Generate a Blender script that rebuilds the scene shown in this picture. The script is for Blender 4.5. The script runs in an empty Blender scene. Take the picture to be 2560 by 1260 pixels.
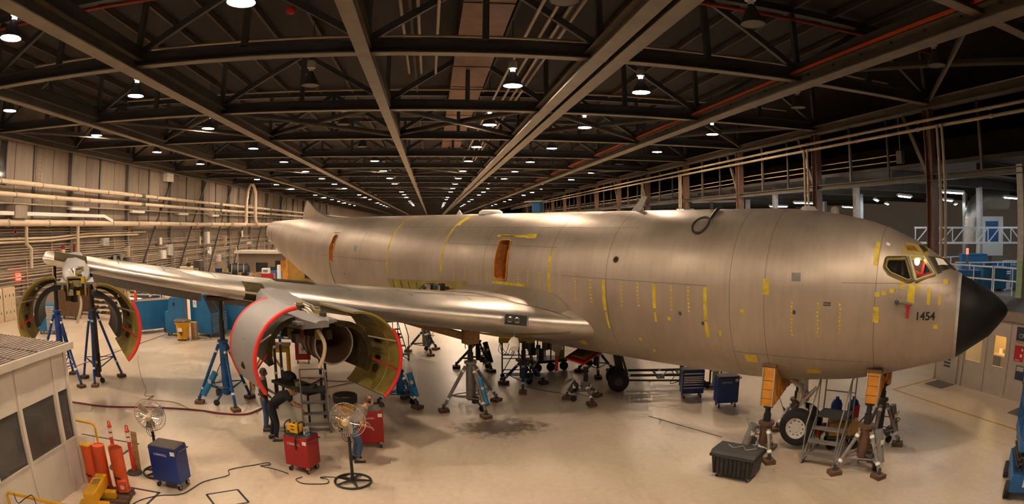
import bpy, bmesh, math, random
from mathutils import Vector, Matrix
R = math.radians
PI = math.pi
rnd = random.Random(7)
scene = bpy.context.scene
C = scene.collection

# ------------------------------------------------------------------ camera (a full-frame-style equisolid fisheye, level, shifted)
HC = 5.5
cam_data = bpy.data.cameras.new('camera')
cam = bpy.data.objects.new('camera', cam_data)
C.objects.link(cam)
scene.camera = cam
cam.location = (0, 0, HC)
cam.rotation_euler = (PI / 2, 0, -0.1369)
cam_data.type = 'PANO'
cam_data.panorama_type = 'FISHEYE_EQUISOLID'
cam_data.sensor_fit = 'HORIZONTAL'
cam_data.sensor_width = 36
cam_data.fisheye_lens = 1472 / 2560 * 36
cam_data.fisheye_fov = PI * 1.2
cam_data.shift_y = -65.4 / 1260
cam_data.clip_end = 1000

# ------------------------------------------------------------------ world, exposure
world = bpy.data.worlds.new('world')
scene.world = world
world.use_nodes = True
world.node_tree.nodes['Background'].inputs[0].default_value = (1, .8, .6, 1)
world.node_tree.nodes['Background'].inputs[1].default_value = 0.004
scene.view_settings.view_transform = 'Standard'
scene.view_settings.look = 'None'
scene.view_settings.gamma = 1
scene.view_settings.use_curve_mapping = False
scene.view_settings.exposure = 1.22
scene.cycles.use_denoising = True
scene.cycles.max_bounces = 5
scene.cycles.diffuse_bounces = 3
scene.cycles.glossy_bounces = 2
scene.cycles.use_adaptive_sampling = True
scene.cycles.adaptive_threshold = .14
scene.cycles.light_sampling_threshold = .03
scene.cycles.transmission_bounces = 4
scene.cycles.transparent_max_bounces = 12
scene.cycles.sample_clamp_indirect = 6
scene.cycles.caustics_reflective = False
scene.cycles.caustics_refractive = False

LAMP_POWER = 275.0          # radiance of a high-bay lamp's lens
LAMP_TINT = (1.0, .765, .55)

# ------------------------------------------------------------------ materials
MATS = {}
def mat(name, col, rough=.6, metal=0., var=.12, scale=6., bump=0., emit=None, spec=.5, stretch=None, alpha=1.):
    if name in MATS: return MATS[name]
    m = bpy.data.materials.new(name); m.use_nodes = True
    nt = m.node_tree; N = nt.nodes; L = nt.links
    b = N['Principled BSDF']
    b.inputs['Roughness'].default_value = rough
    b.inputs['Metallic'].default_value = metal
    b.inputs['Specular IOR Level'].default_value = spec
    b.inputs['Base Color'].default_value = (*col, 1)
    if alpha < 1: b.inputs['Alpha'].default_value = alpha
    if emit:
        b.inputs['Emission Color'].default_value = (*emit[0], 1)
        b.inputs['Emission Strength'].default_value = emit[1]
    if var > 0 or bump > 0:
        tc = N.new('ShaderNodeTexCoord'); mp = N.new('ShaderNodeMapping')
        if stretch: mp.inputs['Scale'].default_value = stretch
        nz = N.new('ShaderNodeTexNoise'); nz.inputs['Scale'].default_value = scale; nz.inputs['Detail'].default_value = 4
        L.new(tc.outputs['Object'], mp.inputs[0]); L.new(mp.outputs[0], nz.inputs['Vector'])
        cr = N.new('ShaderNodeValToRGB')
        cr.color_ramp.elements[0].position = .3; cr.color_ramp.elements[1].position = .7
        cr.color_ramp.elements[0].color = (*[max(0, c * (1 - var)) for c in col], 1)
        cr.color_ramp.elements[1].color = (*[min(1, c * (1 + var)) for c in col], 1)
        L.new(nz.outputs['Fac'], cr.inputs[0]); L.new(cr.outputs[0], b.inputs['Base Color'])
        if bump > 0:
            bp = N.new('ShaderNodeBump'); bp.inputs['Strength'].default_value = bump; bp.inputs['Distance'].default_value = .02
            L.new(nz.outputs['Fac'], bp.inputs['Height']); L.new(bp.outputs[0], b.inputs['Normal'])
    MATS[name] = m
    return m

def M(n): return MATS[n]
mat('steel_dark', (.055, .045, .038), .6, .2)
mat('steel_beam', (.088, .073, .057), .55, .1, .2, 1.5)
mat('bounce_lit_steel', (.175, .14, .10), .55, .05, .15, 1.5)  # flange steel made paler than the webs: floor bounce light put into the colour
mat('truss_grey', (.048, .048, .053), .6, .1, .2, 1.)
mat('brace', (.25, .21, .16), .6, .1)
mat('roof_deck', (.016, .009, .006), .85, 0, .3, .8)
mat('purlin', (.05, .035, .022), .7, 0)
mat('duct_rust', (.13, .046, .014), .6, .1, .25, 2.)
mat('red_pipe', (.26, .022, .010), .5, 0)
mat('red_bus', (.62, .085, .02), .5, 0)
mat('wall_panel', (.28, .225, .175), .75, 0, .10, 1.2, .05, stretch=(1, 3, .4))
mat('wall_panel_b', (.24, .19, .145), .75, 0, .10, 1.2, .05, stretch=(1, 3, .4)); mat('wall_panel_c', (.205, .16, .125), .75, 0, .12, 1.2, .05, stretch=(1, 3, .4))
mat('wall_base', (.25, .20, .155), .8, 0, .25, .9)
mat('wall_column', (.17, .15, .13), .6, .1)
mat('pipe_cream', (.62, .50, .36), .45, 0, .08, 2.)
mat('conduit', (.42, .335, .245), .5, .1, .12, 2.)
mat('collar', (.42, .35, .27), .5, .3)
mat('green_band', (.06, .10, .03), .6)
mat('white_paint', (.78, .76, .72), .5, 0, .06)
mat('shade_white', (.62, .60, .56), .45, .1, .05)
mat('cool_white', (.74, .76, .78), .5, 0, .05)
mat('beige', (.62, .49, .33), .6, 0, .06)
mat('black', (.012, .012, .013), .5, 0, .1)
mat('black_rubber', (.014, .013, .013), .75, 0, .15)
mat('dark_grey', (.055, .053, .052), .6, .1)
mat('grey', (.20, .195, .19), .55, .1)
mat('mid_grey', (.24, .225, .215), .5, .2, .15)
mat('grey_light', (.42, .41, .40), .5, .1)
mat('chrome', (.80, .78, .75), .16, 1., .04)
mat('galv', (.55, .52, .48), .38, .9, .1)
mat('alu', (.60, .55, .49), .40, .85, .12, 1.1)
mat('blue', (.010, .050, .24), .42, 0, .12, 3.)
mat('blue_cart', (.006, .030, .20), .35, 0, .1, 2.)
mat('blue_cab', (.010, .125, .30), .5, 0, .12, 2.)
mat('blue_jack', (.012, .10, .30), .45, 0, .2, 5.)
mat('blue_bright', (.02, .22, .50), .4, 0, .25, 6.)
mat('red_cart', (.33, .006, .010), .38, 0, .1, 3.)
mat('red_edge', (.72, .035, .030), .45, 0, .06)
mat('red', (.48, .012, .012), .5, 0, .1)
mat('orange_can', (.62, .085, .018), .5, 0, .14, 4.)
mat('orange_cone', (.72, .055, .03), .5, 0, .08)
mat('orange_bracket', (.60, .25, .025), .55, 0, .15, 4.)
mat('yellow', (.70, .36, .012), .5, 0, .14, 3.)
mat('yellow_radio', (.80, .42, .01), .45, 0, .06)
mat('ochre', (.33, .18, .03), .6, 0, .2, 2.)
mat('chromate', (.30, .235, .055), .55, .1, .25, 2.5)
mat('chromate_bright', (.58, .44, .03), .55, 0, .25, 6.)
mat('wood', (.44, .27, .13), .7, 0, .3, 3., .1, stretch=(1, 8, 8))
mat('wood_dark', (.115, .065, .035), .8, 0, .3, 3., .1, stretch=(1, 8, 8))
mat('reflector', (.95, .95, .95), .35, 0, 0)
mat('paper', (.80, .76, .70), .7, 0, .03)
mat('glass_dark', (.045, .042, .040), .08, 0, .1)
mat('jeans', (.055, .095, .19), .85, 0, .2, 30.)
mat('skin', (.50, .26, .16), .55, 0, .06, 20.)
mat('skin_dark', (.20, .10, .06), .5, 0, .06, 20.)
mat('hair', (.02, .013, .010), .6, 0, .2, 40.)
mat('hair_brown', (.09, .045, .025), .6, 0, .2, 40.)
mat('shirt_black', (.010, .010, .014), .8, 0, .1)
mat('shirt_grey', (.075, .070, .066), .85, 0, .1)
mat('shirt_taupe', (.22, .17, .14), .85, 0, .1)
mat('trouser_dark', (.010, .011, .018), .85, 0, .1)
mat('hose_red', (.16, .02, .03), .6, 0, .05)
mat('cowl_grey', (.225, .215, .22), .5, .1, .06, 2.)
mat('brown_duct', (.15, .085, .055), .5, .3, .25, 3.)
mat('poster_navy', (.015, .02, .06), .5, 0, .4, 9.)
mat('poster_red', (.40, .01, .02), .5, 0, .1)
mat('green_tint', (.30, .42, .22), .55, 0, .1)
mat('carpet', (.10, .085, .07), .9, 0, .3, 30.)
mat('warm_room', (.80, .55, .22), .7, 0, .05)
mat('lens_lit', (1, 1, 1), .5, 0, 0, emit=(LAMP_TINT, LAMP_POWER))
mat('lens_far', (1, 1, 1), .5, 0, 0, emit=(LAMP_TINT, LAMP_POWER))
mat('shade_dark', (.10, .095, .09), .5, .3, .05)
mat('neck_glow', (1, 1, 1), .5, 0, 0, emit=((1, .95, .9), 9.))
mat('lens_off', (.30, .27, .22), .5, 0, 0)
mat('tube_lit', (1, 1, 1), .5, 0, 0, emit=((.86, .95, 1.), 42.))
mat('room_lamp', (1, 1, 1), .5, 0, 0, emit=((1, .72, .28), 8.))
mat('cockpit_lamp', (1, 1, 1), .5, 0, 0, emit=((1, .82, .62), 14.))
mat('red_lamp', (1, .05, .03), .5, 0, 0, emit=((1, .05, .03), 3.))

for n_ in ('neck_glow', 'red_lamp'): MATS[n_].cycles.emission_sampling = 'NONE'

# ------------------------------------------------------------------ mesh builder
class MB:
    def __init__(s): s.v = []; s.f = []
    def add(s, vs, fs):
        o = len(s.v); s.v += [tuple(v) for v in vs]; s.f += [tuple(i + o for i in f) for f in fs]; return s
    def box(s, cx, cy, cz, sx, sy, sz, rz=0., m=None):
        vs = []
        for dz in (-.5, .5):
            for dx, dy in ((-.5, -.5), (.5, -.5), (.5, .5), (-.5, .5)):
                v = Vector((dx * sx, dy * sy, dz * sz))
                if rz: v = Matrix.Rotation(rz, 3, 'Z') @ v
                if m: v = m @ v
                vs.append(v + Vector((cx, cy, cz)))
        return s.add(vs, ((3, 2, 1, 0), (4, 5, 6, 7), (0, 1, 5, 4), (1, 2, 6, 5), (2, 3, 7, 6), (3, 0, 4, 7)))
    def bb(s, x0, x1, y0, y1, z0, z1): return s.box((x0 + x1) / 2, (y0 + y1) / 2, (z0 + z1) / 2, abs(x1 - x0), abs(y1 - y0), abs(z1 - z0))
    def bar(s, p0, p1, w, h=None, up=(0, 0, 1)):
        h = h or w; p0 = Vector(p0); p1 = Vector(p1); d = (p1 - p0).normalized()
        u = Vector(up)
        if abs(d.dot(u)) > .98: u = Vector((1, 0, 0))
        a = d.cross(u).normalized() * (w / 2); b = a.cross(d).normalized() * (h / 2)
        vs = [p + q for p in (p0, p1) for q in (-a - b, a - b, a + b, -a + b)]
        return s.add(vs, ((3, 2, 1, 0), (4, 5, 6, 7), (0, 1, 5, 4), (1, 2, 6, 5), (2, 3, 7, 6), (3, 0, 4, 7)))
    def tube(s, p0, p1, r0, r1=None, n=10, caps=True):
        r1 = r0 if r1 is None else r1; p0 = Vector(p0); p1 = Vector(p1); d = (p1 - p0).normalized()
        u = Vector((0, 0, 1)) if abs(d.z) < .95 else Vector((1, 0, 0))
        a = d.cross(u).normalized(); b = d.cross(a).normalized()
        vs = []
        for p, r in ((p0, r0), (p1, r1)):
            for i in range(n):
                t = 2 * PI * i / n; vs.append(p + (a * math.cos(t) + b * math.sin(t)) * r)
        fs = [(i, (i + 1) % n, n + (i + 1) % n, n + i) for i in range(n)]
        if caps: fs += [tuple(reversed(range(n))), tuple(range(n, 2 * n))]
        return s.add(vs, fs)
    def path(s, pts, r, n=8, closed=False):
        P = [Vector(p) for p in pts]; k = len(P); vs = []; ref = None
        for i, p in enumerate(P):
            if closed: d = P[(i + 1) % k] - P[i - 1]
            else: d = P[min(i + 1, k - 1)] - P[max(i - 1, 0)]
            d.normalize()
            if ref is None:
                u = Vector((0, 0, 1)) if abs(d.z) < .9 else Vector((1, 0, 0)); a = d.cross(u).normalized()
            else: a = (ref - d * ref.dot(d)).normalized()
            ref = a; b = d.cross(a)
            rr = r[i] if isinstance(r, (list, tuple)) else r
            vs += [p + (a * math.cos(2 * PI * j / n) + b * math.sin(2 * PI * j / n)) * rr for j in range(n)]
        fs = []
        for i in range(k if closed else k - 1):
            i2 = (i + 1) % k
            fs += [(i * n + j, i * n + (j + 1) % n, i2 * n + (j + 1) % n, i2 * n + j) for j in range(n)]
        if not closed: fs += [tuple(reversed(range(n))), tuple(range((k - 1) * n, k * n))]
        return s.add(vs, fs)
    def lathe(s, prof, n=20, o=(0, 0, 0), axis='Z', caps=True):
        vs = []
        for r, z in prof:
            for i in range(n):
                t = 2 * PI * i / n; x, y = r * math.cos(t), r * math.sin(t)
                v = (x, y, z) if axis == 'Z' else ((z, x, y) if axis == 'X' else (x, z, y))
                vs.append(Vector(v) + Vector(o))
        k = len(prof); fs = []
        for i in range(k - 1): fs += [(i * n + j, i * n + (j + 1) % n, (i + 1) * n + (j + 1) % n, (i + 1) * n + j) for j in range(n)]
        if caps and prof[0][0] > 1e-4: fs.append(tuple(reversed(range(n))))
        if caps and prof[-1][0] > 1e-4: fs.append(tuple(range((k - 1) * n, k * n)))
        return s.add(vs, fs)
    def prism(s, poly, vec):
        P = [Vector(p) for p in poly]; vec = Vector(vec); n = len(P)
        return s.add(P + [p + vec for p in P], [tuple(reversed(range(n))), tuple(range(n, 2 * n))] + [(i, (i + 1) % n, n + (i + 1) % n, n + i) for i in range(n)])
    def grid(s, rows, cu=False, cv=False):
        a = len(rows); b = len(rows[0]); vs = [p for r in rows for p in r]
        fs = [(i * b + j, i * b + (j + 1) % b, ((i + 1) % a) * b + (j + 1) % b, ((i + 1) % a) * b + j) for i in range(a if cu else a - 1) for j in range(b if cv else b - 1)]
        return s.add(vs, fs)
    def sphere(s, c, r, n=12, sc=(1, 1, 1)):
        rows = []
        for i in range(n // 2 + 1):
            t = PI * i / (n // 2); rr = max(math.sin(t), 1e-3)
            rows.append([(c[0] + r * sc[0] * rr * math.cos(2 * PI * j / n), c[1] + r * sc[1] * rr * math.sin(2 * PI * j / n), c[2] + r * sc[2] * math.cos(t)) for j in range(n)])
        return s.grid(rows, cv=True)
    def mesh(s, name, m, smooth=None):
        me = bpy.data.meshes.new(name); me.from_pydata(s.v, [], s.f)
        bm = bmesh.new(); bm.from_mesh(me); bmesh.ops.recalc_face_normals(bm, faces=bm.faces); bm.to_mesh(me); bm.free()
        me.materials.append(M(m) if isinstance(m, str) else m)
        if smooth:
            me.polygons.foreach_set('use_smooth', [True] * len(me.polygons)); me.set_sharp_from_angle(angle=R(smooth))
        return me
    def build(s, name, m, parent=None, smooth=None, bevel=0., loc=None):
        o = bpy.data.objects.new(name, s.mesh(name, m, smooth)); C.objects.link(o); o.parent = parent
        if loc: o.location = loc
        if bevel:
            b = o.modifiers.new('bevel', 'BEVEL'); b.width = bevel; b.segments = 2; b.limit_method = 'ANGLE'
        return o

def tag(o, label=None, cat=None, group=None, kind=None):
    if label: o['label'] = label
    if cat: o['category'] = cat
    if group: o['group'] = group
    if kind: o['kind'] = kind
    return o
def thing(name, label, cat, loc=(0, 0, 0), rz=0., group=None):
    o = bpy.data.objects.new(name, None); C.objects.link(o); o.location = loc; o.rotation_euler = (0, 0, rz)
    o.empty_display_size = .2
    return tag(o, label, cat, group)
def struct(o): o['kind'] = 'structure'; return o
def copy_tree(o, parent=None):
    c = o.copy(); C.objects.link(c); c.parent = parent
    for ch in list(o.children): copy_tree(ch, c)
    return c
def text(name, body, size, m, parent, loc, rot, ext=.002, align='CENTER', sx=1.):
    cu = bpy.data.curves.new(name, 'FONT'); cu.body = body; cu.size = size; cu.extrude = ext; cu.offset = .005 if name == 'nose_number' else 0; cu.align_x = align; cu.align_y = 'CENTER'
    cu.materials.append(M(m)); o = bpy.data.objects.new(name, cu); C.objects.link(o); o.parent = parent
    o.location = loc; o.rotation_euler = rot; o.scale = (sx, 1, 1)
    if name == 'nose_number': return o
    me = bpy.data.meshes.new_from_object(o.evaluated_get(bpy.context.evaluated_depsgraph_get())); bpy.data.objects.remove(o)
    o = bpy.data.objects.new(name, me); C.objects.link(o); o.parent = parent; o.location = loc; o.rotation_euler = rot; o.scale = (sx, 1, 1)
    return o
def arc(c, r, a0, a1, n, plane='XZ'):
    out = []
    for i in range(n + 1):
        t = a0 + (a1 - a0) * i / n; x, y = r * math.cos(t), r * math.sin(t)
        out.append((c[0] + x, c[1], c[2] + y) if plane == 'XZ' else ((c[0], c[1] + x, c[2] + y) if plane == 'YZ' else (c[0] + x, c[1] + y, c[2])))
    return out
def smooth_path(pts, k=6):
    P = [Vector(p) for p in pts]; out = []
    for i in range(len(P) - 1):
        p0 = P[max(i - 1, 0)]; p1 = P[i]; p2 = P[i + 1]; p3 = P[min(i + 2, len(P) - 1)]
        for j in range(k):
            t = j / k
            out.append(.5 * ((2 * p1) + (p2 - p0) * t + (2 * p0 - 5 * p1 + 4 * p2 - p3) * t * t + (3 * p1 - p0 - 3 * p2 + p3) * t ** 3))
    out.append(P[-1]); return out
# ================================================================== THE HANGAR
XL, XR, XF = -26.4, 20.8, 48.0
Y0, Y1 = -14.0, 290.0
ZC = 10.8
TR = [17.62 + 9.07 * k for k in range(-2, 30)]

def floor_material():
    m = bpy.data.materials.new('floor_epoxy'); m.use_nodes = True; nt = m.node_tree; N = nt.nodes; L = nt.links; b = N['Principled BSDF']
    tc = N.new('ShaderNodeTexCoord')
    def noise(s, d=4, r=.55):
        n = N.new('ShaderNodeTexNoise'); n.inputs['Scale'].default_value = s; n.inputs['Detail'].default_value = d; n.inputs['Roughness'].default_value = r
        L.new(tc.outputs['Object'], n.inputs['Vector']); return n
    def ramp(n, e):
        c = N.new('ShaderNodeValToRGB'); c.color_ramp.elements[0].position = e[0][0]; c.color_ramp.elements[0].color = (*e[0][1], 1)
        c.color_ramp.elements[1].position = e[1][0]; c.color_ramp.elements[1].color = (*e[1][1], 1); L.new(n, c.inputs[0]); return c
    a = ramp(noise(.35, 6).outputs['Fac'], ((.3, (.70, .585, .455)), (.72, (.79, .68, .54))))
    st = ramp(noise(.5, 5, .6).outputs['Fac'], ((.35, (1, 1, 1)), (.95, (.80, .75, .68))))
    mx = N.new('ShaderNodeMix'); mx.data_type = 'RGBA'; mx.blend_type = 'MULTIPLY'; mx.inputs[0].default_value = .6
    L.new(a.outputs[0], mx.inputs[6]); L.new(st.outputs[0], mx.inputs[7])
    fine = ramp(noise(7., 8, .65).outputs['Fac'], ((.35, (.93, .92, .91)), (.65, (1.03, 1.03, 1.03))))
    m2 = N.new('ShaderNodeMix'); m2.data_type = 'RGBA'; m2.blend_type = 'MULTIPLY'; m2.inputs[0].default_value = 1; L.new(mx.outputs[2], m2.inputs[6]); L.new(fine.outputs[0], m2.inputs[7])
    sm = N.new('ShaderNodeMapping'); sm.inputs['Scale'].default_value = (.9, .16, 1); sm.inputs['Rotation'].default_value = (0, 0, .7); L.new(tc.outputs['Object'], sm.inputs[0])
    sn = N.new('ShaderNodeTexNoise'); sn.inputs['Scale'].default_value = 1.3; sn.inputs['Detail'].default_value = 9; sn.inputs['Roughness'].default_value = .7; L.new(sm.outputs[0], sn.inputs['Vector'])
    scuff = ramp(sn.outputs['Fac'], ((.52, (1, 1, 1)), (.78, (.72, .66, .60))))
    m3 = N.new('ShaderNodeMix'); m3.data_type = 'RGBA'; m3.blend_type = 'MULTIPLY'; m3.inputs[0].default_value = .8; L.new(m2.outputs[2], m3.inputs[6]); L.new(scuff.outputs[0], m3.inputs[7]); mx = m3
    # an oil stain beside the wing-root jack
    mp = N.new('ShaderNodeMapping'); mp.vector_type = 'POINT'; mp.inputs['Location'].default_value = (-1.75, -15.3, 0); 
    L.new(tc.outputs['Object'], mp.inputs[0])
    sc = N.new('ShaderNodeVectorMath'); sc.operation = 'MULTIPLY'; sc.inputs[1].default_value = (.62, .95, 1); L.new(mp.outputs[0], sc.inputs[0])
    ln = N.new('ShaderNodeVectorMath'); ln.operation = 'LENGTH'; L.new(sc.outputs[0], ln.inputs[0])
    oil = noise(3.5, 8, .75)
    s1 = N.new('ShaderNodeMath'); s1.operation = 'SUBTRACT'; L.new(oil.outputs['Fac'], s1.inputs[0])
    s2 = N.new('ShaderNodeMath'); s2.operation = 'MULTIPLY'; s2.inputs[1].default_value = .42; L.new(ln.outputs['Value'], s2.inputs[0]); L.new(s2.outputs[0], s1.inputs[1])
    rc = N.new('ShaderNodeValToRGB'); rc.color_ramp.elements[0].position = .12; rc.color_ramp.elements[1].position = .34; L.new(s1.outputs[0], rc.inputs[0])
    mo = N.new('ShaderNodeMix'); mo.data_type = 'RGBA'; L.new(rc.outputs[0], mo.inputs[0]); L.new(mx.outputs[2], mo.inputs[6]); mo.inputs[7].default_value = (.14, .10, .07, 1)
    L.new(mo.outputs[2], b.inputs['Base Color'])
    rr = ramp(noise(1.1, 5).outputs['Fac'], ((.2, (.29, .29, .29)), (.8, (.36, .36, .36)))); L.new(rr.outputs[0], b.inputs['Roughness'])
    bp = N.new('ShaderNodeBump'); bp.inputs['Strength'].default_value = .012; bp.inputs['Distance'].default_value = .02
    L.new(noise(1.6, 3).outputs['Fac'], bp.inputs['Height']); L.new(bp.outputs[0], b.inputs['Normal'])
    return m
MATS['floor_epoxy'] = floor_material()
floor = struct(MB().bb(XL - .6, XF + .6, Y0 - .6, Y1 + .6, -.3, 0).build('floor', 'floor_epoxy'))
mat('tape_black', (.05, .045, .05), .5, 0, .1); mat('tape_yellow', (.62, .34, .03), .5, 0, .15, 8.); mat('tape_red', (.30, .05, .03), .5, 0, .15, 8.); mat('joint', (.09, .065, .05), .8, 0, .2)
def line(p0, p1, w, m, nm='tape_line'):
    MB().bar((*p0, .002), (*p1, .002), w, .004).build(nm, m, floor)
line((14.9, 1.0), (14.86, 14.0), .09, 'tape_yellow'); line((14.86, 14.0), (17.3, 14.05), .09, 'tape_yellow')
line((-9.7, 12.86), (-7.72, 12.84), .06, 'tape_black'); line((-7.75, 12.84), (-7.8, 12.0), .06, 'tape_black')
line((-6.66, 10.31), (-5.9, 10.30), .06, 'tape_black'); line((-5.92, 10.30), (-5.96, 9.3), .06, 'tape_black')
for a, b in (((-4.86, 10.54), (-4.27, 10.95)), ((-4.27, 10.95), (-3.85, 10.40)), ((-3.85, 10.40), (-4.44, 10.0)), ((-4.44, 10.0), (-4.86, 10.54))): line(a, b, .05, 'tape_black')
line((-14.9, 15.0), (-13.4, 34.0), .10, 'tape_red'); line((-13.4, 34), (-12.6, 60), .10, 'tape_red')
line((3.0, 19.4), (4.6, 17.8), .03, 'joint', 'floor_joint'); line((6.1, 15.3), (7.3, 12.95), .035, 'joint', 'floor_joint')

# ---- roof
ceiling = struct(MB().bb(XL - .6, XF + .6, Y0 - .6, Y1 + .6, 14.0, 14.3).build('ceiling', 'roof_deck'))
for i in range(24):
    x = XL + 1.2 + i * 2.02
    MB().bar((x, Y0, 13.82), (x, Y1, 13.82), .12, .24).build('purlin', 'purlin', ceiling)
struct(MB().bb(XL - .6, XL, Y0, Y1, 0, 14.0).build('wall_left', 'wall_base'))
struct(MB().bb(XL - .6, XF + .6, Y1, Y1 + .5, 0, 14.0).build('wall_back', 'wall_base'))
struct(MB().bb(XL - .6, XF + .6, Y0 - .5, Y0, 0, 14.0).build('wall_front', 'wall_base'))
struct(MB().bb(XF, XF + .6, Y0, Y1, 0, 14.0).build('wall_right', 'wall_panel'))
wall_left = bpy.data.objects['wall_left']

# ---- trusses
def hbeam(mb, p0, p1, w, h, tf=.045, tw=.03, flanges='both'):
    p0 = Vector(p0); p1 = Vector(p1)
    mb.bar(p0 + Vector((0, 0, tf / 2)), p1 + Vector((0, 0, tf / 2)), w, tf)
    mb.bar(p0 + Vector((0, 0, h / 2)), p1 + Vector((0, 0, h / 2)), tw, h - 2 * tf - .002)
    mb.bar(p0 + Vector((0, 0, h - tf / 2)), p1 + Vector((0, 0, h - tf / 2)), w, tf)
    return mb
RAILX = [-25.7, -17.9, -10.3, -2.1, 5.3, 13.1, 20.8]
nodes = []
for i in range(len(RAILX) - 1):
    nodes += [RAILX[i], (RAILX[i] + RAILX[i + 1]) / 2]
nodes.append(RAILX[-1])
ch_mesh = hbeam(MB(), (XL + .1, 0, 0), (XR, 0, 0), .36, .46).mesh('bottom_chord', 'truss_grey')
fl_mesh = MB().bb(XL + .1, XR, -.19, .19, -.03, 0).mesh('lower_flange', 'bounce_lit_steel')  # thin plate whose paler colour paints in the light bounced up from the floor
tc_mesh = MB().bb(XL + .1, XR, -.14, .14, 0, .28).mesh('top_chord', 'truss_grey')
wm = MB()
for i, x in enumerate(nodes):
    wm.bar((x, 0, .4), (x, 0, 2.85), .2, .2)
    if i + 1 < len(nodes):
        a, b = (x, nodes[i + 1]) if i % 2 == 0 else (nodes[i + 1], x)
        wm.bar((a, 0, .45), (b, 0, 2.8), .16, .22)
web_all = wm.mesh('web_member', 'truss_grey')
vert_me = MB().bar((0, 0, .4), (0, 0, 2.85), .2, .2).mesh('web_post', 'truss_grey')
diag_me = {}
for k, y in enumerate(TR):
    t = thing('roof_truss', 'grey steel roof truss spanning the hangar above the crane beams', 'roof truss', (0, y, ZC), 0, 'steel roof trusses across the hangar')
    def part(me, nm, loc=(0, 0, 0)):
        o = bpy.data.objects.new(nm, me); C.objects.link(o); o.parent = t; o.location = loc; return o
    part(ch_mesh, 'bottom_chord', (0, 0, .03)); part(fl_mesh, 'lower_flange', (0, 0, .03)); part(tc_mesh, 'top_chord', (0, 0, 2.72))
    if 1 <= k <= 7:
        for i, x in enumerate(nodes):
            part(vert_me, 'web_post', (x, 0, 0))
            if i + 1 < len(nodes):
                key = (round(nodes[i + 1] - x, 3), i % 2)
                if key not in diag_me:
                    w = key[0]; a, b = (0, w) if i % 2 == 0 else (w, 0)
                    diag_me[key] = MB().bar((a, 0, .45), (b, 0, 2.8), .16, .22).mesh('web_diagonal', 'truss_grey')
                part(diag_me[key], 'web_diagonal', (x, 0, 0))
    else:
        part(web_all, 'web')
# ---- lateral X bracing in the plane of the bottom chords
for k in (1, 3, 6, 9, 12, 15):
    for i in range(len(RAILX) - 1):
        if k == 1 and i not in (0, 5): continue
        for (a, b) in ((0, 1), (1, 0)):
            xa, xb = RAILX[i + a], RAILX[i + b]
            MB().bar((xa, TR[k] + .2, ZC + .12 + .12 * a), (xb, TR[k + 1] - .2, ZC + .12 + .12 * a), .05, .10).build('lateral_brace', 'bounce_lit_steel', ceiling)
            if k < 10: MB().bar((xa, TR[k] + .2, ZC + .24 + .12 * a), (xb, TR[k + 1] - .2, ZC + .24 + .12 * a), .03, .20).build('lateral_brace', 'truss_grey', ceiling)
# ---- crane runway beams
def runway(x, label, w=.5, h=.45, z=10.55, girder=True, twin=False):
    t = thing('crane_runway_beam', label, 'crane beam', (x, 0, z), 0)
    for dx in ((-.34, .34) if twin else (0,)):
        b = MB(); yy = (0.5, Y1 - 2)
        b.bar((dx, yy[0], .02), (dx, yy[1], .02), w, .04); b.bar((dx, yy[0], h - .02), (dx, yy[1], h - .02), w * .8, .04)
        b.build('flange', 'bounce_lit_steel', t)  # paler than the web plate, with the light on the flanges painted in
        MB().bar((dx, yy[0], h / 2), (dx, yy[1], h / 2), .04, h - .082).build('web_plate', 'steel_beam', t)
    if girder: MB().bar((0, .5, h + .23), (0, Y1 - 2, h + .23), .30, .44).build('girder', 'steel_dark', t)
    return t
runway(-25.75, 'steel crane beam running along the top of the pipe-covered wall')
runway(-17.9, 'steel crane beam between the wall of pipes and the wide grey crane beam', .45)
runway(-10.3, 'wide grey crane beam with a dark girder on top, above the outer jacks', .60, .5)
runway(-2.1, 'narrow paired crane beam beside the long rust coloured duct', .42, .45, twin=False)
runway(5.3, 'twin crane beams bolted side by side over the fuselage', .50, .48, twin=True)
tD = runway(13.1, 'steel crane beam with a long red conductor bar along its edge', .62, .46)
MB().bar((-.34, .5, .52), (-.34, Y1 - 3, .52), .05, .10).build('conductor_bar', 'red_bus', tD)
bolt = MB().box(0, 0, 0, .05, .09, .07).mesh('bolt', 'black')
for i in range(60):
    o = bpy.data.objects.new('bolt', bolt); C.objects.link(o); o.parent = tD; o.location = (-.345, 3 + i * 1.5, .26)
runway(20.8, 'steel crane beam carried by the row of dark columns', .55, .45, 10.58, False)

# ---- long rust coloured duct, red sprinkler mains
tag(MB().bb(.9, 2.6, 4, 54, 12.75, 13.5).build('air_duct', 'duct_rust'), 'long flat rust coloured duct hung under the roof deck', 'duct')
for i in range(12):
    MB().bb(.87, 2.63, 6 + i * 4.0, 6.06 + i * 4.0, 12.72, 13.55).build('duct_seam', 'steel_dark', bpy.data.objects['air_duct'])
tag(MB().tube((XL, 16.9, 13.0), (XR, 16.9, 13.0), .07, n=10).build('sprinkler_pipe', 'red_pipe', smooth=40), 'red sprinkler pipe crossing under the roof ahead of the first truss', 'pipe')
tag(MB().tube((XL, 34.9, 13.0), (XR, 34.9, 13.0), .07, n=10).build('sprinkler_pipe', 'red_pipe', smooth=40), 'red sprinkler pipe crossing behind the rust coloured duct', 'pipe')
for j, (yy, zz) in enumerate(((19.4, 12.0), (22.5, 12.9), (28.4, 12.2), (31.4, 12.9))):
    tag(MB().tube((-17, yy, zz), (20, yy, zz), .05, n=8).build('roof_pipe', 'conduit', smooth=40), 'thin tan pipe strung across the roof between the first trusses', 'pipe', 'thin tan pipes crossing the roof')
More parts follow.
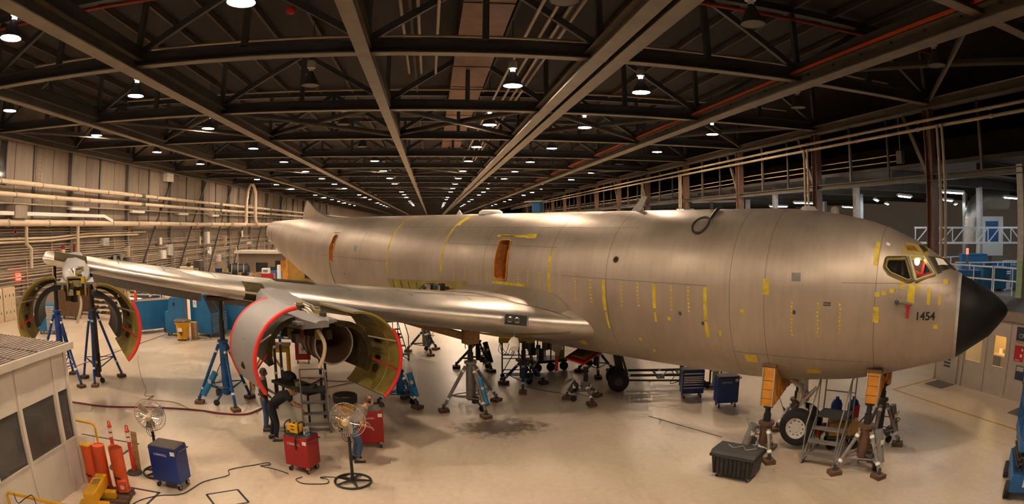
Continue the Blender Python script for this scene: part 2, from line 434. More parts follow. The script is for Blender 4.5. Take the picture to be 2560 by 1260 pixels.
for j, xx in enumerate((-1.1, -.55, .1)):
    tag(MB().tube((xx, 6, 12.4), (xx, 26, 12.4), .055, n=8).build('roof_pipe', 'conduit', smooth=40), 'tan pipe running lengthwise beside the rust coloured duct', 'pipe', 'tan pipes beside the duct')
for j, xx in enumerate((3.2, 3.7, 4.1, 4.4)):
    tag(MB().tube((xx, 6, 12.2), (xx, 60, 12.2), .06, n=8).build('roof_pipe', 'conduit', smooth=40), 'tan pipe in a bundle beside the twin crane beams', 'pipe', 'pipe bundle beside the twin crane beams')

# ---- high-bay lamps
shade_p = [(.07, .60), (.10, .58), (.13, .50), (.20, .36), (.30, .18), (.368, .03), (.38, 0), (.33, 0), (.31, .03)]
shade_me = MB().lathe(shade_p[:7], 18, caps=False).mesh('lamp_shade', 'shade_dark', 50)
lens_me = {s: MB().lathe([(.0005, .012), (.36, .012)], 10).mesh('lens', m) for s, m in (('on', 'lens_lit'), ('off', 'lens_off'))}
hous_me = MB().lathe([(.05, .60), (.06, .66), (.17, .72), (.17, .98), (.10, 1.04), (.03, 1.06)], 12).mesh('housing', 'shade_white', 50)
neck_me = {s: MB().lathe([(.095, .585), (.095, .70)], 10, caps=False).mesh('vent_neck', m) for s, m in (('on', 'neck_glow'), ('off', 'shade_white'))}
stem_me = MB().tube((0, 0, 1.0), (0, 0, 3.04), .018, n=6).mesh('stem', 'steel_dark')
LX = [-21.0, -12.9, -4.86, 3.1, 8.4, 16.4]
OFF = {(5, -1), (2, 1), (2, 2), (2, 3), (3, 0), (4, 0), (5, 0), (5, 1), (5, 4), (1, 9), (2, 8), (3, 10), (0, 5), (4, 7), (5, 7), (2, 12), (3, 13), (1, 13), (0, 9)}
far_me = {}
for st in ('on', 'off'):
    mb = MB().lathe(shade_p[:7], 8, caps=False); nf = len(mb.f); mb.lathe([(.0005, .012), (.36, .012)], 6)
    me = mb.mesh('high_bay_lamp', 'shade_dark'); me.materials.append(M('lens_far' if st == 'on' else 'lens_off'))
    for p in me.polygons[nf:]: p.material_index = 1
    far_me[st] = me
for c, x in enumerate(LX):
    for k in range(-1, 29):
        y = 13.16 + 9.09 * k
        st = 'off' if (c, k) in OFF or (k > 13 and rnd.random() < .12) else 'on'
        lab = 'lit high bay lamp hanging from the hangar roof' if st == 'on' else 'unlit high bay lamp hanging dark from the hangar roof'
        grp = 'lit high bay lamps under the roof' if st == 'on' else 'unlit high bay lamps under the roof'
        if k <= 8:
            t = thing('high_bay_lamp', lab, 'ceiling lamp', (x, y, 10.95), 0, grp)
            for me, nm in ((shade_me, 'lamp_shade'), (lens_me[st], 'lens'), (hous_me, 'housing'), (neck_me[st], 'vent_neck'), (stem_me, 'stem')):
                o = bpy.data.objects.new(nm, me); C.objects.link(o); o.parent = t
        else:
            o = bpy.data.objects.new('high_bay_lamp', far_me[st]); C.objects.link(o); o.location = (x, y, 10.95); tag(o, lab, 'ceiling lamp', grp)

# ---- left wall: columns, siding panels, girts, pipes
pan_me = {}
for k, y in enumerate(TR):
    if y > 150: break
    MB().bb(XL, XL + .35, y - .15, y + .15, 0, 13.6).build('column', 'wall_column', wall_left)
    MB().bb(XL, XL + .12, y + 4.4, y + 4.6, 5.8, 10.7).build('column', 'wall_column', wall_left)
    for (a, w) in ((.25, 2.0), (2.32, 1.95), (4.70, 2.1), (6.87, 1.95)):
        key = (w, rnd.randrange(3))
        if key not in pan_me: pan_me[key] = MB().bb(0, .06, 0, w, 6.0, 10.6).mesh('siding_panel', ('wall_panel', 'wall_panel_b', 'wall_panel_c')[key[1]])
        o = bpy.data.objects.new('siding_panel', pan_me[key]); C.objects.link(o); o.parent = wall_left; o.location = (XL, y + a, 0)
for z in (4.9, 3.3, 1.9):
    MB().bb(XL, XL + .15, Y0, 200, z, z + .12).build('girt', 'wall_column', wall_left)
for k, y in enumerate(TR[6:16]):
    MB().bar((XL + .4, y + .3, 10.4), (XL + .45, y - 8.1, .3), .10, .16).build('wall_brace', 'steel_dark', wall_left)

def pipe(pts, r, m, label, nm='wall_pipe', n=10, collars=None, group=None):
    t = thing(nm, label, 'pipe', (0, 0, 0), 0, group)
    MB().path(pts, r, n).build('pipe_run', m, t, 50)
    if collars:
        for y in collars:
            z = pts[0][2]; x = pts[0][0]
            MB().tube((x, y - .05, z), (x, y + .05, z), r * 1.28, n=n).build('collar', 'collar', t, 50)
            MB().bb(XL, x, y - .03, y + .03, z - .03, z + .03).build('bracket', 'collar', t)
    return t
PX = XL + .85
cl = [TR[1] + 4.535 * i for i in range(22)]
p = pipe([(PX, 5, 8.05), (PX, 190, 8.05)], .155, 'pipe_cream', 'fat cream wall pipe, uppermost of the two with green bands', collars=cl)
for y in (46.6, 67, 90): MB().tube((PX, y - .35, 8.05), (PX, y + .35, 8.05), .165, n=10).build('green_band', 'green_band', p, 50)
p = pipe([(PX, 5, 7.33), (PX, 190, 7.33)], .155, 'pipe_cream', 'fat cream wall pipe, lower of the two with green bands', collars=[y + 1.6 for y in cl])
for y in (46.6, 67, 90): MB().tube((PX, y - .35, 7.33), (PX, y + .35, 7.33), .165, n=10).build('green_band', 'green_band', p, 50)
pipe([(PX, 5, 5.67), (PX, 190, 5.67)], .21, 'pipe_cream', 'thickest cream pipe running below the white duct on the wall', collars=[y + .8 for y in cl])
pipe([(XL + .5, 5, 6.83), (XL + .5, 190, 6.83)], .05, 'conduit', 'thin tan pipe between the banded pipes and the white duct', n=8)
d = thing('wall_duct', 'square white duct with a bent end above the thickest pipe', 'duct')
MB().bb(PX - .35, PX + .2, 5, 39.6, 6.12, 6.34).build('duct_run', 'white_paint', d)
MB().bar((PX - .07, 39.6, 6.23), (PX - .07, 41.0, 5.85), .5, .22).build('duct_elbow', 'white_paint', d)
MB().bb(XL, PX + .3, 28.0, 29.3, 5.95, 6.72).build('duct_plenum', 'wall_panel', d)
t = thing('expansion_loop', 'tall looped section of thick cream pipe against the siding', 'pipe')
MB().path([(PX + .6, 70, 5.67), (PX + .6, 75.2, 5.67)] + arc((PX + .6, 75.2, 6.2), .5, -PI / 2, 0, 5, 'YZ')[1:] + [(PX + .6, 75.7, 9.0)] + arc((PX + .6, 78.0, 9.2), 2.0, PI, 0, 12, 'YZ') + [(PX + .6, 80.0, 7.0)] + arc((PX + .6, 81.2, 6.9), 1.2, PI, PI * 1.5, 5, 'YZ') + [(PX + .6, 90, 5.7)], .24, 12).build('pipe_run', 'pipe_cream', t, 50)
MB().bb(XL, PX + .6, 77.6, 78.4, 8.2, 8.35).build('bracket', 'collar', t)
for j, (x, z, r, ye) in enumerate(((.40, 4.72, .075, 48), (.40, 4.52, .075, 46.5))):
    pipe([(XL + x, 5, z), (XL + x, 33, z), (XL + x, 38, z + .22), (XL + x, ye, z + .25), (XL + .1, ye + .3, z + .25)], r, 'pipe_cream', 'pair of cream pipes with a kink low on the wall', group='kinked cream pipes low on the wall')
for j, (y, z0, z1) in enumerate(((29.6, 2.9, 5.5), (36.0, 3.6, 5.5))):
    pipe([(PX - .05, y, z1), (PX - .05, y, z0 + 1.5), (PX - .05, y + .5, z0 + 1.2), (PX - .05, y + .5, z0)] if j == 0 else [(PX - .05, y, z1), (PX - .05, y, z0)], .13, 'pipe_cream', 'vertical cream drop pipe with a jog in it' if j == 0 else 'short straight vertical cream drop pipe under the thickest pipe')
zz = 5.30
for j in range(19):
    z = (5.28, 5.10, 4.28, 4.10, 3.95, 3.78, 3.62, 3.46, 3.26, 3.08, 2.92, 2.74, 2.55, 2.38, 2.16, 1.95, 1.72, 1.5, 1.2)[j]
    ya = 5 + (j * 7.3) % 25; yb = 75 + (j * 13.7) % 60
    r = (.035, .05, .03)[j % 3]
    pts = [(XL + .22 + .03 * (j % 4), ya, z), (XL + .22 + .03 * (j % 4), yb, z)]
    if j % 4 == 1: pts = pts[:1] + [(pts[0][0], 44 + j, z), (pts[0][0], 45 + j, z + .3), (pts[0][0], yb, z + .3)]
    pipe(pts, r, 'conduit', 'thin tan conduit strung along the lower wall', 'wall_conduit', 6, group='thin conduits along the lower wall')
for j in range(30):
    y = 24 + j * 3.07; z = 2.2 + (j * 37 % 23) * .1
    pipe([(XL + .3, y, .2 if j % 3 else 1.4), (XL + .3, y, z + .9)], .04, 'conduit', 'thin vertical conduit dropping down the lower wall', 'wall_conduit', 6, group='thin vertical conduits on the lower wall')
# wall-mounted strip lights (off), boxes, reels, signs
for j, y in enumerate((36.6, 46.2, 56.5, 66.0)):
    t = thing('strip_light', 'white strip light fitting fixed between the wall pipes', 'light fitting', (XL + .55, y, 6.62), 0, 'white strip light fittings along the wall')
    MB().bb(-.55, .12, -1.2, 1.2, 0, .16).build('fitting', 'white_paint', t); MB().bb(-.1, .05, -1.15, 1.15, -.05, 0).build('diffuser', 'paper', t)
for j, (y, z, w, h) in enumerate(((51.9, 2.4, .9, .8), (64.0, 3.5, .9, 1.35), (64.6, 2.2, .6, .9), (53.2, 9.75, 1.6, .9))):
    t = thing('junction_box', ('small grey box beside the dark slanting brace', 'tall pale electrical box high on the wall', 'short pale electrical box under the tall one', 'square metal unit box under the top crane beam')[j], 'electrical box', (XL, y, z), 0)
    MB().bb(0, .5, -w / 2, w / 2, 0, h).build('enclosure', 'white_paint', t, bevel=.02); MB().bb(.5, .53, -w / 2 + .06, w / 2 - .06, .06, h - .06).build('cover', 'paper', t)
for j, (y, z) in enumerate(((28.3, 5.2), (44.5, 5.15), (60.5, 5.2))):
    t = thing('valve_wheel', 'dark red valve wheel beneath the thickest wall pipe', 'valve', (PX + .05, y, z), 0, 'dark red valve wheels on the wall')
    MB().lathe([(.16, -.02), (.19, 0), (.16, .02), (.13, 0), (.16, -.02)], 12, axis='X').build('wheel', 'red_pipe', t, 50)
    MB().bar((0, -.14, 0), (0, .14, 0), .03).build('spoke', 'red_pipe', t); MB().tube((0, 0, 0), (-.1, 0, .35), .03).build('valve_stem', 'red_pipe', t)
tag(MB().bb(XL, XL + .3, 33.0, 33.7, 3.35, 3.85).build('alarm_box', 'red', bevel=.02), 'red alarm box on the wall among the conduits', 'alarm box')
tag(MB().bb(XL, XL + .2, 29.15, 29.55, 2.2, 2.6).build('exit_sign', 'red_lamp', bevel=.02), 'glowing red exit light above the wall door', 'exit light')
for j, y in enumerate((34.6, 36.1)):
    MB().tube((XL + .35, y, 2.4), (XL + .35, y, 4.2), .16 if j == 0 else .1, n=10).build('wall_riser', 'red_pipe', None, 40)
    tag(bpy.data.objects['wall_riser' if j == 0 else 'wall_riser.001'], 'dark red riser pipe behind the outer wing' if j == 0 else 'slimmer dark red riser pipe beside the thick one', 'pipe')
dr = struct(thing('door_1', 'grey wall door under the red exit light', 'door', (XL, 30.3, 0)))
MB().bb(0, .06, -.55, .55, 0, 2.1).build('door_leaf', 'wall_panel', dr); MB().bb(0, .1, -.62, -.55, 0, 2.18).build('door_frame', 'wall_column', dr); MB().bb(.06, .09, .15, .4, 1.2, 1.75).build('window_pane', 'glass_dark', dr)
for s_ in (.55,): MB().bb(0, .1, s_, s_ + .07, 0, 2.18).build('door_frame', 'wall_column', dr)
# lockers
for j in range(2):
    t = thing('locker_cabinet', 'beige metal locker cabinet against the wall by the exit door' if j else 'beige metal locker cabinet at the end of the row, by a thick post', 'locker', (XL + .65, 27.2 - j * 1.35 + .2, 0))
    MB().bb(-.3, .25, -.62, .62, 0, 1.95).build('body', 'beige', t, bevel=.01)
    for q in range(3):
        for zz in (0, 1):
            dd = MB().bb(.25, .265, -.6 + q * .4, -.6 + q * .4 + .39, .05 + zz * .95, .97 + zz * .95).build('locker_door', 'beige', t)
            MB().bb(.265, .28, -.6 + q * .4 + .17, -.6 + q * .4 + .22, .45 + zz * .95, .6 + zz * .95).build('vent_slot', 'black', dd)
tag(MB().bb(XL + .5, XL + .75, 23.6, 23.9, 0, 4.6).build('wall_post', 'beige'), 'thick beige post standing beside the locker row', 'post')

struct(MB().bb(XL + .06, XL + .10, 26.3, 28.0, 7.9, 10.5).build('window_1', 'glass_dark'))
for y in (26.3, 27.15, 28.0): MB().bb(XL + .10, XL + .14, y - .05, y + .05, 7.85, 10.55).build('window_frame', 'wall_column', bpy.data.objects['window_1'])
t = thing('wall_ladder', 'narrow steel ladder climbing the siding above the pipes', 'ladder', (XL + .3, 31.6, 7.0))
for y in (-.22, .22): MB().bar((0, y, 0), (0, y, 3.5), .04).build('rail', 'conduit', t)
for k in range(12): MB().bar((0, -.22, .15 + k * .28), (0, .22, .15 + k * .28), .03).build('rung', 'conduit', t)
for k in range(16):
    y = 30.5 + k * 3.3 + (k * 17 % 7) * .2; z = 1.3 + (k * 29 % 11) * .27; w = .3 + (k % 4) * .16; h = .4 + (k * 7 % 5) * .16
    t = thing('wall_box', 'small pale utility box fixed among the conduits on the lower wall', 'utility box', (XL + .36, y, z), 0, 'small utility boxes on the lower wall')
    MB().bb(-.36, .16, -w / 2, w / 2, 0, h).build('enclosure', ('beige', 'conduit', 'wall_panel', 'paper')[k % 4], t, bevel=.015); MB().bb(.16, .175, -w / 2 + .04, w / 2 - .04, .04, h - .04).build('cover', ('conduit', 'beige', 'paper', 'grey_light')[k % 4], t)
# ================================================================== THE AIRPLANE (local frame: x forward, y to port, z up, origin on the floor under the nose tip)
PHI = R(-54.5)
NOSE = (11.75, 7.34)
air = thing('airplane', 'stripped bare metal four engine jet airplane on jacks with black nose cone', 'airplane', (NOSE[0], NOSE[1], 0), PHI)
TT = [0, .03, .11, .25, .44, .87, 1.24, 1.45, 1.71, 2.02, 2.43, 2.84, 3.14, 3.55, 3.86, 4.37, 4.9, 5.43, 5.97, 6.5, 8, 20, 26, 28, 30, 32, 34, 36, 38.4]
ZT = [3.69, 3.76, 3.84, 3.95, 4.08, 4.29, 4.43, 4.6, 4.77, 4.96, 5.19, 5.36, 5.48, 5.61, 5.68, 5.78, 5.85, 5.90, 5.93, 5.93, 5.93, 5.93, 5.93, 5.93, 5.93, 5.92, 5.90, 5.86, 5.80]
ZB = [3.66, 3.58, 3.48, 3.33, 3.13, 2.86, 2.62, 2.55, 2.48, 2.40, 2.29, 2.18, 2.10, 2.00, 1.94, 1.88, 1.82, 1.78, 1.75, 1.73, 1.73, 1.73, 1.73, 1.80, 2.2, 2.66, 3.12, 3.6, 4.40]
WD = [.02, .14, .28, .44, .62, .88, 1.02, 1.09, 1.17, 1.26, 1.37, 1.47, 1.53, 1.61, 1.66, 1.72, 1.77, 1.80, 1.82, 1.83, 1.83, 1.83, 1.83, 1.80, 1.70, 1.52, 1.30, 1.05, .72]
ZM = [3.675, 3.67, 3.66, 3.65, 3.63, 3.6, 3.58, 3.60, 3.63, 3.68, 3.75, 3.82, 3.87, 3.93, 3.97, 4.02, 4.06, 4.08, 4.10, 4.10, 4.10, 4.10, 4.10, 4.15, 4.3, 4.5, 4.7, 4.9, 5.1]
def interp(x, X, Y):
    if x <= X[0]: return Y[0]
    for i in range(len(X) - 1):
        if x <= X[i + 1]: return Y[i] + (Y[i + 1] - Y[i]) * (x - X[i]) / (X[i + 1] - X[i])
    return Y[-1]
def sec(t): return interp(t, TT, WD), interp(t, TT, ZM), interp(t, TT, ZT), interp(t, TT, ZB)
def ring_pt(t, a, off=0.):                     # a: angle from starboard horizontal, up positive
    w, c, zt, zb = sec(t); s_, n_ = math.cos(a), math.sin(a)
    return (-t, -(w + off) * s_, c + ((zt - c if n_ > 0 else c - zb) + off) * n_)
def z_ang(t, z):
    w, c, zt, zb = sec(t); h = (zt - c) if z > c else (c - zb)
    return math.asin(max(-1, min(1, (z - c) / h)))
def surf3(t, s, z, off):                       # push a point (t, starboard offset, z) radially on to the skin
    w, c, zt, zb = sec(t); h = (zt - c) if z > c else (c - zb)
    f = 1 / max(1e-4, math.hypot(s / w, (z - c) / h))
    return (-t, -s * f * (1 + off / w), c + (z - c) * f * (1 + off / h))
def fus_material():
    m = bpy.data.materials.new('bare_metal_skin'); m.use_nodes = True; nt = m.node_tree; N = nt.nodes; L = nt.links; b = N['Principled BSDF']
    tc = N.new('ShaderNodeTexCoord')
    def noise(s, d, st):
        mp = N.new('ShaderNodeMapping'); mp.inputs['Scale'].default_value = st; L.new(tc.outputs['Object'], mp.inputs[0])
        n = N.new('ShaderNodeTexNoise'); n.inputs['Scale'].default_value = s; n.inputs['Detail'].default_value = d; L.new(mp.outputs[0], n.inputs['Vector']); return n.outputs['Fac']
    def ramp(f, p0, c0, p1, c1):
        c = N.new('ShaderNodeValToRGB'); c.color_ramp.elements[0].position = p0; c.color_ramp.elements[0].color = (*c0, 1); c.color_ramp.elements[1].position = p1; c.color_ramp.elements[1].color = (*c1, 1); L.new(f, c.inputs[0]); return c.outputs[0]
    big = ramp(noise(.5, 4, (1, 1, 1)), .3, (.345, .288, .238), .7, (.455, .39, .325))
    streak = ramp(noise(3., 5, (3, 1, .22)), .35, (.955, .95, .945), .65, (1.03, 1.03, 1.03))
    mx = N.new('ShaderNodeMix'); mx.data_type = 'RGBA'; mx.blend_type = 'MULTIPLY'; mx.inputs[0].default_value = 1; L.new(big, mx.inputs[6]); L.new(streak, mx.inputs[7])
    L.new(mx.outputs[2], b.inputs['Base Color'])
    b.inputs['Metallic'].default_value = .62
    L.new(ramp(noise(1.3, 6, (1, 1, .6)), .3, (.40, .40, .40), .7, (.56, .56, .56)), b.inputs['Roughness'])
    return m
MATS['bare_metal_skin'] = fus_material()
mat('pocket_orange', (.72, .30, .055), .6, 0, .3, 4.)
mat('pocket_dark', (.04, .03, .014), .95, 0, .3, 6., spec=.05); mat('pocket_brown', (.16, .09, .035), .8, 0, .3, 6.); mat('pocket_hatch', (.62, .27, .06), .7, 0, .35, 7.)
mat('radome_black', (.006, .006, .006), .55, 0, .1, 2., spec=.25); mat('seam', (.17, .14, .11), .6, .3, .1)

# fuselage with real pockets for the two open hatches and two side windows
ts = sorted(set([t for t in TT if t >= 1.24] + [1.24 + .25 * i for i in range(24)] + [7.2 + 1.2 * i for i in range(18)] + [28.5 + .9 * i for i in range(11)]))
ts = [t for t in ts if t <= 38.4]
NA = 72
fb = MB()
rows = [[ring_pt(t, 2 * PI * j / NA) for j in range(NA)] for t in ts]
fb.grid(rows, cv=True)
fb.f.append(tuple(reversed(range(NA)))); fb.f.append(tuple((len(ts) - 1) * NA + j for j in range(NA)))
fus = fb.build('fuselage', 'bare_metal_skin', air)
def rounded(poly, r, n=4):
    out = []; k = len(poly)
    for i in range(k):
        p = Vector(poly[i]); a = (Vector(poly[i - 1]) - p); b = (Vector(poly[(i + 1) % k]) - p)
        ra = min(r, a.length * .45); rb = min(r, b.length * .45); a.normalize(); b.normalize()
        for j in range(n + 1):
            u = j / n; out.append(p + a * ra * (1 - u) ** 2 + b * rb * u ** 2)
    return out
DOOR1 = rounded([(13.86, 5.07), (14.36, 5.06), (14.36, 4.47), (14.36, 3.87), (13.80, 3.87), (13.80, 4.47)], .13)
DOOR2 = rounded([(25.62, 5.08), (25.96, 5.08), (26.06, 4.5), (26.06, 3.84), (25.70, 3.84), (25.62, 4.5)], .12)
WIN1 = rounded([(2.97, 4.83), (2.53, 4.83), (2.34, 4.40), (2.46, 4.37), (2.87, 4.53), (2.99, 4.65)], .04)
WIN2 = rounded([(2.47, 4.85), (2.14, 4.83), (1.87, 4.50), (2.28, 4.38)], .03)
cutters = []
for poly, s_in, m in ((DOOR1, 1.15, 'pocket_hatch'), (DOOR2, 1.15, 'pocket_hatch'), (WIN1, .55, 'pocket_dark'), (WIN2, .45, 'pocket_brown')):
    o = MB().prism([(-t, -2.4, z) for t, z in poly], (0, 2.4 - s_in, 0)).build('cutter', m, air); cutters.append(o)
    b = fus.modifiers.new('cut', 'BOOLEAN'); b.operation = 'DIFFERENCE'; b.object = o; b.solver = 'EXACT'; b.material_mode = 'TRANSFER'
dg = bpy.context.evaluated_depsgraph_get()
me2 = bpy.data.meshes.new_from_object(fus.evaluated_get(dg)); fus.modifiers.clear(); fus.data = me2; me2.name = 'fuselage'
for o in cutters: bpy.data.objects.remove(o)
me2.polygons.foreach_set('use_smooth', [True] * len(me2.polygons)); me2.set_sharp_from_angle(angle=R(35))
# radome
rt = [0, .015, .03, .06, .11, .18, .25, .34, .44, .55, .66, .77, .87, 1.0, 1.12, 1.235]
MB().grid([[ring_pt(t, 2 * PI * j / 48, .004) for j in range(48)] for t in rt], cv=True).build('radome', 'radome_black', air, 60)
MB().grid([[ring_pt(t, 2 * PI * j / 48, o) for j in range(48)] for t, o in ((1.23, .006), (1.23, .02), (1.30, .02), (1.30, .002))], cv=True).build('radome_ring', 'grey_light', air)

# patches that lie on the skin
def patch(name, quad, m, off=.006, n=5, lab=None, parent=None):
    q = []
    for p in quad:
        if len(p) == 2:
            a = z_ang(*p); q.append((p[0], sec(p[0])[0] * math.cos(a), p[1]))
        else: q.append((p[0], p[2], p[1]))
    rows = []
    for i in range(n + 1):
        row = []
        for j in range(n + 1):
            u, v = i / n, j / n
            p = [(1 - u) * ((1 - v) * q[0][k] + v * q[1][k]) + u * ((1 - v) * q[3][k] + v * q[2][k]) for k in range(3)]
            row.append(surf3(p[0], p[1], p[2], off))
        rows.append(row)
    o = MB().grid(rows).build(name, m, parent or air, 60)
    if lab: o['label'] = lab
    return o
def band(name, t, z0, z1, w, m, off=.003, n=10, slope=0., parent=None):
    a0, a1 = z_ang(t, z0), z_ang(t, z1)
    return MB().grid([[ring_pt(t + dt + slope * (i / n), a0 + (a1 - a0) * i / n, off) for dt in (-w / 2, w / 2)] for i in range(n + 1)]).build(name, m, parent or air, 60)
def ring(name, t, a0, a1, w, m, off=.002, n=24):
    return MB().grid([[ring_pt(t + dt, a0 + (a1 - a0) * i / n, off) for dt in (-w / 2, w / 2)] for i in range(n + 1)]).build(name, m, air, 60)
def hline(name, t0, t1, z, w, m, off=.0025, n=14):
    return MB().grid([[ring_pt(t0 + (t1 - t0) * i / n, z_ang(t0 + (t1 - t0) * i / n, z) + d, off) for d in (-w / 3.6, w / 3.6)] for i in range(n + 1)]).build(name, m, air, 60)
for t in (3.14, 5.66, 6.52, 10.05, 12.08, 14.9, 17.1, 20.7, 23.0, 27.5): ring('skin_seam', t, -PI * .48, PI * .52, .014, 'seam', .004)
for t0, t1, z in ((9.4, 20.5, 5.45), (7.1, 11.6, 4.14), (1.3, 3.9, 4.33), (11.9, 17.0, 4.9), (20.7, 27, 4.1), (3.2, 6.5, 2.6)): hline('skin_seam', t0, t1, z, .012, 'seam', .004)
# yellow primer touch-ups along the frames
for i, (t, z0, z1, w) in enumerate(((11.1, 4.12, 3.42, .05), (10.57, 4.1, 3.42, .06), (10.13, 4.1, 3.3, .10), (10.12, 3.25, 2.8, .07), (9.56, 4.1, 3.42, .05), (9.05, 4.1, 3.46, .05), (8.57, 4.1, 3.5, .09), (8.57, 3.4, 3.15, .07), (8.08, 4.1, 3.44, .05), (7.6, 4.1, 3.44, .05), (7.15, 4.1, 3.35, .09), (7.15, 3.28, 2.9, .09), (5.62, 4.36, 4.02, .14), (3.2, 5.15, 4.68, .10), (3.1, 3.85, 3.52, .12),
                                   (12.06, 4.75, 3.45, .10), (12.4, 4.2, 3.6, .04), (12.9, 4.2, 3.6, .04), (13.3, 4.2, 3.6, .05), (14.7, 4.15, 3.7, .05), (15.2, 4.15, 3.7, .06), (15.8, 4.15, 3.7, .05), (16.4, 4.15, 3.7, .05), (6.1, 2.55, 2.35, .3), (4.6, 2.3, 2.18, .35), (2.35, 4.3, 3.95, .16), (1.95, 4.25, 3.9, .07), (6.8, 3.1, 2.95, .06), (5.0, 3.9, 3.1, .04), (4.4, 3.9, 3.1, .04), (3.9, 3.9, 3.2, .04), (1.7, 4.1, 3.9, .06))):
    n = max(1, int((z0 - z1) / .085))
    if w < .07 and z0 - z1 > .4:
        for j in range(n):
            za = z0 - (z0 - z1) * j / n; zb_ = za - .05; tt = t + rnd.uniform(-.01, .01)
            a0, a1 = z_ang(tt, za), z_ang(tt, zb_); MB().grid([[ring_pt(tt + d, a, .003) for d in (-w / 2, w / 2)] for a in (a0, a1)]).build('primer_dash', 'chromate_bright', air)
    else: band('primer_stripe', t, z0, z1, w, 'chromate_bright')
ring('primer_stripe', 17.1, z_ang(17.1, 3.9), PI * .47, .10, 'chromate_bright', .003); ring('primer_stripe', 20.72, z_ang(20.7, 3.6), PI * .47, .10, 'chromate_bright', .003)
ring('primer_stripe', 17.02, PI * .28, PI * .47, .24, 'chromate_bright', .0035)
for q in (((2.60, 5.13, .55), (2.18, 5.13, .30), (2.0, 4.92, .62), (2.66, 4.92, .95)),): patch('primer_patch', q, 'chromate', .004)
for q in (((3.02, 4.88), (2.46, 4.88), (2.28, 4.34), (3.05, 4.60)), ((2.46, 4.9), (2.12, 4.88), (1.82, 4.47), (2.30, 4.34))):
    pass
for t, z in ((3.1, 4.1), (2.95, 4.13), (2.78, 4.18), (2.6, 4.25), (2.55, 4.32), (8.18, 3.26), (9.2, 2.6), (1.6, 4.35), (2.2, 4.25), (1.75, 3.45), (8.9, 2.3), (6.2, 3.6)):
    patch('primer_spot', ((t + .05, z + .05), (t - .05, z + .05), (t - .05, z - .04), (t + .05, z - .04)), 'chromate_bright', .003, 2)
for t0, t1, z0, z1 in ((14.6, 13.0, 5.22, 5.15), (13.3, 12.9, 5.26, 5.13), (14.5, 13.0, 3.8, 3.72)):
    patch('primer_patch', ((t0, z0), (t1, z0), (t1, z1), (t0, z1)), 'chromate_bright', .003, 3)
# exposed chromate structure above the wing, and holes / plates
patch('primer_panel', ((20.8, 3.40), (15.75, 3.68), (15.7, 3.30), (20.8, 2.95)), 'chromate', .005, 14, 'green-yellow primer where the wing fairing is off')
for i in range(9): band('stringer', 20.4 - i * .55, 3.42, 3.05, .03, 'pocket_dark', .012)
patch('access_plate', ((5.04, 4.51), (4.83, 4.51), (4.82, 4.33), (5.03, 4.33)), 'grey', .006, 3, 'small square grey plate')
patch('access_plate', ((23.62, 4.66), (23.36, 4.66), (23.30, 4.41), (23.55, 4.41)), 'mid_grey', .006, 3)
for dz in (0, .05): patch('static_port', ((4.28, 3.92 - dz), (4.11, 3.92 - dz), (4.11, 3.89 - dz), (4.28, 3.89 - dz)), 'dark_grey', .005, 2)
def disc(name, t, z, r, m, off=.006):
    a = z_ang(t, z); w = sec(t)[0]; k = 14
    ctr = ring_pt(t, a, off); b = MB()
    pts = [ring_pt(t + r * math.cos(2 * PI * i / k), a + r * math.sin(2 * PI * i / k) / w, off) for i in range(k)]
    b.add([ctr] + pts, [(0, i + 1, (i + 1) % k + 1) for i in range(k)]); return b.build(name, m, air)
disc('port_hole', 9.79, 4.64, .095, 'pocket_brown'); disc('port_hole', 9.79, 4.64, .07, 'pocket_dark', .009)
for t, z in ((7.85, 3.43), (4.94, 3.67), (7.24, 3.24), (24.6, 3.35)): disc('drain_hole', t, z, .04, 'dark_grey')
disc('beacon_lens', 2.98, 5.1, .05, 'cool_white', .02)
# hatch frames and what shows inside
for (poly, tx) in ((DOOR1, 14.08), (DOOR2, 25.85)):
    n = len(poly); rim = [ring_pt(t, z_ang(t, z), .012) for t, z in poly]
    MB().path(rim, .022, 6, closed=True).build('hatch_frame', 'orange_bracket', air, 60)
for k in range(5): MB().bar((-13.86, -1.28, 4.05 + k * .23), (-14.32, -1.28, 4.05 + k * .23), .05).build('hatch_rib', 'orange_bracket', air)
for t in (13.98, 14.2): MB().bar((-t, -1.24, 3.9), (-t, -1.24, 5.0), .045).build('hatch_rib', 'brown_duct', air)
for k in range(4): MB().bar((-25.68, -1.62, 3.95 + k * .22), (-26.02, -1.62, 3.95 + k * .22), .035).build('hatch_rung', 'yellow', air)
for t in (25.72, 25.98): MB().bar((-t, -1.66, 3.86), (-t, -1.6, 4.7), .04).build('hatch_rail', 'yellow', air)
MB().path([ring_pt(26.0, z_ang(26, z), .03) for z in (3.85, 3.4, 3.0, 2.6, 2.3)], .012, 6).build('hatch_cable', 'steel_dark', air)
for t0 in (13.85, 25.55): patch('rain_gutter', ((t0 + .55, 5.19), (t0 - .05, 5.19), (t0 - .05, 5.16), (t0 + .55, 5.16)), 'steel_dark', .02, 3)
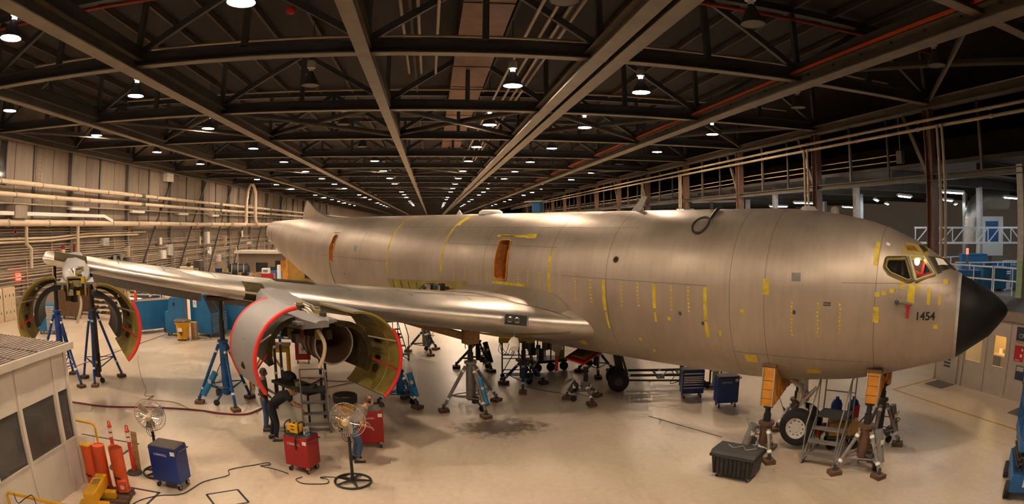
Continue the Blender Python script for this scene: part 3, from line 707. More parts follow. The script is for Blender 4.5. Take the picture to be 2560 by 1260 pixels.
# cockpit glazing
mat('pane_smoke', (.03, .03, .03), .06, 0, 0, alpha=.35)
mat('pane_amber', (.16, .07, .02), .08, 0, .5, 6.)
mat('pane_dark', (.05, .045, .03), .07, 0, .5, 5.)
def pane_poly(name, poly, m, off):
    c = (sum(p[0] for p in poly) / len(poly), sum(p[1] for p in poly) / len(poly))
    vs = [ring_pt(c[0], z_ang(*c), off)] + [ring_pt(t, z_ang(t, z), off) for t, z in poly]
    n = len(poly); return MB().add(vs, [(0, i + 1, (i + 1) % n + 1) for i in range(n)]).build(name, m, air)
for poly in (WIN1, WIN2):
    pane_poly('window_pane', poly, 'pane_smoke', -.012)
    MB().path([ring_pt(t, z_ang(t, z), -.01) for t, z in poly], .055, 6, closed=True).build('window_surround', 'chromate', air, 60)
    MB().path([ring_pt(t, z_ang(t, z), .03) for t, z in poly], .022, 6, closed=True).build('window_frame', 'dark_grey' if poly is WIN1 else 'grey_light', air, 60)
W3 = ((2.04, 4.84, .57), (1.70, 4.82, .06), (1.41, 4.545, .20), (1.79, 4.51, .80))
patch('windshield_pane', W3, 'pane_dark', .008, 6)
patch('paper_sheet', ((1.90, 4.78, .42), (1.72, 4.78, .18), (1.58, 4.62, .30), (1.80, 4.62, .58)), 'paper', .014, 5, 'white paper propped behind the windshield')
patch('windshield_pane', tuple((t, z, -s) for t, z, s in W3), 'pane_dark', .008, 6)
for q, m in ((((2.62, 5.08, .69), (2.42, 5.07, .54), (2.28, 4.95, .62), (2.54, 4.97, .80)), 'pane_amber'), (((2.35, 5.09, .38), (2.22, 5.08, .12), (2.05, 4.95, .26), (2.18, 4.93, .55)), 'pane_dark')):
    patch('eyebrow_pane', q, m, .009, 4)
    MB().path([surf3(t, s, z, .01) for t, z, s in q], .016, 6, closed=True).build('window_frame', 'chromate', air)
MB().path([surf3(t, s, z, .01) for t, z, s in W3], .024, 6, closed=True).build('window_frame', 'dark_grey', air)
MB().sphere((-2.30, -.80, 4.76), .065, 12, (1, 1, 1.4)).build('cockpit_lamp', 'cockpit_lamp', air, 60)
for a, b in (((2.40, 4.55), (2.16, 4.45)), ((2.16, 4.45), (1.98, 4.52)), ((2.12, 4.8), (2.2, 4.45)), ((2.30, 4.48), (2.05, 4.43)), ((2.42, 4.62), (2.34, 4.5))):
    MB().bar((-a[0], -.62, a[1]), (-b[0], -.62, b[1]), .055).build('harness_strap', 'orange_cone', air)
MB().bb(-2.06, -2.16, -.6, -.5, 4.5, 4.78).build('seat_back', 'blue', air)
for t in (2.62, 2.8): MB().bb(-t - .06, -t, -.75, -.6, 4.45, 4.8).build('cockpit_panel', 'chromate', air)
# number on the nose, pitot with streamer
no = text('nose_number', '1454', .235, 'black', air, (-2.0, -(sec(2.0)[0] + .006), 3.665), (PI / 2, 0, R(-13)), .004)
def skin_conform(o):
    d = bpy.context.evaluated_depsgraph_get(); me = bpy.data.meshes.new_from_object(o.evaluated_get(d))
    mw = Matrix.LocRotScale(o.location, o.rotation_euler, o.scale)
    for v in me.vertices:
        p = mw @ v.co; t = -p.x; q = surf3(t, -p.y, p.z, .006); v.co = (p.x, q[1], p.z)
    n = bpy.data.objects.new(o.name, me); C.objects.link(n); n.parent = o.parent; nm = o.name; bpy.data.objects.remove(o); n.name = nm
    n['label'] = 'black numerals 1454 on the nose'; return n
bpy.context.view_layer.update(); skin_conform(no)
MB().sphere((-2.65, -1.45, 3.96), .05, 10).build('pitot_cap', 'dark_grey', air); MB().tube((-2.62, -1.47, 3.95), (-2.3, -1.46, 3.91), .018).build('pitot_tube', 'dark_grey', air)
MB().prism([(-2.45, -1.47, 3.93), (-2.32, -1.47, 3.92), (-2.36, -1.45, 3.80), (-2.36, -1.43, 3.64), (-2.42, -1.44, 3.64), (-2.42, -1.45, 3.80)], (0, -.01, 0)).build('streamer', 'red_cart', air)
# top antennas
MB().prism([(-10.55, -.02, 5.9), (-10.2, -.02, 5.9), (-9.98, -.02, 6.32), (-10.12, -.02, 6.34)], (0, .04, 0)).build('blade_antenna', 'grey_light', air)
MB().bb(-14.5, -14.1, -.06, .06, 5.88, 6.3).build('blade_antenna', 'blue_cab', air, bevel=.02); MB().bb(-14.75, -13.95, -.14, .14, 6.28, 6.32).build('antenna_cap', 'grey_light', air)
MB().lathe([(.02, .12), (.30, .11), (.42, .04), (.44, -.06)], 16, (-16.6, 0, 5.96)).build('top_fairing', 'white_paint', air, 60); MB().prism([(-18.6, -.02, 5.9), (-18.2, -.02, 5.9), (-18.4, -.02, 6.1)], (0, .04, 0)).build('blade_antenna', 'white_paint', air)
MB().lathe([(.02, .10), (.16, .08), (.24, -.02)], 14, (-5.2, 0, 5.88)).build('top_fairing', 'grey_light', air, 60); MB().lathe([(.02, .16), (.10, .12), (.12, -.02)], 12, (-4.5, 0, 5.80)).build('top_fairing', 'grey', air, 60)
MB().bb(-7.95, -7.85, -.07, .07, 5.9, 6.12).build('probe_mast', 'black', air); MB().bb(-8.5, -7.2, -.06, .06, 6.10, 6.15).build('probe_bar', 'grey', air)
MB().path([(-7.55, -.2, 5.98), (-7.5, -.55, 5.9), (-7.48, -.95, 5.66)], .04, 8).build('receptacle_arm', 'black', air, 60)
rg = ring_pt(7.62, z_ang(7.62, 5.52), .05); MB().path([ring_pt(7.62 + .21 * math.cos(2 * PI * i / 18), z_ang(7.62, 5.50) + .155 * math.sin(2 * PI * i / 18), .05) for i in range(18)], .028, 8, closed=True).build('receptacle_ring', 'black', air, 60)
# stub of the dorsal fin, tail end
fin = [(-29.0, 5.90), (-30.2, 6.02), (-31.4, 6.30), (-32.3, 6.70), (-32.85, 6.98), (-33.2, 6.6), (-33.6, 5.85)]
MB().prism([(x, -.05, z) for x, z in fin], (0, .10, 0)).build('dorsal_fin', 'bare_metal_skin', air)
MB().path([(x, 0, z) for x, z in fin[:5]], .06, 6).build('fin_edge', 'steel_dark', air)
for t in (36.7, 37.6): band('tail_slot', t, 5.15, 4.55, .10, 'dark_grey', .006)
MB().prism([(-38.2, -.3, 4.55), (-39.0, -.3, 4.65), (-39.1, -.3, 4.5), (-38.3, -.3, 4.35)], (0, .6, 0)).build('tail_skid', 'white_paint', air)
MB().prism([(-37.2, -.25, 4.15), (-37.9, -.25, 4.42), (-37.7, -.25, 3.75), (-37.4, -.25, 3.72)], (0, .5, 0)).build('tail_fairing', 'white_paint', air)

# ------------------------------------------------------------------ wings
TAN_S, TAN_D = math.tan(R(38)), math.tan(R(7))
def w_le(s): return 11.0 + (s - 1.83) * TAN_S
def w_z(s): return 2.80 + (s - 1.83) * TAN_D
def w_c(s): return interp(s, [0, 1.83, 8.3, 15.1, 16], [10.2, 9.0, 5.7, 3.9, 3.6])
def w_th(s): return interp(s, [0, 8.3, 16], [.135, .125, .115])
def foil(x, th):
    yt = 5 * th * (.2969 * math.sqrt(x) - .126 * x - .3516 * x * x + .2843 * x ** 3 - .1036 * x ** 4); yc = .055 * x * (1 - x)
    return yc + yt, yc - yt
XS = [0, .004, .012, .025, .045, .07, .10, .15, .2, .28, .37, .47, .57, .68, .8, .9, 1.0]
def wing_pts(s, side, k=1., inc=R(1.5)):
    c = w_c(s); th = w_th(s) * k; tl, zl = w_le(s), w_z(s); up = []; lo = []
    for x in XS:
        a, b = foil(x, th); up.append((-(tl + x * c), -side * s, zl + a * c - x * c * math.sin(inc))); lo.append((-(tl + x * c), -side * s, zl + b * c - x * c * math.sin(inc)))
    return up + lo[::-1][1:-1]
def wing_u(t, s, upper=True):
    x = max(0, min(1, (t - w_le(s)) / w_c(s))); a, b = foil(x, w_th(s)); return w_z(s) + (a if upper else b) * w_c(s) - x * w_c(s) * math.sin(R(1.5))
for side in (1, -1):
    ss = [.6, 1.83, 3, 4.2, 5.4, 6.6, 7.8, 8.8, 9.8, 10.8, 11.8, 12.8, 13.8, 14.6, 15.0]
    rows = [wing_pts(s, side) for s in ss] + [wing_pts(15.1, side, .8), wing_pts(15.16, side, .35)]
    b = MB().grid(rows, cv=True); n = len(rows[0]); b.f.append(tuple((len(rows) - 1) * n + j for j in range(n)))
    w = b.build('wing', 'alu', air, 40)
    if side == 1: wing_r = w; w['label'] = 'starboard wing with bare metal skin'
# skin seams, primer and rear spar edge on the starboard wing
def wstrip(name, s0, s1, x0, x1, m, off=.006, n=12, upper=True, parent=None):
    rows = []
    for i in range(n + 1):
        s = s0 + (s1 - s0) * i / n; row = []
        for j in range(9):
            x = x0 + (x1 - x0) * ((j / 8) ** 2 if x0 == 0 else j / 8); a, b = foil(x, w_th(s)); c = w_c(s)
            row.append((-(w_le(s) + x * c), -s, w_z(s) + (a + off / c * 1.2 if upper else b - off / c) * c - x * c * math.sin(R(1.5))))
        rows.append(row)
    return MB().grid(rows).build(name, m, parent or wing_r, 60)
wstrip('primer_strip', 1.9, 8.0, .33, .36, 'chromate_bright'); wstrip('primer_strip', 8.8, 14, .30, .345, 'chromate'); wstrip('primer_strip', 6.2, 8.0, .40, .60, 'chromate'); wstrip('primer_strip', 9.2, 15, .55, .8, 'chromate')
for s in (3.6, 4.9, 6.3, 9.6, 11.0, 12.4): wstrip('wing_seam', s, s + .025, .012, .9, 'steel_dark', .006, 1)
wstrip('wing_seam', 1.9, 15, .18, .186, 'steel_dark', .006); wstrip('spar_edge', 2.4, 15, .94, 1.0, 'steel_dark', .012)
wstrip('wing_cavity', 8.5, 9.0, .0, .07, 'pocket_dark', .03, 4); wstrip('wing_cavity', 8.5, 9.0, .0, .05, 'pocket_dark', .03, 4, False); wstrip('wing_cavity', 13.5, 14.7, .0, .20, 'pocket_dark', .03, 6); wstrip('wing_cavity', 6.9, 7.9, .2, .32, 'pocket_dark', .015, 4)
wstrip('flap_panel', 9.2, 13.2, .86, 1.0, 'grey', -.01, 6, False)
# underside: lowered grey flap along the trailing edge
MB().prism([(-(w_le(9) + w_c(9)), -9.0, wing_u(99, 9) + .0), (-(w_le(14) + w_c(14)), -14.0, wing_u(99, 14)), (-(w_le(14) + w_c(14) + .35), -14.0, wing_u(99, 14) - .72), (-(w_le(9) + w_c(9) + .4), -9.0, wing_u(99, 9) - .80)], (-.06, 0, .02)).build('lowered_flap', 'grey', air)
MB().prism([(-(w_le(4) + w_c(4)), -3.4, wing_u(99, 3.4)), (-(w_le(8) + w_c(8)), -8.2, wing_u(99, 8.2)), (-(w_le(8) + w_c(8) + .5), -8.2, wing_u(99, 8.2) - .8), (-(w_le(4) + w_c(4) + .5), -3.4, wing_u(99, 3.4) - .7)], (-.06, 0, .02)).build('lowered_flap', 'grey', air)
# wing-root fairing
FT = [11.15, 11.3, 11.6, 11.9, 12.5, 13.25, 14.2, 15.2, 15.7]; FZ = [2.86, 3.05, 3.42, 3.60, 3.66, 3.69, 3.65, 3.60, 3.57]
rows = []
for t, z in zip(FT, FZ):
    a = z_ang(t, z); p0 = Vector(ring_pt(t, a, .01)); s2 = min(2.75, 1.84 + (t - 11.05) * .55); tw = max(t, w_le(s2) + .02); p2 = Vector((-tw, -s2, wing_u(tw, s2) + .015))
    p1 = Vector((-(t + tw) / 2, -(1.9 + (s2 - 1.84) * .25), p0.z * .42 + p2.z * .58 - .03)); row = []
    for j in range(7):
        u = j / 6; row.append(p0 * (1 - u) ** 2 + p1 * 2 * u * (1 - u) + p2 * u * u)
    rows.append(row)
MB().grid(rows).build('wing_root_fairing', 'bare_metal_skin', air, 60)
rows = []
for t, z in ((11.15, 2.8), (11.4, 2.62), (11.8, 2.45), (12.6, 2.25), (13.6, 2.1), (14.8, 2.05)):
    a = z_ang(t, z); p0 = Vector(ring_pt(t, a, .01)); s2 = min(2.9, 1.84 + (t - 11.05) * .7); tw = max(t, w_le(s2) + .02); p2 = Vector((-tw, -s2, wing_u(tw, s2, False) - .015)); p1 = Vector((-(t + tw) / 2, -(1.9 + (s2 - 1.84) * .4), min(p0.z, p2.z) + .02)); rows.append([p0 * (1 - u) ** 2 + p1 * 2 * u * (1 - u) + p2 * u * u for u in [j / 6 for j in range(7)]])
MB().grid(rows).build('wing_root_fairing', 'chromate', air, 60)
# landing light box in the leading edge
s0 = 3.15; P = Vector((-w_le(s0) + .02, -s0, w_z(s0) + .02)); d = Vector((TAN_S, 1, 0)).normalized(); dv = Vector((-d.x, -d.y, 0)) if False else Vector((-math.sin(R(38)), -math.cos(R(38)), math.sin(R(7)))).normalized()
nrm = Vector((math.cos(R(38)), -math.sin(R(38)), .18)).normalized(); upv = dv.cross(nrm).normalized()
if upv.z < 0: upv = -upv
c0 = P + nrm * .045 + upv * .02
lb = MB().add([c0 + dv * a * .30 + upv * b * .145 + nrm * e for e in (-.25, 0) for a, b in ((-1, -1), (1, -1), (1, 1), (-1, 1))], ((3, 2, 1, 0), (4, 5, 6, 7), (0, 1, 5, 4), (1, 2, 6, 5), (2, 3, 7, 6), (3, 0, 4, 7))).build('light_box', 'black', air)
for k in (-.02, .17):
    c1 = c0 + dv * k + nrm * .004
    o = MB().tube(c1 - nrm * .02, c1 + nrm * .02, .085, .095, 16).build('landing_light', 'chrome', lb, 50)
    MB().tube(c1 + nrm * .02, c1 + nrm * .024, .075, .055, 16).build('light_glass', 'chrome', lb)
for k in (-1, 1): MB().bar(c0 + dv * k * .31 - upv * .15, c0 + dv * k * .31 + upv * .15, .03).build('light_frame', 'mid_grey', lb)
for k in (-1, 1): MB().bar(c0 - dv * .31 + upv * k * .155, c0 + dv * .31 + upv * k * .155, .03).build('light_frame', 'mid_grey', lb)

# ------------------------------------------------------------------ pylons and opened cowlings
def pylon(sN, tF, tag_lab):
    tl, zl = w_le(sN), w_z(sN); st = Vector
    rows = []
    for t, w, zt, zb in ((tF - .1, .16, zl - .22, zl - .38), (tF + .3, .34, zl - .12, zl - .46), (tF + 1.2, .44, zl + .0, zl - .52), (tl - .6, .48, zl + .10, zl - .50), (tl + .3, .44, zl + .22, zl - .35), (tl + 1.4, .30, zl + .36, zl - .25)):
        rows.append([(-t, -(sN + w * x), zb + (zt - zb) * y) for x, y in ((-1, 0), (-1, .7), (-.7, .95), (0, 1), (.7, .95), (1, .7), (1, 0))])
    b = MB().grid(rows, cv=True); n = 7; b.f.append(tuple(range(n))); b.f.append(tuple(5 * n + j for j in range(n)))
    o = b.build('pylon', 'cowl_grey', air, 40); o['label'] = tag_lab
    # bare wiring and brackets at the front
    for k in range(14):
        a = rnd.uniform(-.25, .25); t0 = tF + .45 + rnd.uniform(-.1, .2); pts = [(-(t0 + 1.1), -(sN + a), zl - .02), (-(t0 + .5), -(sN + a * .8 + rnd.uniform(-.1, .1)), zl - .06 + rnd.uniform(0, .08)), (-(t0 + .1), -(sN + a * .6), zl - .12 + rnd.uniform(-.04, .08)), (-(t0 - .3), -(sN + a * .7), zl - .26 - rnd.uniform(0, .12))]
        MB().path(smooth_path(pts, 4), .016, 5).build('wiring', ('paper', 'chromate', 'steel_dark', 'beige')[k % 4], o)
    for k in range(5): MB().box(-(tF + .2 + k * .2), -(sN + rnd.uniform(-.2, .2)), zl - .14 + k * .04, .14, .14, .12, rnd.random()).build('mount_bracket', ('steel_dark', 'chromate', 'galv')[k % 3], o)
    return o
def shell(cs, cz, r, a0, a1, t0, t1, th, m_out, m_in, name, parent, n=20, taper=0.):
    # a curved door: outer skin, inner skin, joined edges (two meshes: outside, inside)
    def pts(rr, t): return [(-t, -(cs + rr * math.cos(a)), cz + rr * math.sin(a)) for a in [a0 + (a1 - a0) * i / n for i in range(n + 1)]]
    k = 4; outer = [pts(r - taper * j / k, t0 + (t1 - t0) * j / k) for j in range(k + 1)]; inner = [pts(r - th - taper * j / k, t0 + (t1 - t0) * j / k) for j in range(k + 1)]
    b = MB().grid(outer); o = b.build(name, m_out, parent, 60)
    MB().grid(inner).build('inner_skin', m_in, o, 60)
    e = MB(); e.grid([outer[0], inner[0]]); e.grid([outer[-1], inner[-1]]); e.grid([[x[0] for x in outer], [x[0] for x in inner]]); e.grid([[x[-1] for x in outer], [x[-1] for x in inner]]); e.build('edge', m_in, o)
    return o, outer, inner
def nacelle(sN, tF, star, port, red_l, red_r, zl, tp=0.):
    # star / port: (centre s, centre z, a0, a1)
    for (cs, cz, a0, a1), red, sd in ((star, red_l, 1), (port, red_r, -1)):
        o, outer, inner = shell(cs, cz, 1.2, a0, a1, tF, tF + 1.95, .05, 'cowl_grey', 'chromate', 'fan_cowl_door', air, 20, tp)
        if red:
            i0 = 0 if red == 'full' else 8
            MB().path([Vector(p) + Vector((.01, 0, 0)) for p in outer[0][i0:]], .052, 8).build('red_edge_guard', 'red_edge', o, 60)
            if red == 'full': MB().path([Vector(p) for p in outer[-1]], .03, 6).build('red_edge_guard', 'red_edge', o, 60)
        for k in (5, 9, 13):                                   # stiffeners, latches and a data plate on the inside
            p0 = Vector(inner[1][k]); p1 = Vector(inner[3][k]); MB().bar(p0, p1, .03, .02).build('stay_rod', 'galv', o)
        for j in (1, 3): MB().path([Vector(p) for p in inner[j]], .018, 5).build('frame_rib', 'chromate', o)
        k = 16; c = Vector(inner[2][k]); MB().sphere(c, .11, 10, (1, 1, 1)).build('data_plate', 'pocket_dark', o); 
        for k in (6, 11, 14): MB().box(*(Vector(inner[2][k])), .22, .08, .08).build('latch', 'galv' if k == 6 else 'pocket_dark', o)
        # inner (reverser) half duct hanging inside the door
        q, out2, in2 = shell(cs - sd * .15, cz + .05, .86, a0, a0 + (a1 - a0) * .86, tF + .55, tF + 2.3, .14, 'black', 'pocket_dark' if tF < 15 else 'black', 'inner_duct_half', air, 16, .12)
        MB().bar(out2[0][8], inner[0][10], .03).build('hold_open_rod', 'galv', q); MB().bar(out2[0][13], inner[0][15], .03).build('hold_open_rod', 'red', q)
    # beam between the hinges
    MB().bb(-(tF + 1.8), -(tF + .25), -(sN + .5), -(sN - .55), zl - .34, zl - .28).build('hinge_beam', 'mid_grey', air)
    for k in range(10): MB().box(-(tF + .4 + k * .13), -(sN + rnd.uniform(-.45, .4)), zl - .50 - rnd.uniform(0, .25), .2, .16, .22, rnd.random()).build('strut_fitting', ('pocket_dark', 'chromate', 'steel_dark', 'black', 'red_pipe')[k % 5], air)
    MB().path(smooth_path([(-(tF + .3), -(sN - .05), zl - .5), (-(tF + .1), -(sN - .12), zl - .8), (-(tF + .05), -(sN - .05), zl - 1.1), (-(tF + .12), -(sN + .05), zl - 1.35)], 4), .045, 8).build('bleed_pipe', 'beige', air, 60)
zi, zo = w_z(8.3), w_z(13.9)
pylon(8.3, 13.0, 'grey inboard pylon with bare wiring at its front'); pylon(13.9, 17.6, 'outboard pylon with its nose fairing off')
nacelle(8.3, 13.0, (8.78, 2.5, R(84), R(-34)), (7.35, 2.3, R(86), R(236)), 'full', 'part', zi)
nacelle(13.9, 17.4, (14.6, 3.0, R(92), R(-38)), (13.25, 2.8, R(90), R(232)), None, 'part', zo, .30)
ec = MB().lathe([(.30, 0), (.44, .15), (.50, .7), (.53, 1.25), (.55, 1.30), (.50, 1.30), (.46, .7), (.30, .25), (.0005, .22)], 26, (-15.1, -7.6, 2.62), 'X', False).build('exhaust_core', 'brown_duct', air, 40)
for x in (.35, .7, 1.0): MB().path([(-15.1 + x, -7.6 + (.475 + x * .05) * math.cos(2 * PI * i / 26), 2.62 + (.475 + x * .05) * math.sin(2 * PI * i / 26)) for i in range(26)], .015, 6, closed=True).build('core_ring', 'steel_dark', ec)
MB().path([(-13.8, -7.6 + .525 * math.cos(2 * PI * i / 26), 2.62 + .525 * math.sin(2 * PI * i / 26)) for i in range(26)], .022, 6, closed=True).build('core_ring', 'galv', ec)
bk = MB().bb(-(17.6 + .05), -(17.6 - .06), -14.15, -13.65, zo - .62, zo - .16).build('pylon_bulkhead', 'pocket_dark', air)
for k in range(9): MB().box(-17.5 + rnd.uniform(-.05, .08), -13.9 + rnd.uniform(-.2, .2), zo - .40 + rnd.uniform(-.2, .18), .10, rnd.uniform(.06, .16), rnd.uniform(.05, .16), 0).build('bulkhead_fitting', ('chromate', 'steel_dark', 'chromate_bright', 'galv')[k % 4], bk)
for a, b in (((-.27, -.62), (-.27, -.14)), ((.27, -.62), (.27, -.14)), ((-.27, -.14), (.27, -.14))): MB().bar((-17.53, -13.9 + a[0], zo + a[1]), (-17.53, -13.9 + b[0], zo + b[1]), .05).build('bulkhead_frame', 'chromate', bk)
bag = MB().sphere((-(w_le(2.9) + .45), -2.95, 2.28), .17, 10, (.6, 1., 1.15))
bag.v = [tuple(c + rnd.uniform(-.025, .025) for c in v) for v in bag.v]; bag.build('hanging_bag', 'paper', air)
for q in (((11.85, 2.52), (11.45, 2.55), (11.35, 2.45), (11.85, 2.40)), ((11.62, 2.42), (11.35, 2.45), (11.2, 2.15), (11.45, 2.12))): patch('primer_patch', q, 'chromate_bright', .012, 4)
MB().tube((-(w_le(2.9) + .45), -2.95, 2.4), (-(w_le(2.9) + .45), -2.95, 2.72), .006, n=5).build('bag_string', 'paper', air)

# ------------------------------------------------------------------ nose gear
def gear():
    g = MB().tube((-5.15, 0, 2.0), (-5.1, 0, 1.25), .13, n=16); g.tube((-5.1, 0, 1.25), (-5.08, 0, .62), .09, n=16); g.lathe([(.15, 1.22), (.17, 1.25), (.17, 1.42), (.14, 1.45)], 16, (-5.1, 0, 0)); g.lathe([(.15, .86), (.16, .88), (.16, .98), (.14, 1.0)], 16, (-5.09, 0, 0))
    o = g.build('nose_gear_strut', 'white_paint', air, 50)
    MB().tube((-5.08, -.36, .6), (-5.08, .36, .6), .06).build('axle', 'white_paint', o)
    MB().tube((-5.1, 0, 1.5), (-5.9, .0, 1.95), .05).build('drag_brace', 'white_paint', o); MB().bar((-4.9, .1, 1.1), (-4.88, .1, .7), .05).build('torque_link', 'grey_light', o)
    for y in (-.16, .16): MB().tube((-5.0, y, 1.3), (-4.8, y, 1.55), .045).build('steering_jack', 'galv', o)
    for k in range(5): MB().path(smooth_path([(-5.0 - .05 * k, -.15, 1.7), (-5.05, -.2 - .02 * k, 1.4), (-5.15, -.15, 1.1)], 4), .012, 5).build('hydraulic_line', 'galv', o)
    for y in (-.27, .27):
        tyre = MB().lathe([(.27, -.15), (.38, -.165), (.45, -.13), (.48, -.06), (.485, 0), (.48, .06), (.45, .13), (.38, .165), (.27, .15)], 32, (-5.08, y, .60), 'Y', False).build('tyre', 'black_rubber', o, 60)
        sgn = -1 if y < 0 else 1
        MB().lathe([(.285, .10 * sgn), (.28, .145 * sgn), (.25, .15 * sgn), (.235, .10 * sgn), (.12, .09 * sgn), (.10, .13 * sgn), (.0005, .14 * sgn)], 28, (-5.08, y, .60), 'Y').build('wheel_hub', 'white_paint', tyre, 30)
        for k in range(10): MB().box(-5.08 + .185 * math.cos(k * PI / 5), y + .10 * sgn, .60 + .185 * math.sin(k * PI / 5), .03, .02, .03).build('hub_bolt', 'dark_grey', tyre)
    MB().bb(-4.55, -4.45, -.3, .3, .42, .62).build('gear_chock_block', 'red_pipe', o)
gear()
# open hatch / doors under the belly
MB().path(smooth_path([(-14.9, -2.6, 2.15), (-14.8, -2.65, 1.9), (-14.85, -2.6, 1.7)], 4), .012, 5).build('hanging_wire', 'black', air)
# ================================================================== JACKS
def tripod_jack(name, label, ctr, feet, zb, zt, leg='mid_grey', body='mid_grey', ram='black', tank=None, r=.11, group=None, block=None, tank_at=1, braces=True, hand=True):
    t = thing(name, label, 'aircraft jack', (ctr[0], ctr[1], 0), 0, group)
    F = [Vector((x - ctr[0], y - ctr[1], 0)) for x, y in feet]
    MB().lathe([(r * .7, .32), (r, .36), (r, zb - .08), (r * 1.35, zb - .06), (r * 1.35, zb), (r * .8, zb + .02)], 16).build('cylinder', body, t, 40)
    MB().lathe([(r * .62, zb), (r * .62, zb + (zt - zb) * .5), (r * .45, zb + (zt - zb) * .5 + .01), (r * .45, zt - .05), (r * .8, zt - .04), (r * .8, zt)], 14).build('ram', ram, t, 40)
    for i, f in enumerate(F):
        top = f.normalized() * r * 1.1 + Vector((0, 0, zb - .14)); bot = f + Vector((0, 0, .16))
        lg = MB().tube(top, bot, .052, .048, 10).build('leg', leg, t, 50)
        for u in (.12, .80):
            p = top.lerp(bot, u); d = (bot - top).normalized() * .035
            MB().tube(p - d, p + d, .060, n=10).build('reflector_band', 'reflector', lg, 50)
        MB().box(f.x, f.y, .05, .30, .26, .10, math.atan2(f.y, f.x)).build('foot_block', 'wood_dark', t)
        MB().tube(f + Vector((0, 0, .10)), f + Vector((0, 0, .24)), .06, .04).build('foot_screw', 'dark_grey', t)
        if braces:
            for u in (.72,):
                MB().tube((0, 0, .42), top.lerp(bot, u), .022).build('brace_rod', leg, t)
                MB().tube(top.lerp(bot, u), (F[(i + 1) % 3].normalized() * r * 1.1 + Vector((0, 0, zb - .14))).lerp(F[(i + 1) % 3] + Vector((0, 0, .16)), u), .016, n=6).build('brace_rod', leg, t)
    # a caster and hand pump at the base
    f = F[tank_at].normalized()
    MB().tube((f.x * .34 - f.y * .2, f.y * .34 + f.x * .2 - .03, .1), (f.x * .34 - f.y * .2, f.y * .34 + f.x * .2 + .03, .1), .10, n=14).build('caster', 'black_rubber', t, 40)
    MB().bar((f.x * .1, f.y * .1, .45), (f.x * .34 - f.y * .2, f.y * .34 + f.x * .2, .12), .05).build('caster_arm', leg, t)
    MB().box(f.x * .28, f.y * .28, .38, .18, .14, .2, .6).build('pump', 'dark_grey', t, bevel=.02)
    if hand: MB().tube((f.x * .3, f.y * .3, .45), (f.x * .55 + f.y * .1, f.y * .55, .95), .014, n=6).build('pump_handle', 'galv', t)
    MB().path(smooth_path([(f.x * .25, f.y * .25, .5), (f.x * .5 + .1, f.y * .5, .7), (f.x * .2, f.y * .2 + .1, zb * .6), (0, -.1, zb * .7)], 5), .012, 5).build('hydraulic_hose', 'black_rubber', t)
    if tank:
        top = F[tank_at].normalized() * .30 + Vector((0, 0, min(zb * .95, 1.05))); bot = F[tank_at] * .80 + Vector((0, 0, .32)); off = Vector((-f.y, f.x, 0)) * .12
        g = MB().tube(top + off, bot + off, .10, n=14).build('fluid_tank', tank, t, 40)
        d = (bot - top).normalized()
        for u in (.03, .97): MB().tube(top.lerp(bot, u) + off - d * .02, top.lerp(bot, u) + off + d * .02, .106, n=14).build('tank_cap', tank, g, 40)
        MB().box(*(top.lerp(bot, .4) + off - Vector((0, .09, -.02))), .09, .03, .12).build('tank_decal', 'paper', g)
    if block: MB().box(0, 0, zt + block[2] / 2, *block[:3], block[3]).build('wood_block', block[4], t, bevel=.01)
    return t
def tri(c, r, a): return [(c[0] + r * math.cos(R(a + 120 * i)), c[1] + r * math.sin(R(a + 120 * i))) for i in range(3)]
tripod_jack('tripod_jack', 'blue tripod jack with pale tank under the middle of the wing', (-6.5, 16.93), [(-7.45, 16.78), (-6.02, 16.28), (-6.01, 17.73)], 2.05, 3.28, 'blue_jack', 'blue_jack', 'black', 'blue_bright', .13, tank_at=0, block=(.9, .35, .10, .2, 'wood_dark'))
tripod_jack('tripod_jack', 'grey tripod jack with a pale blue tank and timber block at wing root', (1.1, 16.95), [(.28, 16.77), (1.47, 16.11), (1.95, 17.75)], 1.52, 2.06, 'mid_grey', 'mid_grey', 'black', 'blue_bright', .14, block=(.40, .34, .42, .5, 'wood'), tank_at=1)
tripod_jack('tripod_jack', 'tall dark grey jack beneath the outer engine pylon', (-12.3, 18.1), [(-11.75, 18.95), (-12.0, 17.3), (-13.1, 18.2)], 2.62, 4.12, 'blue', 'dark_grey', 'black', 'black', .14, tank_at=1)
tripod_jack('tripod_jack', 'blue tripod jack under the wing tip, beside the tall dark one', (-13.65, 17.5), [(-12.45, 17.0), (-14.3, 16.7), (-13.9, 18.5)], 2.55, 4.35, 'blue', 'blue', 'black', None, .14, tank_at=1)
tripod_jack('tripod_jack', 'small dark jack standing alone far beyond the wing, with a slanting handle', (-.35, 25.2), tri((-.35, 25.2), .75, -70), 1.05, 1.9, 'dark_grey', 'mid_grey', 'black', 'dark_grey', .10, tank_at=1)
tripod_jack('tripod_jack', 'black jack with a black tank behind the grey wing-root jack', (1.75, 22.3), tri((1.75, 22.3), .85, -60), 1.10, 2.2, 'dark_grey', 'black', 'black', 'black', .10, tank_at=0)
tripod_jack('tripod_jack', 'dark jack under the belly next to the yellow tray stand', (3.05, 19.3), tri((3.05, 19.3), .8, -100), .98, 1.62, 'blue', 'dark_grey', 'black', 'dark_grey', .13, tank_at=1)
tripod_jack('tripod_jack', 'low jack below the red framed panel under the belly', (4.72, 17.35), tri((4.72, 17.35), .58, -85), .62, 1.10, 'mid_grey', 'mid_grey', 'black', 'dark_grey', .12, tank_at=2)
tripod_jack('tripod_jack', 'squat steel jack beside the nose wheels under the orange cradle', (7.58, 11.28), [(7.50, 10.86), (7.12, 11.62), (8.05, 11.65)], .92, 1.32, 'galv', 'brown_duct', 'black', 'grey', .15, tank_at=1)
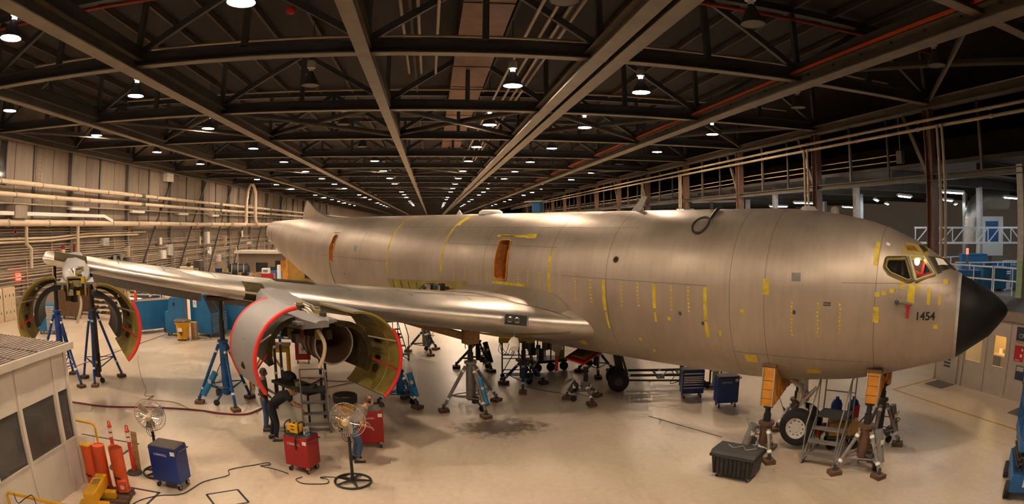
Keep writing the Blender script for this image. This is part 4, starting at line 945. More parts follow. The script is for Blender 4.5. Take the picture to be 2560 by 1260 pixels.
tripod_jack('tripod_jack', 'grey tripod jack with sloping legs in front of the rolling stairs', (9.21, 9.38), [(8.52, 9.52), (9.26, 8.74), (9.75, 9.85)], 1.12, 1.62, 'mid_grey', 'brown_duct', 'black', 'grey', .15, tank_at=1)
tripod_jack('tripod_jack', 'tall grey jack with a green-grey tank on the far side of the nose', (10.67, 10.40), [(11.10, 9.98), (10.25, 10.1), (10.85, 11.05)], 1.25, 1.62, 'mid_grey', 'dark_grey', 'black', 'grey', .12, tank_at=0)
tripod_jack('tripod_jack', 'blue jack partly hidden by the open inboard cowling', (-1.05, 17.6), tri((-1.05, 17.6), .7, -40), 1.1, 2.25, 'blue_jack', 'blue_jack', 'black', 'blue_bright', .11, tank_at=0)
tripod_jack('tripod_jack', 'dark jack standing behind the wheeled dolly under the belly', (6.0, 20.6), tri((6.0, 20.6), .7, 20), .95, 1.75, 'dark_grey', 'black', 'black', None, .11)
tripod_jack('tripod_jack', 'steel jack hidden behind the nose wheels on the far side', (9.39, 12.55), tri((9.39, 12.55), .5, 40), .92, 1.32, 'galv', 'brown_duct', 'black', None, .15)
# orange cradles under the nose
def cradle(t0, label):
    c = thing('nose_cradle', label, 'cradle', (NOSE[0], NOSE[1], 0), PHI)
    def edge(s): return ring_pt(t0, -math.acos(max(0, min(1, s / sec(t0)[0]))), .03)[2]
    se, zp, zq = (1.18, 2.26, 1.33) if t0 > 4 else (.92, 2.32, 1.63)
    prof = [(se, zq), (se, zp), (se - .14, zp)] + [(s, edge(s)) for s in [se - .16 - (se - .21) * k / 6 for k in range(7)]] + [(.05, edge(0) - .10), (se * .5, zq + .12), (se - .18, zq)]
    for sd in (1, -1):
        for dt in (-.16, .13):
            MB().prism([(-(t0 + dt), -sd * s, z) for s, z in prof], (-.03, 0, 0)).build('web_plate', 'orange_bracket', c)
        MB().bb(-(t0 + .17), -(t0 - .17), -sd * (se - .04), -sd * (se + .01), zq - .01, prof[1][1]).build('end_plate', 'orange_bracket', c)
        for dt in (-.15, .15): MB().bar((-(t0 + dt), -sd * (se + .02), zq - .01), (-(t0 + dt), -sd * (se + .02), prof[1][1]), .03).build('edge_rail', 'galv', c)
        MB().bb(-(t0 + .19), -(t0 - .19), -sd * (se - .14), -sd * (se + .03), prof[1][1], prof[1][1] + .08).build('rubber_pad', 'wood_dark', c, bevel=.02)
        for k in range(3): MB().bb(-(t0 + .16), -(t0 - .16), -sd * (se + .011), -sd * (se + .016), zq + .17 + k * .22, zq + .18 + k * .22).build('weld_seam', 'dark_grey', c)
        for s in (se * .72, se * .5, se * .3):
            MB().bar((-(t0 - .165), -sd * s, zq + .2), (-(t0 - .165), -sd * s, edge(s) - .04), .03, .02).build('stiffener', 'orange_bracket', c)
    MB().bar((-t0, -.4, zq + .16), (-t0, .4, zq + .16), .06, .06).build('tie_beam', 'dark_grey', c)
cradle(5.66, 'orange steel cradle holding the fuselage behind the nose wheels')
cradle(3.12, 'orange steel cradle holding the fuselage just behind the nose cone')
# long timber beam below the wing
w = thing('timber_beam', 'long timber beam propped under the wing leading edge', 'timber beam'); MB().bar((-1.25, 18.05, 2.72), (.95, 17.05, 2.25), .16, .20).build('beam', 'wood', w); MB().bar((-1.25, 18.05, 2.60), (-1.25, 18.05, 2.83), .18, .18).build('end_pad', 'wood_dark', w)
# ================================================================== UNDER THE BELLY
t = thing('tray_stand', 'yellow drip tray on a tall wheeled frame under the belly', 'work stand', (2.95, 20.3, 0), R(-8))
MB().bb(-.62, .62, -.35, .35, 1.42, 1.60).build('tray', 'chromate_bright', t, bevel=.02)
for x in (-.5, .5):
    for y in (-.28, .28):
        MB().tube((x, y, .12), (x, y, 1.42), .022).build('leg', 'dark_grey', t); MB().tube((x, y - .03, .08), (x, y + .03, .08), .08, n=12).build('caster', 'black_rubber', t)
for z in (.3, .85): MB().path([(-.5, -.28, z), (.5, -.28, z), (.5, .28, z), (-.5, .28, z)], .018, 6, closed=True).build('frame_rail', 'dark_grey', t)
for x in (-.5, .5): MB().tube((x, -.28, .3), (-x * .2, -.28, 1.4), .015).build('diagonal', 'dark_grey', t)
for k in range(3): MB().path(smooth_path([(-.55, -.3, 1.45), (-.62 + .1 * k, -.36, 1.15), (-.4 + .1 * k, -.36, 1.02), (-.25 + .1 * k, -.3, 1.4)], 5), .01, 5).build('hose_loop', 'black_rubber', t)
t = thing('engine_cart', 'dark equipment cart crowded with fittings behind the yellow tray stand', 'cart', (4.1, 21.6, 0), R(10))
MB().bb(-.9, .9, -.4, .4, .35, .45).build('deck', 'black', t)
for k in range(14): MB().box(rnd.uniform(-.8, .8), rnd.uniform(-.3, .3), rnd.uniform(.6, 1.5), rnd.uniform(.1, .35), rnd.uniform(.1, .3), rnd.uniform(.1, .5), rnd.random()).build('fitting', ('black', 'chromate', 'dark_grey', 'steel_dark')[k % 4], t)
for x in (-.8, -.27, .27, .8):
    MB().bar((x, -.3, .45), (x, -.3, 1.6), .04).build('post', 'dark_grey', t); MB().tube((x, -.35, .17), (x, -.29, .17), .17, n=14).build('caster', 'black_rubber', t)
    MB().bar((x, .3, .45), (x, .3, 1.6), .04).build('post', 'dark_grey', t)
MB().bb(-.85, .85, -.33, .33, 1.55, 1.6).build('top_rail', 'ochre', t)
t = thing('lock_paddle', 'grey paddle shaped gear lock with a red streamer below it', 'gear lock', (4.3, 19.6, 0), R(-15))
MB().prism([(-.20, 0, 1.75), (.22, 0, 1.75), (.20, 0, 1.35), (.06, 0, 1.12), (.05, 0, .98), (-.10, 0, .98), (-.10, 0, 1.12), (-.22, 0, 1.2)], (0, .05, 0)).build('paddle', 'grey_light', t, bevel=.01)
MB().prism([(-.09, 0, .98), (.03, 0, .98), (.02, 0, .45), (-.10, 0, .42)], (0, .01, 0)).build('streamer', 'red_edge', t)
t = thing('access_door', 'red edged access door hanging open below the belly', 'panel', (NOSE[0], NOSE[1], 0), PHI)
q = [Vector((-11.75, .45, 1.66)), Vector((-12.65, .45, 1.66)), Vector((-12.75, -.35, 1.36)), Vector((-11.85, -.5, 1.34))]
MB().prism(q, (0, 0, .05)).build('frame', 'red_cart', t)
def inq(u, v): return (q[0] * (1 - u) + q[1] * u) * (1 - v) + (q[3] * (1 - u) + q[2] * u) * v
MB().prism([inq(*a) + Vector((0, 0, .045)) for a in ((.15, .1), (.85, .1), (.85, .8), (.15, .8))], (0, 0, .02)).build('inner_face', 'ochre', t)
MB().prism([inq(*a) + Vector((0, 0, .06)) for a in ((.35, .4), (.75, .4), (.75, .78), (.35, .78))], (0, 0, .02)).build('label_plate', 'grey', t)
MB().bar(q[1] + Vector((0, 0, .02)), q[1] + Vector((0, 0, .10)), .06).build('hinge', 'dark_grey', t)
t = thing('wheeled_dolly', 'long dark tow dolly with fat tyres parked under the belly', 'dolly', (6.05, 18.1, 0), R(-12))
for y in (-.05, .75):
    w_ = MB().lathe([(.14, -.11), (.26, -.12), (.34, -.08), (.36, 0), (.34, .08), (.26, .12), (.14, .11)], 24, (0, y, .36), 'Y', False).build('tyre', 'black_rubber', t, 50); MB().lathe([(.0005, -.09), (.14, -.09), (.14, -.12)], 16, (0, y, .36), 'Y').build('hub', 'dark_grey', w_)
for y in (.0, .7):
    MB().tube((.1, y, .55), (2.9, y, .52), .045).build('side_rail', 'dark_grey', t)
    MB().tube((.3, y, .38), (2.9, y, .30), .035).build('lower_rail', 'dark_grey', t)
    for x in (.35, 1.5): MB().tube((x - .05, y, .545), (x + .05, y, .545), .056, n=10).build('reflector_band', 'reflector', t)
for x in (.2, 1.3, 2.1, 2.9): MB().tube((x, 0, .5), (x, .7, .5), .04).build('cross_rail', 'dark_grey', t)
MB().bar((.1, .35, .5), (-.1, .35, 1.5), .25, .25).build('upright', 'black', t); MB().tube((.3, 0, .55), (.05, 0, 1.35), .04).build('strut', 'dark_grey', t)
MB().bar((2.15, 0, .15), (2.15, 0, 1.45), .12).build('upright', 'black', t); MB().bb(1.3, 1.55, -.08, .08, .42, .55).build('hydraulic_pump', 'grey', t)
for x in (2.3, 2.9): MB().tube((x, -.04, .16), (x, .04, .16), .16, n=14).build('caster', 'black_rubber', t)
MB().path(smooth_path([(1.5, 0, .5), (1.7, -.1, .75), (1.9, 0, .5), (1.8, .1, .2), (2.1, 0, .3)], 5), .014, 5).build('hose', 'black_rubber', t)
t = thing('gas_cart', 'dark cart holding a green gas bottle beside the blue tool chest', 'cart', (9.35, 17.4, 0), R(-10))
MB().bar((-.2, 0, .12), (-.2, 0, 1.25), .05).build('frame_post', 'dark_grey', t); MB().bar((.2, 0, .12), (.2, 0, 1.25), .05).build('frame_post', 'dark_grey', t); MB().bb(-.25, .25, -.2, .2, .08, .14).build('base', 'dark_grey', t)
MB().lathe([(.0005, .14), (.12, .14), (.12, 1.0), (.08, 1.1), (.03, 1.14), (.03, 1.22)], 16, (0, -.02, 0)).build('gas_bottle', 'green_tint', t, 50); MB().bb(-.2, -.02, -.16, -.13, .62, .8).build('notice', 'paper', t)
for x in (-.28, .28): MB().tube((x, -.03, .12), (x, .03, .12), .12, n=14).build('wheel', 'black_rubber', t)
# ================================================================== CARTS, CHESTS, FANS
def casters(t, xs, ys, r=.065, m='black_rubber'):
    for x in xs:
        for y in ys:
            c = MB().tube((x - .02, y, r), (x + .02, y, r), r, n=14).build('caster', m, t, 40)
            MB().tube((x - .024, y, r), (x + .024, y, r), r * .55, n=10).build('caster_hub', 'galv', c); MB().box(x, y, r * 2.1, .06, .08, .05).build('caster_fork', 'galv', t)
def tool_cart(label, loc, rz, w, d, h, body, lid='carpet', word=None, drawers=False, drawer_side='-y', handle=1, sticker=True, group=None):
    t = thing('tool_cart', label, 'tool cart', (*loc, 0), rz, group); z0 = .17
    MB().bb(-w / 2, w / 2, -d / 2, d / 2, z0, h).build('body', body, t, bevel=.012)
    MB().bb(-w / 2 + .01, w / 2 - .01, -d / 2 + .01, d / 2 - .01, h, h + .015).build('lid_mat', lid, t)
    MB().bb(-w / 2 - .005, w / 2 + .005, -d / 2 - .005, d / 2 + .005, h - .06, h - .045).build('trim_strip', 'dark_grey' if body != 'red_cart' else 'red_cart', t)
    casters(t, (-w / 2 + .08, w / 2 - .08), (-d / 2 + .07, d / 2 - .07))
    if handle:
        x = w / 2 * handle; MB().path([(x, -d / 2 + .06, h - .08), (x + handle * .08, -d / 2 + .06, h - .06), (x + handle * .08, d / 2 - .06, h - .06), (x, d / 2 - .06, h - .08)], .014, 8).build('push_handle', 'dark_grey', t)
    if word: text('lettering', word, .075, 'paper', t, (-w * .08, -d / 2 - .003, h - .17), (PI / 2, 0, 0), .001, sx=.85)
    if sticker: MB().bb(w * .30, w * .46, -d / 2 - .004, -d / 2, h - .15, h - .05).build('sticker', 'paper', t)
    if drawers:
        zs = [z0 + .02, z0 + .22, z0 + .32, z0 + .40, z0 + .46, z0 + .52, z0 + .58, h - .09]
        for i in range(len(zs) - 1):
            dr = MB().bb(-w / 2 + .03, w / 2 - .03, -d / 2 - .014, -d / 2, zs[i] + .006, zs[i + 1] - .006).build('drawer', body, t)
            MB().bb(-w / 2 + .04, w / 2 - .04, -d / 2 - .028, -d / 2 - .014, zs[i + 1] - .028, zs[i + 1] - .008).build('drawer_pull', 'chrome', dr)
    return t
tool_cart('blue rolling tool cart with a dark top in front of a pedestal fan', (-5.76, 10.78), R(-6), .72, .50, .97, 'blue_cart', word='CORNWELL')
rc = tool_cart('red rolling tool cart carrying a yellow radio and water bottles', (-3.04, 12.30), R(-21), .64, .50, .88, 'red_cart', lid='black', word='CORNWELL')
tool_cart('red rolling tool cart next to the crouching bald worker', (-1.66, 13.98), R(15), .66, .55, 1.0, 'red_cart', word='CORNWELL', handle=0)
tool_cart('bright blue tool chest with silver drawer pulls under the belly', (8.12, 16.72), R(-14), .72, .46, .95, 'blue_cart', drawers=True, sticker=False, handle=-1)
tool_cart('plain blue rolling tool cart standing alone near the belly', (8.68, 15.38), R(-13), .68, .48, .99, 'blue_cart', word='CORNWELL')
tool_cart('red tool cart marked with a figure 8 behind the inboard engine', (-5.3, 23.0), R(12), .62, .5, .98, 'red_cart', handle=0, sticker=False)
r8 = [o for o in bpy.data.objects if o.name.startswith('tool_cart') and 'figure 8' in o.get('label', '')][0]
MB().bb(-.16, .16, -.262, -.252, .42, .86).build('number_card', 'paper', r8); text('number', '8', .22, 'black', r8, (0, -.264, .60), (PI / 2, 0, 0), .001)
# radio and bottles on the red cart
a = R(-21)
def on_cart(x, y): return (-3.04 + x * math.cos(a) - y * math.sin(a), 12.30 + x * math.sin(a) + y * math.cos(a))
t = thing('jobsite_radio', 'yellow jobsite radio with a black roll cage on the red cart', 'radio', (*on_cart(-.13, -.03), .895), a)
MB().prism([(-.15, -.10, .03), (.15, -.10, .03), (.17, -.10, .10), (.15, -.10, .20), (.10, -.10, .24), (-.10, -.10, .24), (-.15, -.10, .20), (-.17, -.10, .10)], (0, .20, 0)).build('body', 'yellow_radio', t, bevel=.015)
for x in (-.19, .19): MB().path([(x, -.12, .015), (x, -.12, .22), (x * .85, -.08, .28), (x * .85, .08, .28), (x, .12, .22), (x, .12, .015)], .016, 8).build('roll_bar', 'black', t)
for y in (-.12, .12): MB().tube((-.19, y, .015), (.19, y, .015), .016).build('roll_bar', 'black', t)
MB().bb(-.03, .05, -.108, -.1, .19, .21).build('display', 'black', t); MB().bb(-.04, .06, -.105, -.1, .11, .13).build('slot', 'black', t); MB().bb(-.14, -.07, -.105, -.1, .055, .085).build('badge', 'black', t)
MB().tube((.0, 0, .24), (.0, 0, .24 + .02), .03).build('knob', 'black', t)
for i, (x, y) in enumerate(((.16, -.06), (.22, -.06), (.16, .01), (.22, .01))):
    t = thing('water_bottle', 'small clear water bottle in the cluster on the red cart', 'bottle', (*on_cart(x, y), .895), 0, 'water bottles on the red cart')
    MB().lathe([(.0005, 0), (.028, .002), (.029, .10), (.027, .135), (.012, .17), (.012, .18)], 12).build('bottle_body', 'galv', t, 50); MB().lathe([(.0295, .05), (.0295, .10)], 12).build('bottle_label', 'blue_cab' if i % 2 else 'cool_white', t); MB().lathe([(.014, .178), (.014, .20), (.0005, .20)], 10).build('bottle_cap', 'paper', t)
t = thing('power_cord_end', 'black plug hanging over the side of the red cart', 'plug', (*on_cart(.03, -.262), .60), a)
MB().path(smooth_path([(0, .05, .31), (0, -.02, .26), (0, -.02, .1), (.005, -.02, 0)], 4), [.012] * 5 + [.022] * 8, 8).build('plug_body', 'black', t)

# pedestal fans
def fan(label, loc, face, zc, rad, tiltc=0.):
    t = thing('pedestal_fan', label, 'fan', (*loc, 0), face)          # local +y is the blowing direction
    MB().path([(.40 * math.cos(2 * PI * i / 32), .40 * math.sin(2 * PI * i / 32), .03) for i in range(32)], .024, 8, closed=True).build('base_ring', 'black', t, 60)
    for k in range(5):
        c, s = math.cos(2 * PI * k / 5 + .3), math.sin(2 * PI * k / 5 + .3); MB().prism([(-s * .05, c * .05, .05), (s * .05, -c * .05, .05), (c * .40 + s * .018, s * .40 - c * .018, .03), (c * .40 - s * .018, s * .40 + c * .018, .03)], (0, 0, .02)).build('base_spoke', 'black', t)
    MB().lathe([(.05, .04), (.05, .14), (.035, .16), (.035, zc - .38)], 14).build('pole', 'black', t, 40); MB().lathe([(.022, zc - .38), (.022, zc - .08)], 12).build('inner_pole', 'beige', t, 40)
    hd = bpy.data.objects.new('fan_head', None); C.objects.link(hd); hd.parent = t; hd.location = (0, 0, zc); hd.rotation_euler = (tiltc, 0, 0)
    MB().lathe([(.0005, -.20), (.05, -.20), (.075, -.17), (.08, -.06), (.05, .0), (.05, .10), (.0005, .11)], 18, (0, 0, 0), 'Y').build('motor', 'beige', hd, 40)
    g = MB()
    def cage(y): 
        return y
    for k in range(36):
        a_ = 2 * PI * k / 36; ca, sa = math.cos(a_), math.sin(a_)
        g.path([(.06 * ca, -.10, .06 * sa), (.6 * rad * ca, -.09, .6 * rad * sa), (rad * ca, .0, rad * sa), (.6 * rad * ca, .12, .6 * rad * sa), (.06 * ca, .13, .06 * sa)], .0028, 4)
    for rr, y in ((rad, 0), (rad * .8, -.06), (rad * .8, .085), (rad * .5, -.09), (rad * .5, .125), (rad * .2, -.1), (rad * .2, .13)):
        g.path([(rr * math.cos(2 * PI * i / 36), y, rr * math.sin(2 * PI * i / 36)) for i in range(36)], .007 if rr == rad else .0035, 5, closed=True)
    g.build('wire_guard', 'chrome', hd)
    for k in range(3):
        a_ = 2 * PI * k / 3 + .35; c, s = math.cos(a_), math.sin(a_); rows = []
        for rr, wd in ((.06, .05), (.18, .09), (.32, .105), (rad * .9, .085)):
            rows.append([(rr * c - s * w_, .03 + w_ * .45, rr * s + c * w_) for w_ in (-wd, 0, wd)])
        MB().grid(rows).build('blade', 'galv', hd, 60)
    for k in range(4): MB().path(smooth_path([(.02 * k - .03, -.15, -.05), (.05 * k - .1, -.18, -.3), (.04 * k - .05, -.12, -.48), (0, -.04, -.42)], 5), .006, 5).build('fan_cord', 'black', hd)
    return t
fan('chrome pedestal fan with a black ring base beside the red carts', (-1.83, 11.72), R(-14), 1.47, .40, R(8))
fan('chrome pedestal fan standing behind the blue tool cart', (-6.36, 11.30), R(10), 1.40, .385, R(8))

# black storage box
t = thing('storage_box', 'ribbed black plastic storage box on casters near the nose', 'storage box', (6.42, 10.55, 0), R(-52))
rows = [[(sx * (.46 + z * .05), sy * (.30 + z * .05), .10 + z * .46) for sx, sy in ((-1, -1), (1, -1), (1, 1), (-1, 1))] for z in (0, .5, 1)]
b = MB().grid(rows, cv=True); b.f += [(3, 2, 1, 0), (8, 9, 10, 11)]; b.build('tub', 'black', t, bevel=.02)
MB().bb(-.55, .55, -.38, .38, .53, .60).build('lid_rim', 'black', t, bevel=.02); MB().prism([(-.54, -.37, .60), (-.54, .37, .60), (-.54, .28, .68), (-.54, -.28, .68)], (1.08, 0, 0)).build('lid', 'dark_grey', t, bevel=.02)
for k in range(9): MB().bar((-.42 + k * .105, -.315, .12), (-.42 + k * .105, -.345, .52), .035, .03).build('rib', 'black', t)
for k in range(5): MB().bar((-.475, -.22 + k * .11, .12), (-.505, -.22 + k * .11, .52), .035, .03).build('rib', 'black', t)
casters(t, (-.38, .38), (-.22, .22), .05)
MB().path(smooth_path([(-.3, .1, .69), (-.1, -.05, .695), (.05, .12, .695), (.2, -.08, .695), (.35, .1, .69)], 6), .010, 6).build('cord', 'grey_light', t)
o = thing('water_bottle', 'clear water bottle standing on the black storage box', 'bottle', (6.72, 10.30, .685)); MB().lathe([(.0005, 0), (.032, .002), (.033, .13), (.03, .16), (.013, .20), (.013, .22)], 12).build('bottle_body', 'galv', o, 50); MB().lathe([(.034, .06), (.034, .11)], 12).build('bottle_label', 'blue_cab', o)

# rolling stairs by the nose (platform side towards the fuselage)
def rolling_stairs(label, loc, rz, w, steps, rise, run, m='mid_grey', rail=.95):
    t = thing('rolling_stairs', label, 'rolling stairs', (*loc, 0), rz); H = steps * rise; L_ = (steps - 1) * run        # climbs along +y
    for k in range(steps - 1): MB().bb(-w / 2, w / 2, k * run, k * run + run * .85, (k + 1) * rise - .03, (k + 1) * rise).build('step', m, t)
    MB().bb(-w / 2, w / 2, L_, L_ + .65, H - .04, H).build('platform', 'dark_grey', t)
    for x in (-w / 2, w / 2):
        MB().tube((x, -.05, .06), (x, L_ + .05, H), .018).build('stringer', m, t); MB().tube((x, -.05, .06), (x, L_ + .65, .06), .018).build('base_rail', m, t)
        for y in (L_ + .05, L_ + .63): MB().tube((x, y, .06), (x, y, H + rail), .018).build('upright', m, t)
        MB().tube((x, L_ + .05, H + rail), (x, L_ + .63, H + rail), .018).build('hand_rail', m, t); MB().tube((x, L_ + .05, H + rail), (x, -.02, rise + .75), .018).build('hand_rail', m, t); MB().tube((x, -.02, .1), (x, -.02, rise + .75), .018).build('rail_post', m, t)
        MB().tube((x, L_ * .5, .06), (x, L_ + .05, H * .75), .014).build('diagonal', m, t)
        for y in (.05, L_ + .6): MB().tube((x - .02, y, .05), (x + .02, y, .05), .05, n=12).build('caster', 'black_rubber', t)
    MB().tube((-w / 2, L_ + .63, H + rail), (w / 2, L_ + .63, H + rail), .018).build('hand_rail', m, t); MB().tube((-w / 2, L_ + .63, H + rail * .5), (w / 2, L_ + .63, H + rail * .5), .014).build('mid_rail', m, t)
    return t
rolling_stairs('grey rolling stairs with handrails beside the nose wheels', (8.42, 10.10), R(-54.5), .82, 4, .25, .26)
rolling_stairs('grey rolling stairs standing under the open inboard engine', (-3.15, 14.75), R(14), .72, 4, .24, .26, rail=.5)
rolling_stairs('thin wheeled stairs far behind the inboard cowling', (-1.35, 23.4), R(25), .8, 5, .3, .28, 'dark_grey')
# drums seen behind the stairs, and a small yellow pump cart
for k, (x, y, m) in enumerate(((9.95, 11.45, 'blue_cart'), (10.35, 11.2, 'blue_cart'))):
    t = thing('gas_canister', ('blue upright canister behind the rolling stairs' if k == 0 else 'blue canister with a red panel behind the rolling stairs'), 'canister', (x, y, 0)); MB().lathe([(.0005, .06), (.15, .06), (.16, .10), (.16, .95), (.12, 1.05), (.05, 1.1), (.05, 1.15)], 18).build('shell', m, t, 50); MB().lathe([(.17, .0), (.17, .07)], 18).build('foot_ring', 'black', t)
    if k: MB().bb(-.09, .09, -.175, -.155, .6, .95).build('panel', 'red', t)
    MB().lathe([(.16, .70), (.165, .72), (.165, .75), (.16, .77)], 18).build('hoop', 'grey_light', t)
t = thing('pump_cart', 'yellow pump cart behind the rolling stairs at the nose', 'pump cart', (9.75, 10.85, 0), R(-30))
MB().bb(-.4, .4, -.2, .2, .35, .72).build('housing', 'ochre', t, bevel=.02); MB().bb(-.42, .42, -.22, .22, .28, .34).build('chassis', 'dark_grey', t)
for x in (-.3, .3):
    for y in (-.2, .2): MB().tube((x, y - .03, .14), (x, y + .03, .14), .14, n=14).build('wheel', 'black_rubber', t)
MB().tube((.4, 0, .6), (.75, 0, 1.0), .02).build('pull_handle', 'dark_grey', t); MB().lathe([(.07, 0), (.10, .02), (.07, .04)], 16, (.2, 0, .76)).build('reel', 'black', t)

# orange lifting canisters, beam, pallet, delineators by the near office
def canister(label, x, y, h, r, z0=0., pump=True, rz=0.):
    t = thing('lift_cylinder', label, 'cylinder', (x, y, z0), rz)
    MB().lathe([(.0005, 0), (r * 1.12, 0), (r * 1.12, .03), (r, .05), (r, h - .02), (r * .98, h), (r * .9, h), (r * .9, h - .015), (.0005, h - .015)], 22).build('tube', 'orange_can', t, 40)
    if pump:
        p = MB().box(r * .6, -r * .95, .16, .22, .14, .28, .4).build('pump_block', 'orange_can', t, bevel=.02); MB().tube((r * .75, -r * .95 - .085, .16), (r * .75, -r * .95 - .065, .16), .05, n=14).build('gauge', 'paper', p)
        MB().path(smooth_path([(r * .5, -r, .32), (-.05, -r * 1.1, .34), (-r, -r * .3, .30)], 5), .012, 6).build('hose', 'black_rubber', t)
    return t
canister('orange lifting cylinder with a yellow rag on top, against the office wall', -7.50, 10.02, .98, .14)
MB().bb(-.14, .12, -.12, .12, .975, 1.0).build('rag', 'yellow', bpy.data.objects['lift_cylinder'], bevel=.01)
canister('orange lifting cylinder beside the bent yellow rail', -7.17, 10.05, 1.02, .145, pump=False)
canister('orange lifting cylinder in front of a striped delineator post', -6.85, 10.22, .97, .14, pump=False)
canister('tallest orange lifting cylinder with a gauge, standing on the pallet', -6.62, 9.93, .95, .155, .125)
t = thing('pallet', 'worn wooden pallet beneath the yellow lifting beam', 'pallet', (-6.78, 9.45, 0), R(12))
for k in range(6): MB().bb(-.48, .48, -.55 + k * .19, -.55 + k * .19 + .145, .10, .122).build('deck_board', 'wood_dark', t)
for x in (-.42, 0, .42): MB().bb(x - .05, x + .05, -.55, .54, .022, .10).build('stringer', 'wood_dark', t)
for y in (-.5, 0, .5): MB().bb(-.48, .48, y - .05, y + .05, 0, .022).build('base_board', 'wood_dark', t)
t = thing('lifting_beam', 'chunky yellow painted timber lifting beam on the pallet', 'lifting beam', (-6.9, 9.30, .125), R(14))
MB().bb(-.13, .13, -.62, .42, .15, .40).build('main_beam', 'yellow', t, bevel=.015)
for y in (-.45, .12): MB().bb(-.3, .36, y - .09, y + .09, 0, .15).build('cross_block', 'yellow', t, bevel=.015)
MB().path([(-.05, -.05, .40), (-.05, -.05, .47), (.05, .02, .47), (.05, .02, .40)], .012, 6).build('lifting_eye', 'galv', t); MB().bb(-.08, .08, -.14, .10, .40, .41).build('eye_plate', 'ochre', t)
for k, (x, y, lab) in enumerate(((-6.95, 11.08, 'orange delineator post with two white bands and a rubber base'), (-7.53, 11.2, 'orange delineator post rising behind the lifting cylinders'))):
    t = thing('delineator_post', lab, 'traffic post', (x, y, 0))
    MB().lathe([(.0005, 0), (.20, 0), (.20, .03), (.16, .06), (.07, .07)], 10).build('base', 'carpet', t, 30); MB().lathe([(.055, .06), (.05, .5), (.045, 1.0), (.06, 1.01), (.06, 1.05), (.03, 1.06)], 16).build('post', 'orange_cone', t, 50)
    MB().path([(-.025, 0, 1.06)] + [(.035 * math.cos(a_), 0, 1.11 + .05 * math.sin(a_)) for a_ in [PI + PI * .0 - PI * i / 8 for i in range(9)]] + [(.025, 0, 1.06)], .014, 6).build('grip_loop', 'orange_cone', t)
    for z in (.78, .91): MB().lathe([(.0505, z), (.0500, z + .09)], 16).build('reflective_band', 'reflector', t)
tag(MB().bar((-6.9, 11.2, .02), (-6.82, 11.15, 1.0), .16, .012, (0, 1, 0)).build('leaning_board', 'wood', None), 'narrow board leaning beside the delineator post', 'board')
t = thing('guard_rail', 'bent yellow guard rail at the corner of the near office', 'guard rail', (0, 0, 0)); MB().path([(-7.93, 11.14, 0), (-7.93, 11.14, .96), (-7.98, 11.15, 1.03), (-8.06, 11.15, 1.05), (-9.2, 11.2, 1.05), (-9.28, 11.2, .98), (-9.28, 11.2, 0)], .03, 10).build('rail_tube', 'yellow', t, 60); MB().lathe([(.08, 0), (.08, .015)], 14, (-7.93, 11.14, 0)).build('floor_flange', 'yellow', t)
t = thing('guard_rail', 'long low yellow guard rail in front of the near office windows', 'guard rail', (0, 0, 0)); MB().path([(-7.62, 7.1, 0), (-7.62, 7.1, .95), (-7.55, 7.1, 1.02), (-5.3, 7.35, 1.02), (-5.22, 7.36, .95), (-5.22, 7.36, 0)], .03, 10).build('rail_tube', 'yellow', t, 60); MB().path(smooth_path([(-7.4, 7.1, 1.05), (-7.3, 7.05, .9), (-7.1, 7.1, 1.02), (-6.9, 7.12, 1.1), (-6.85, 7.1, .8)], 5), .01, 5).build('cord', 'black', t)

# floor cords and hoses
def cord(label, pts, r, m, cat='cord', nm='power_cable'):
    tag(MB().path(smooth_path([(x, y, r + .003) if len(p_) == 2 else p_ for p_ in pts for x, y in ((p_[0], p_[1]),)], 6), r, 6).build(nm, m, None, 60), label, cat)
cord('black cord snaking past the blue tool cart to the red cart', [(-6.3, 9.2), (-6.16, 9.79), (-5.83, 10.16), (-5.38, 10.40), (-5.15, 11.11), (-4.71, 11.6), (-4.77, 11.94), (-4.24, 12.35), (-3.98, 12.53), (-3.9, 12.42), (-4.1, 12.30), (-3.71, 12.18), (-3.35, 11.98)], .010, 'black')
cord('black cord looping from the red cart to the fan base', [(-2.99, 11.85), (-3.11, 11.69), (-2.89, 11.5), (-2.41, 11.56), (-2.40, 11.78), (-2.59, 11.87), (-2.3, 11.92), (-1.97, 11.80)], .010, 'black')
cord('dark red hose stretching along the floor to the blue jack', [(-12.6, 15.2), (-11.36, 15.26), (-10.38, 15.31), (-8.57, 15.85), (-7.23, 16.0), (-6.37, 15.88), (-5.59, 16.0), (-5.25, 16.75), (-4.9, 17.9), (-4.0, 20.5)], .028, 'hose_red', 'hose', 'air_hose')
cord('thin yellow cord trailing from the outer cowling across the floor', [(-12.9, 22.5), (-12.31, 21.38), (-10.73, 18.8), (-9.95, 17.64), (-9.65, 16.95), (-9.33, 17.06), (-9.3, 16.62), (-8.33, 16.6), (-7.5, 16.05)], .010, 'chromate')
cord('dark cord lying in loops between the engine stairs and drum', [(-4.6, 20.5), (-3.2, 20.2), (-2.3, 20.6), (-1.9, 20.2), (-2.4, 19.9), (-2.8, 20.1), (-3.6, 19.4), (-4.2, 18.9)], .012, 'brown_duct')

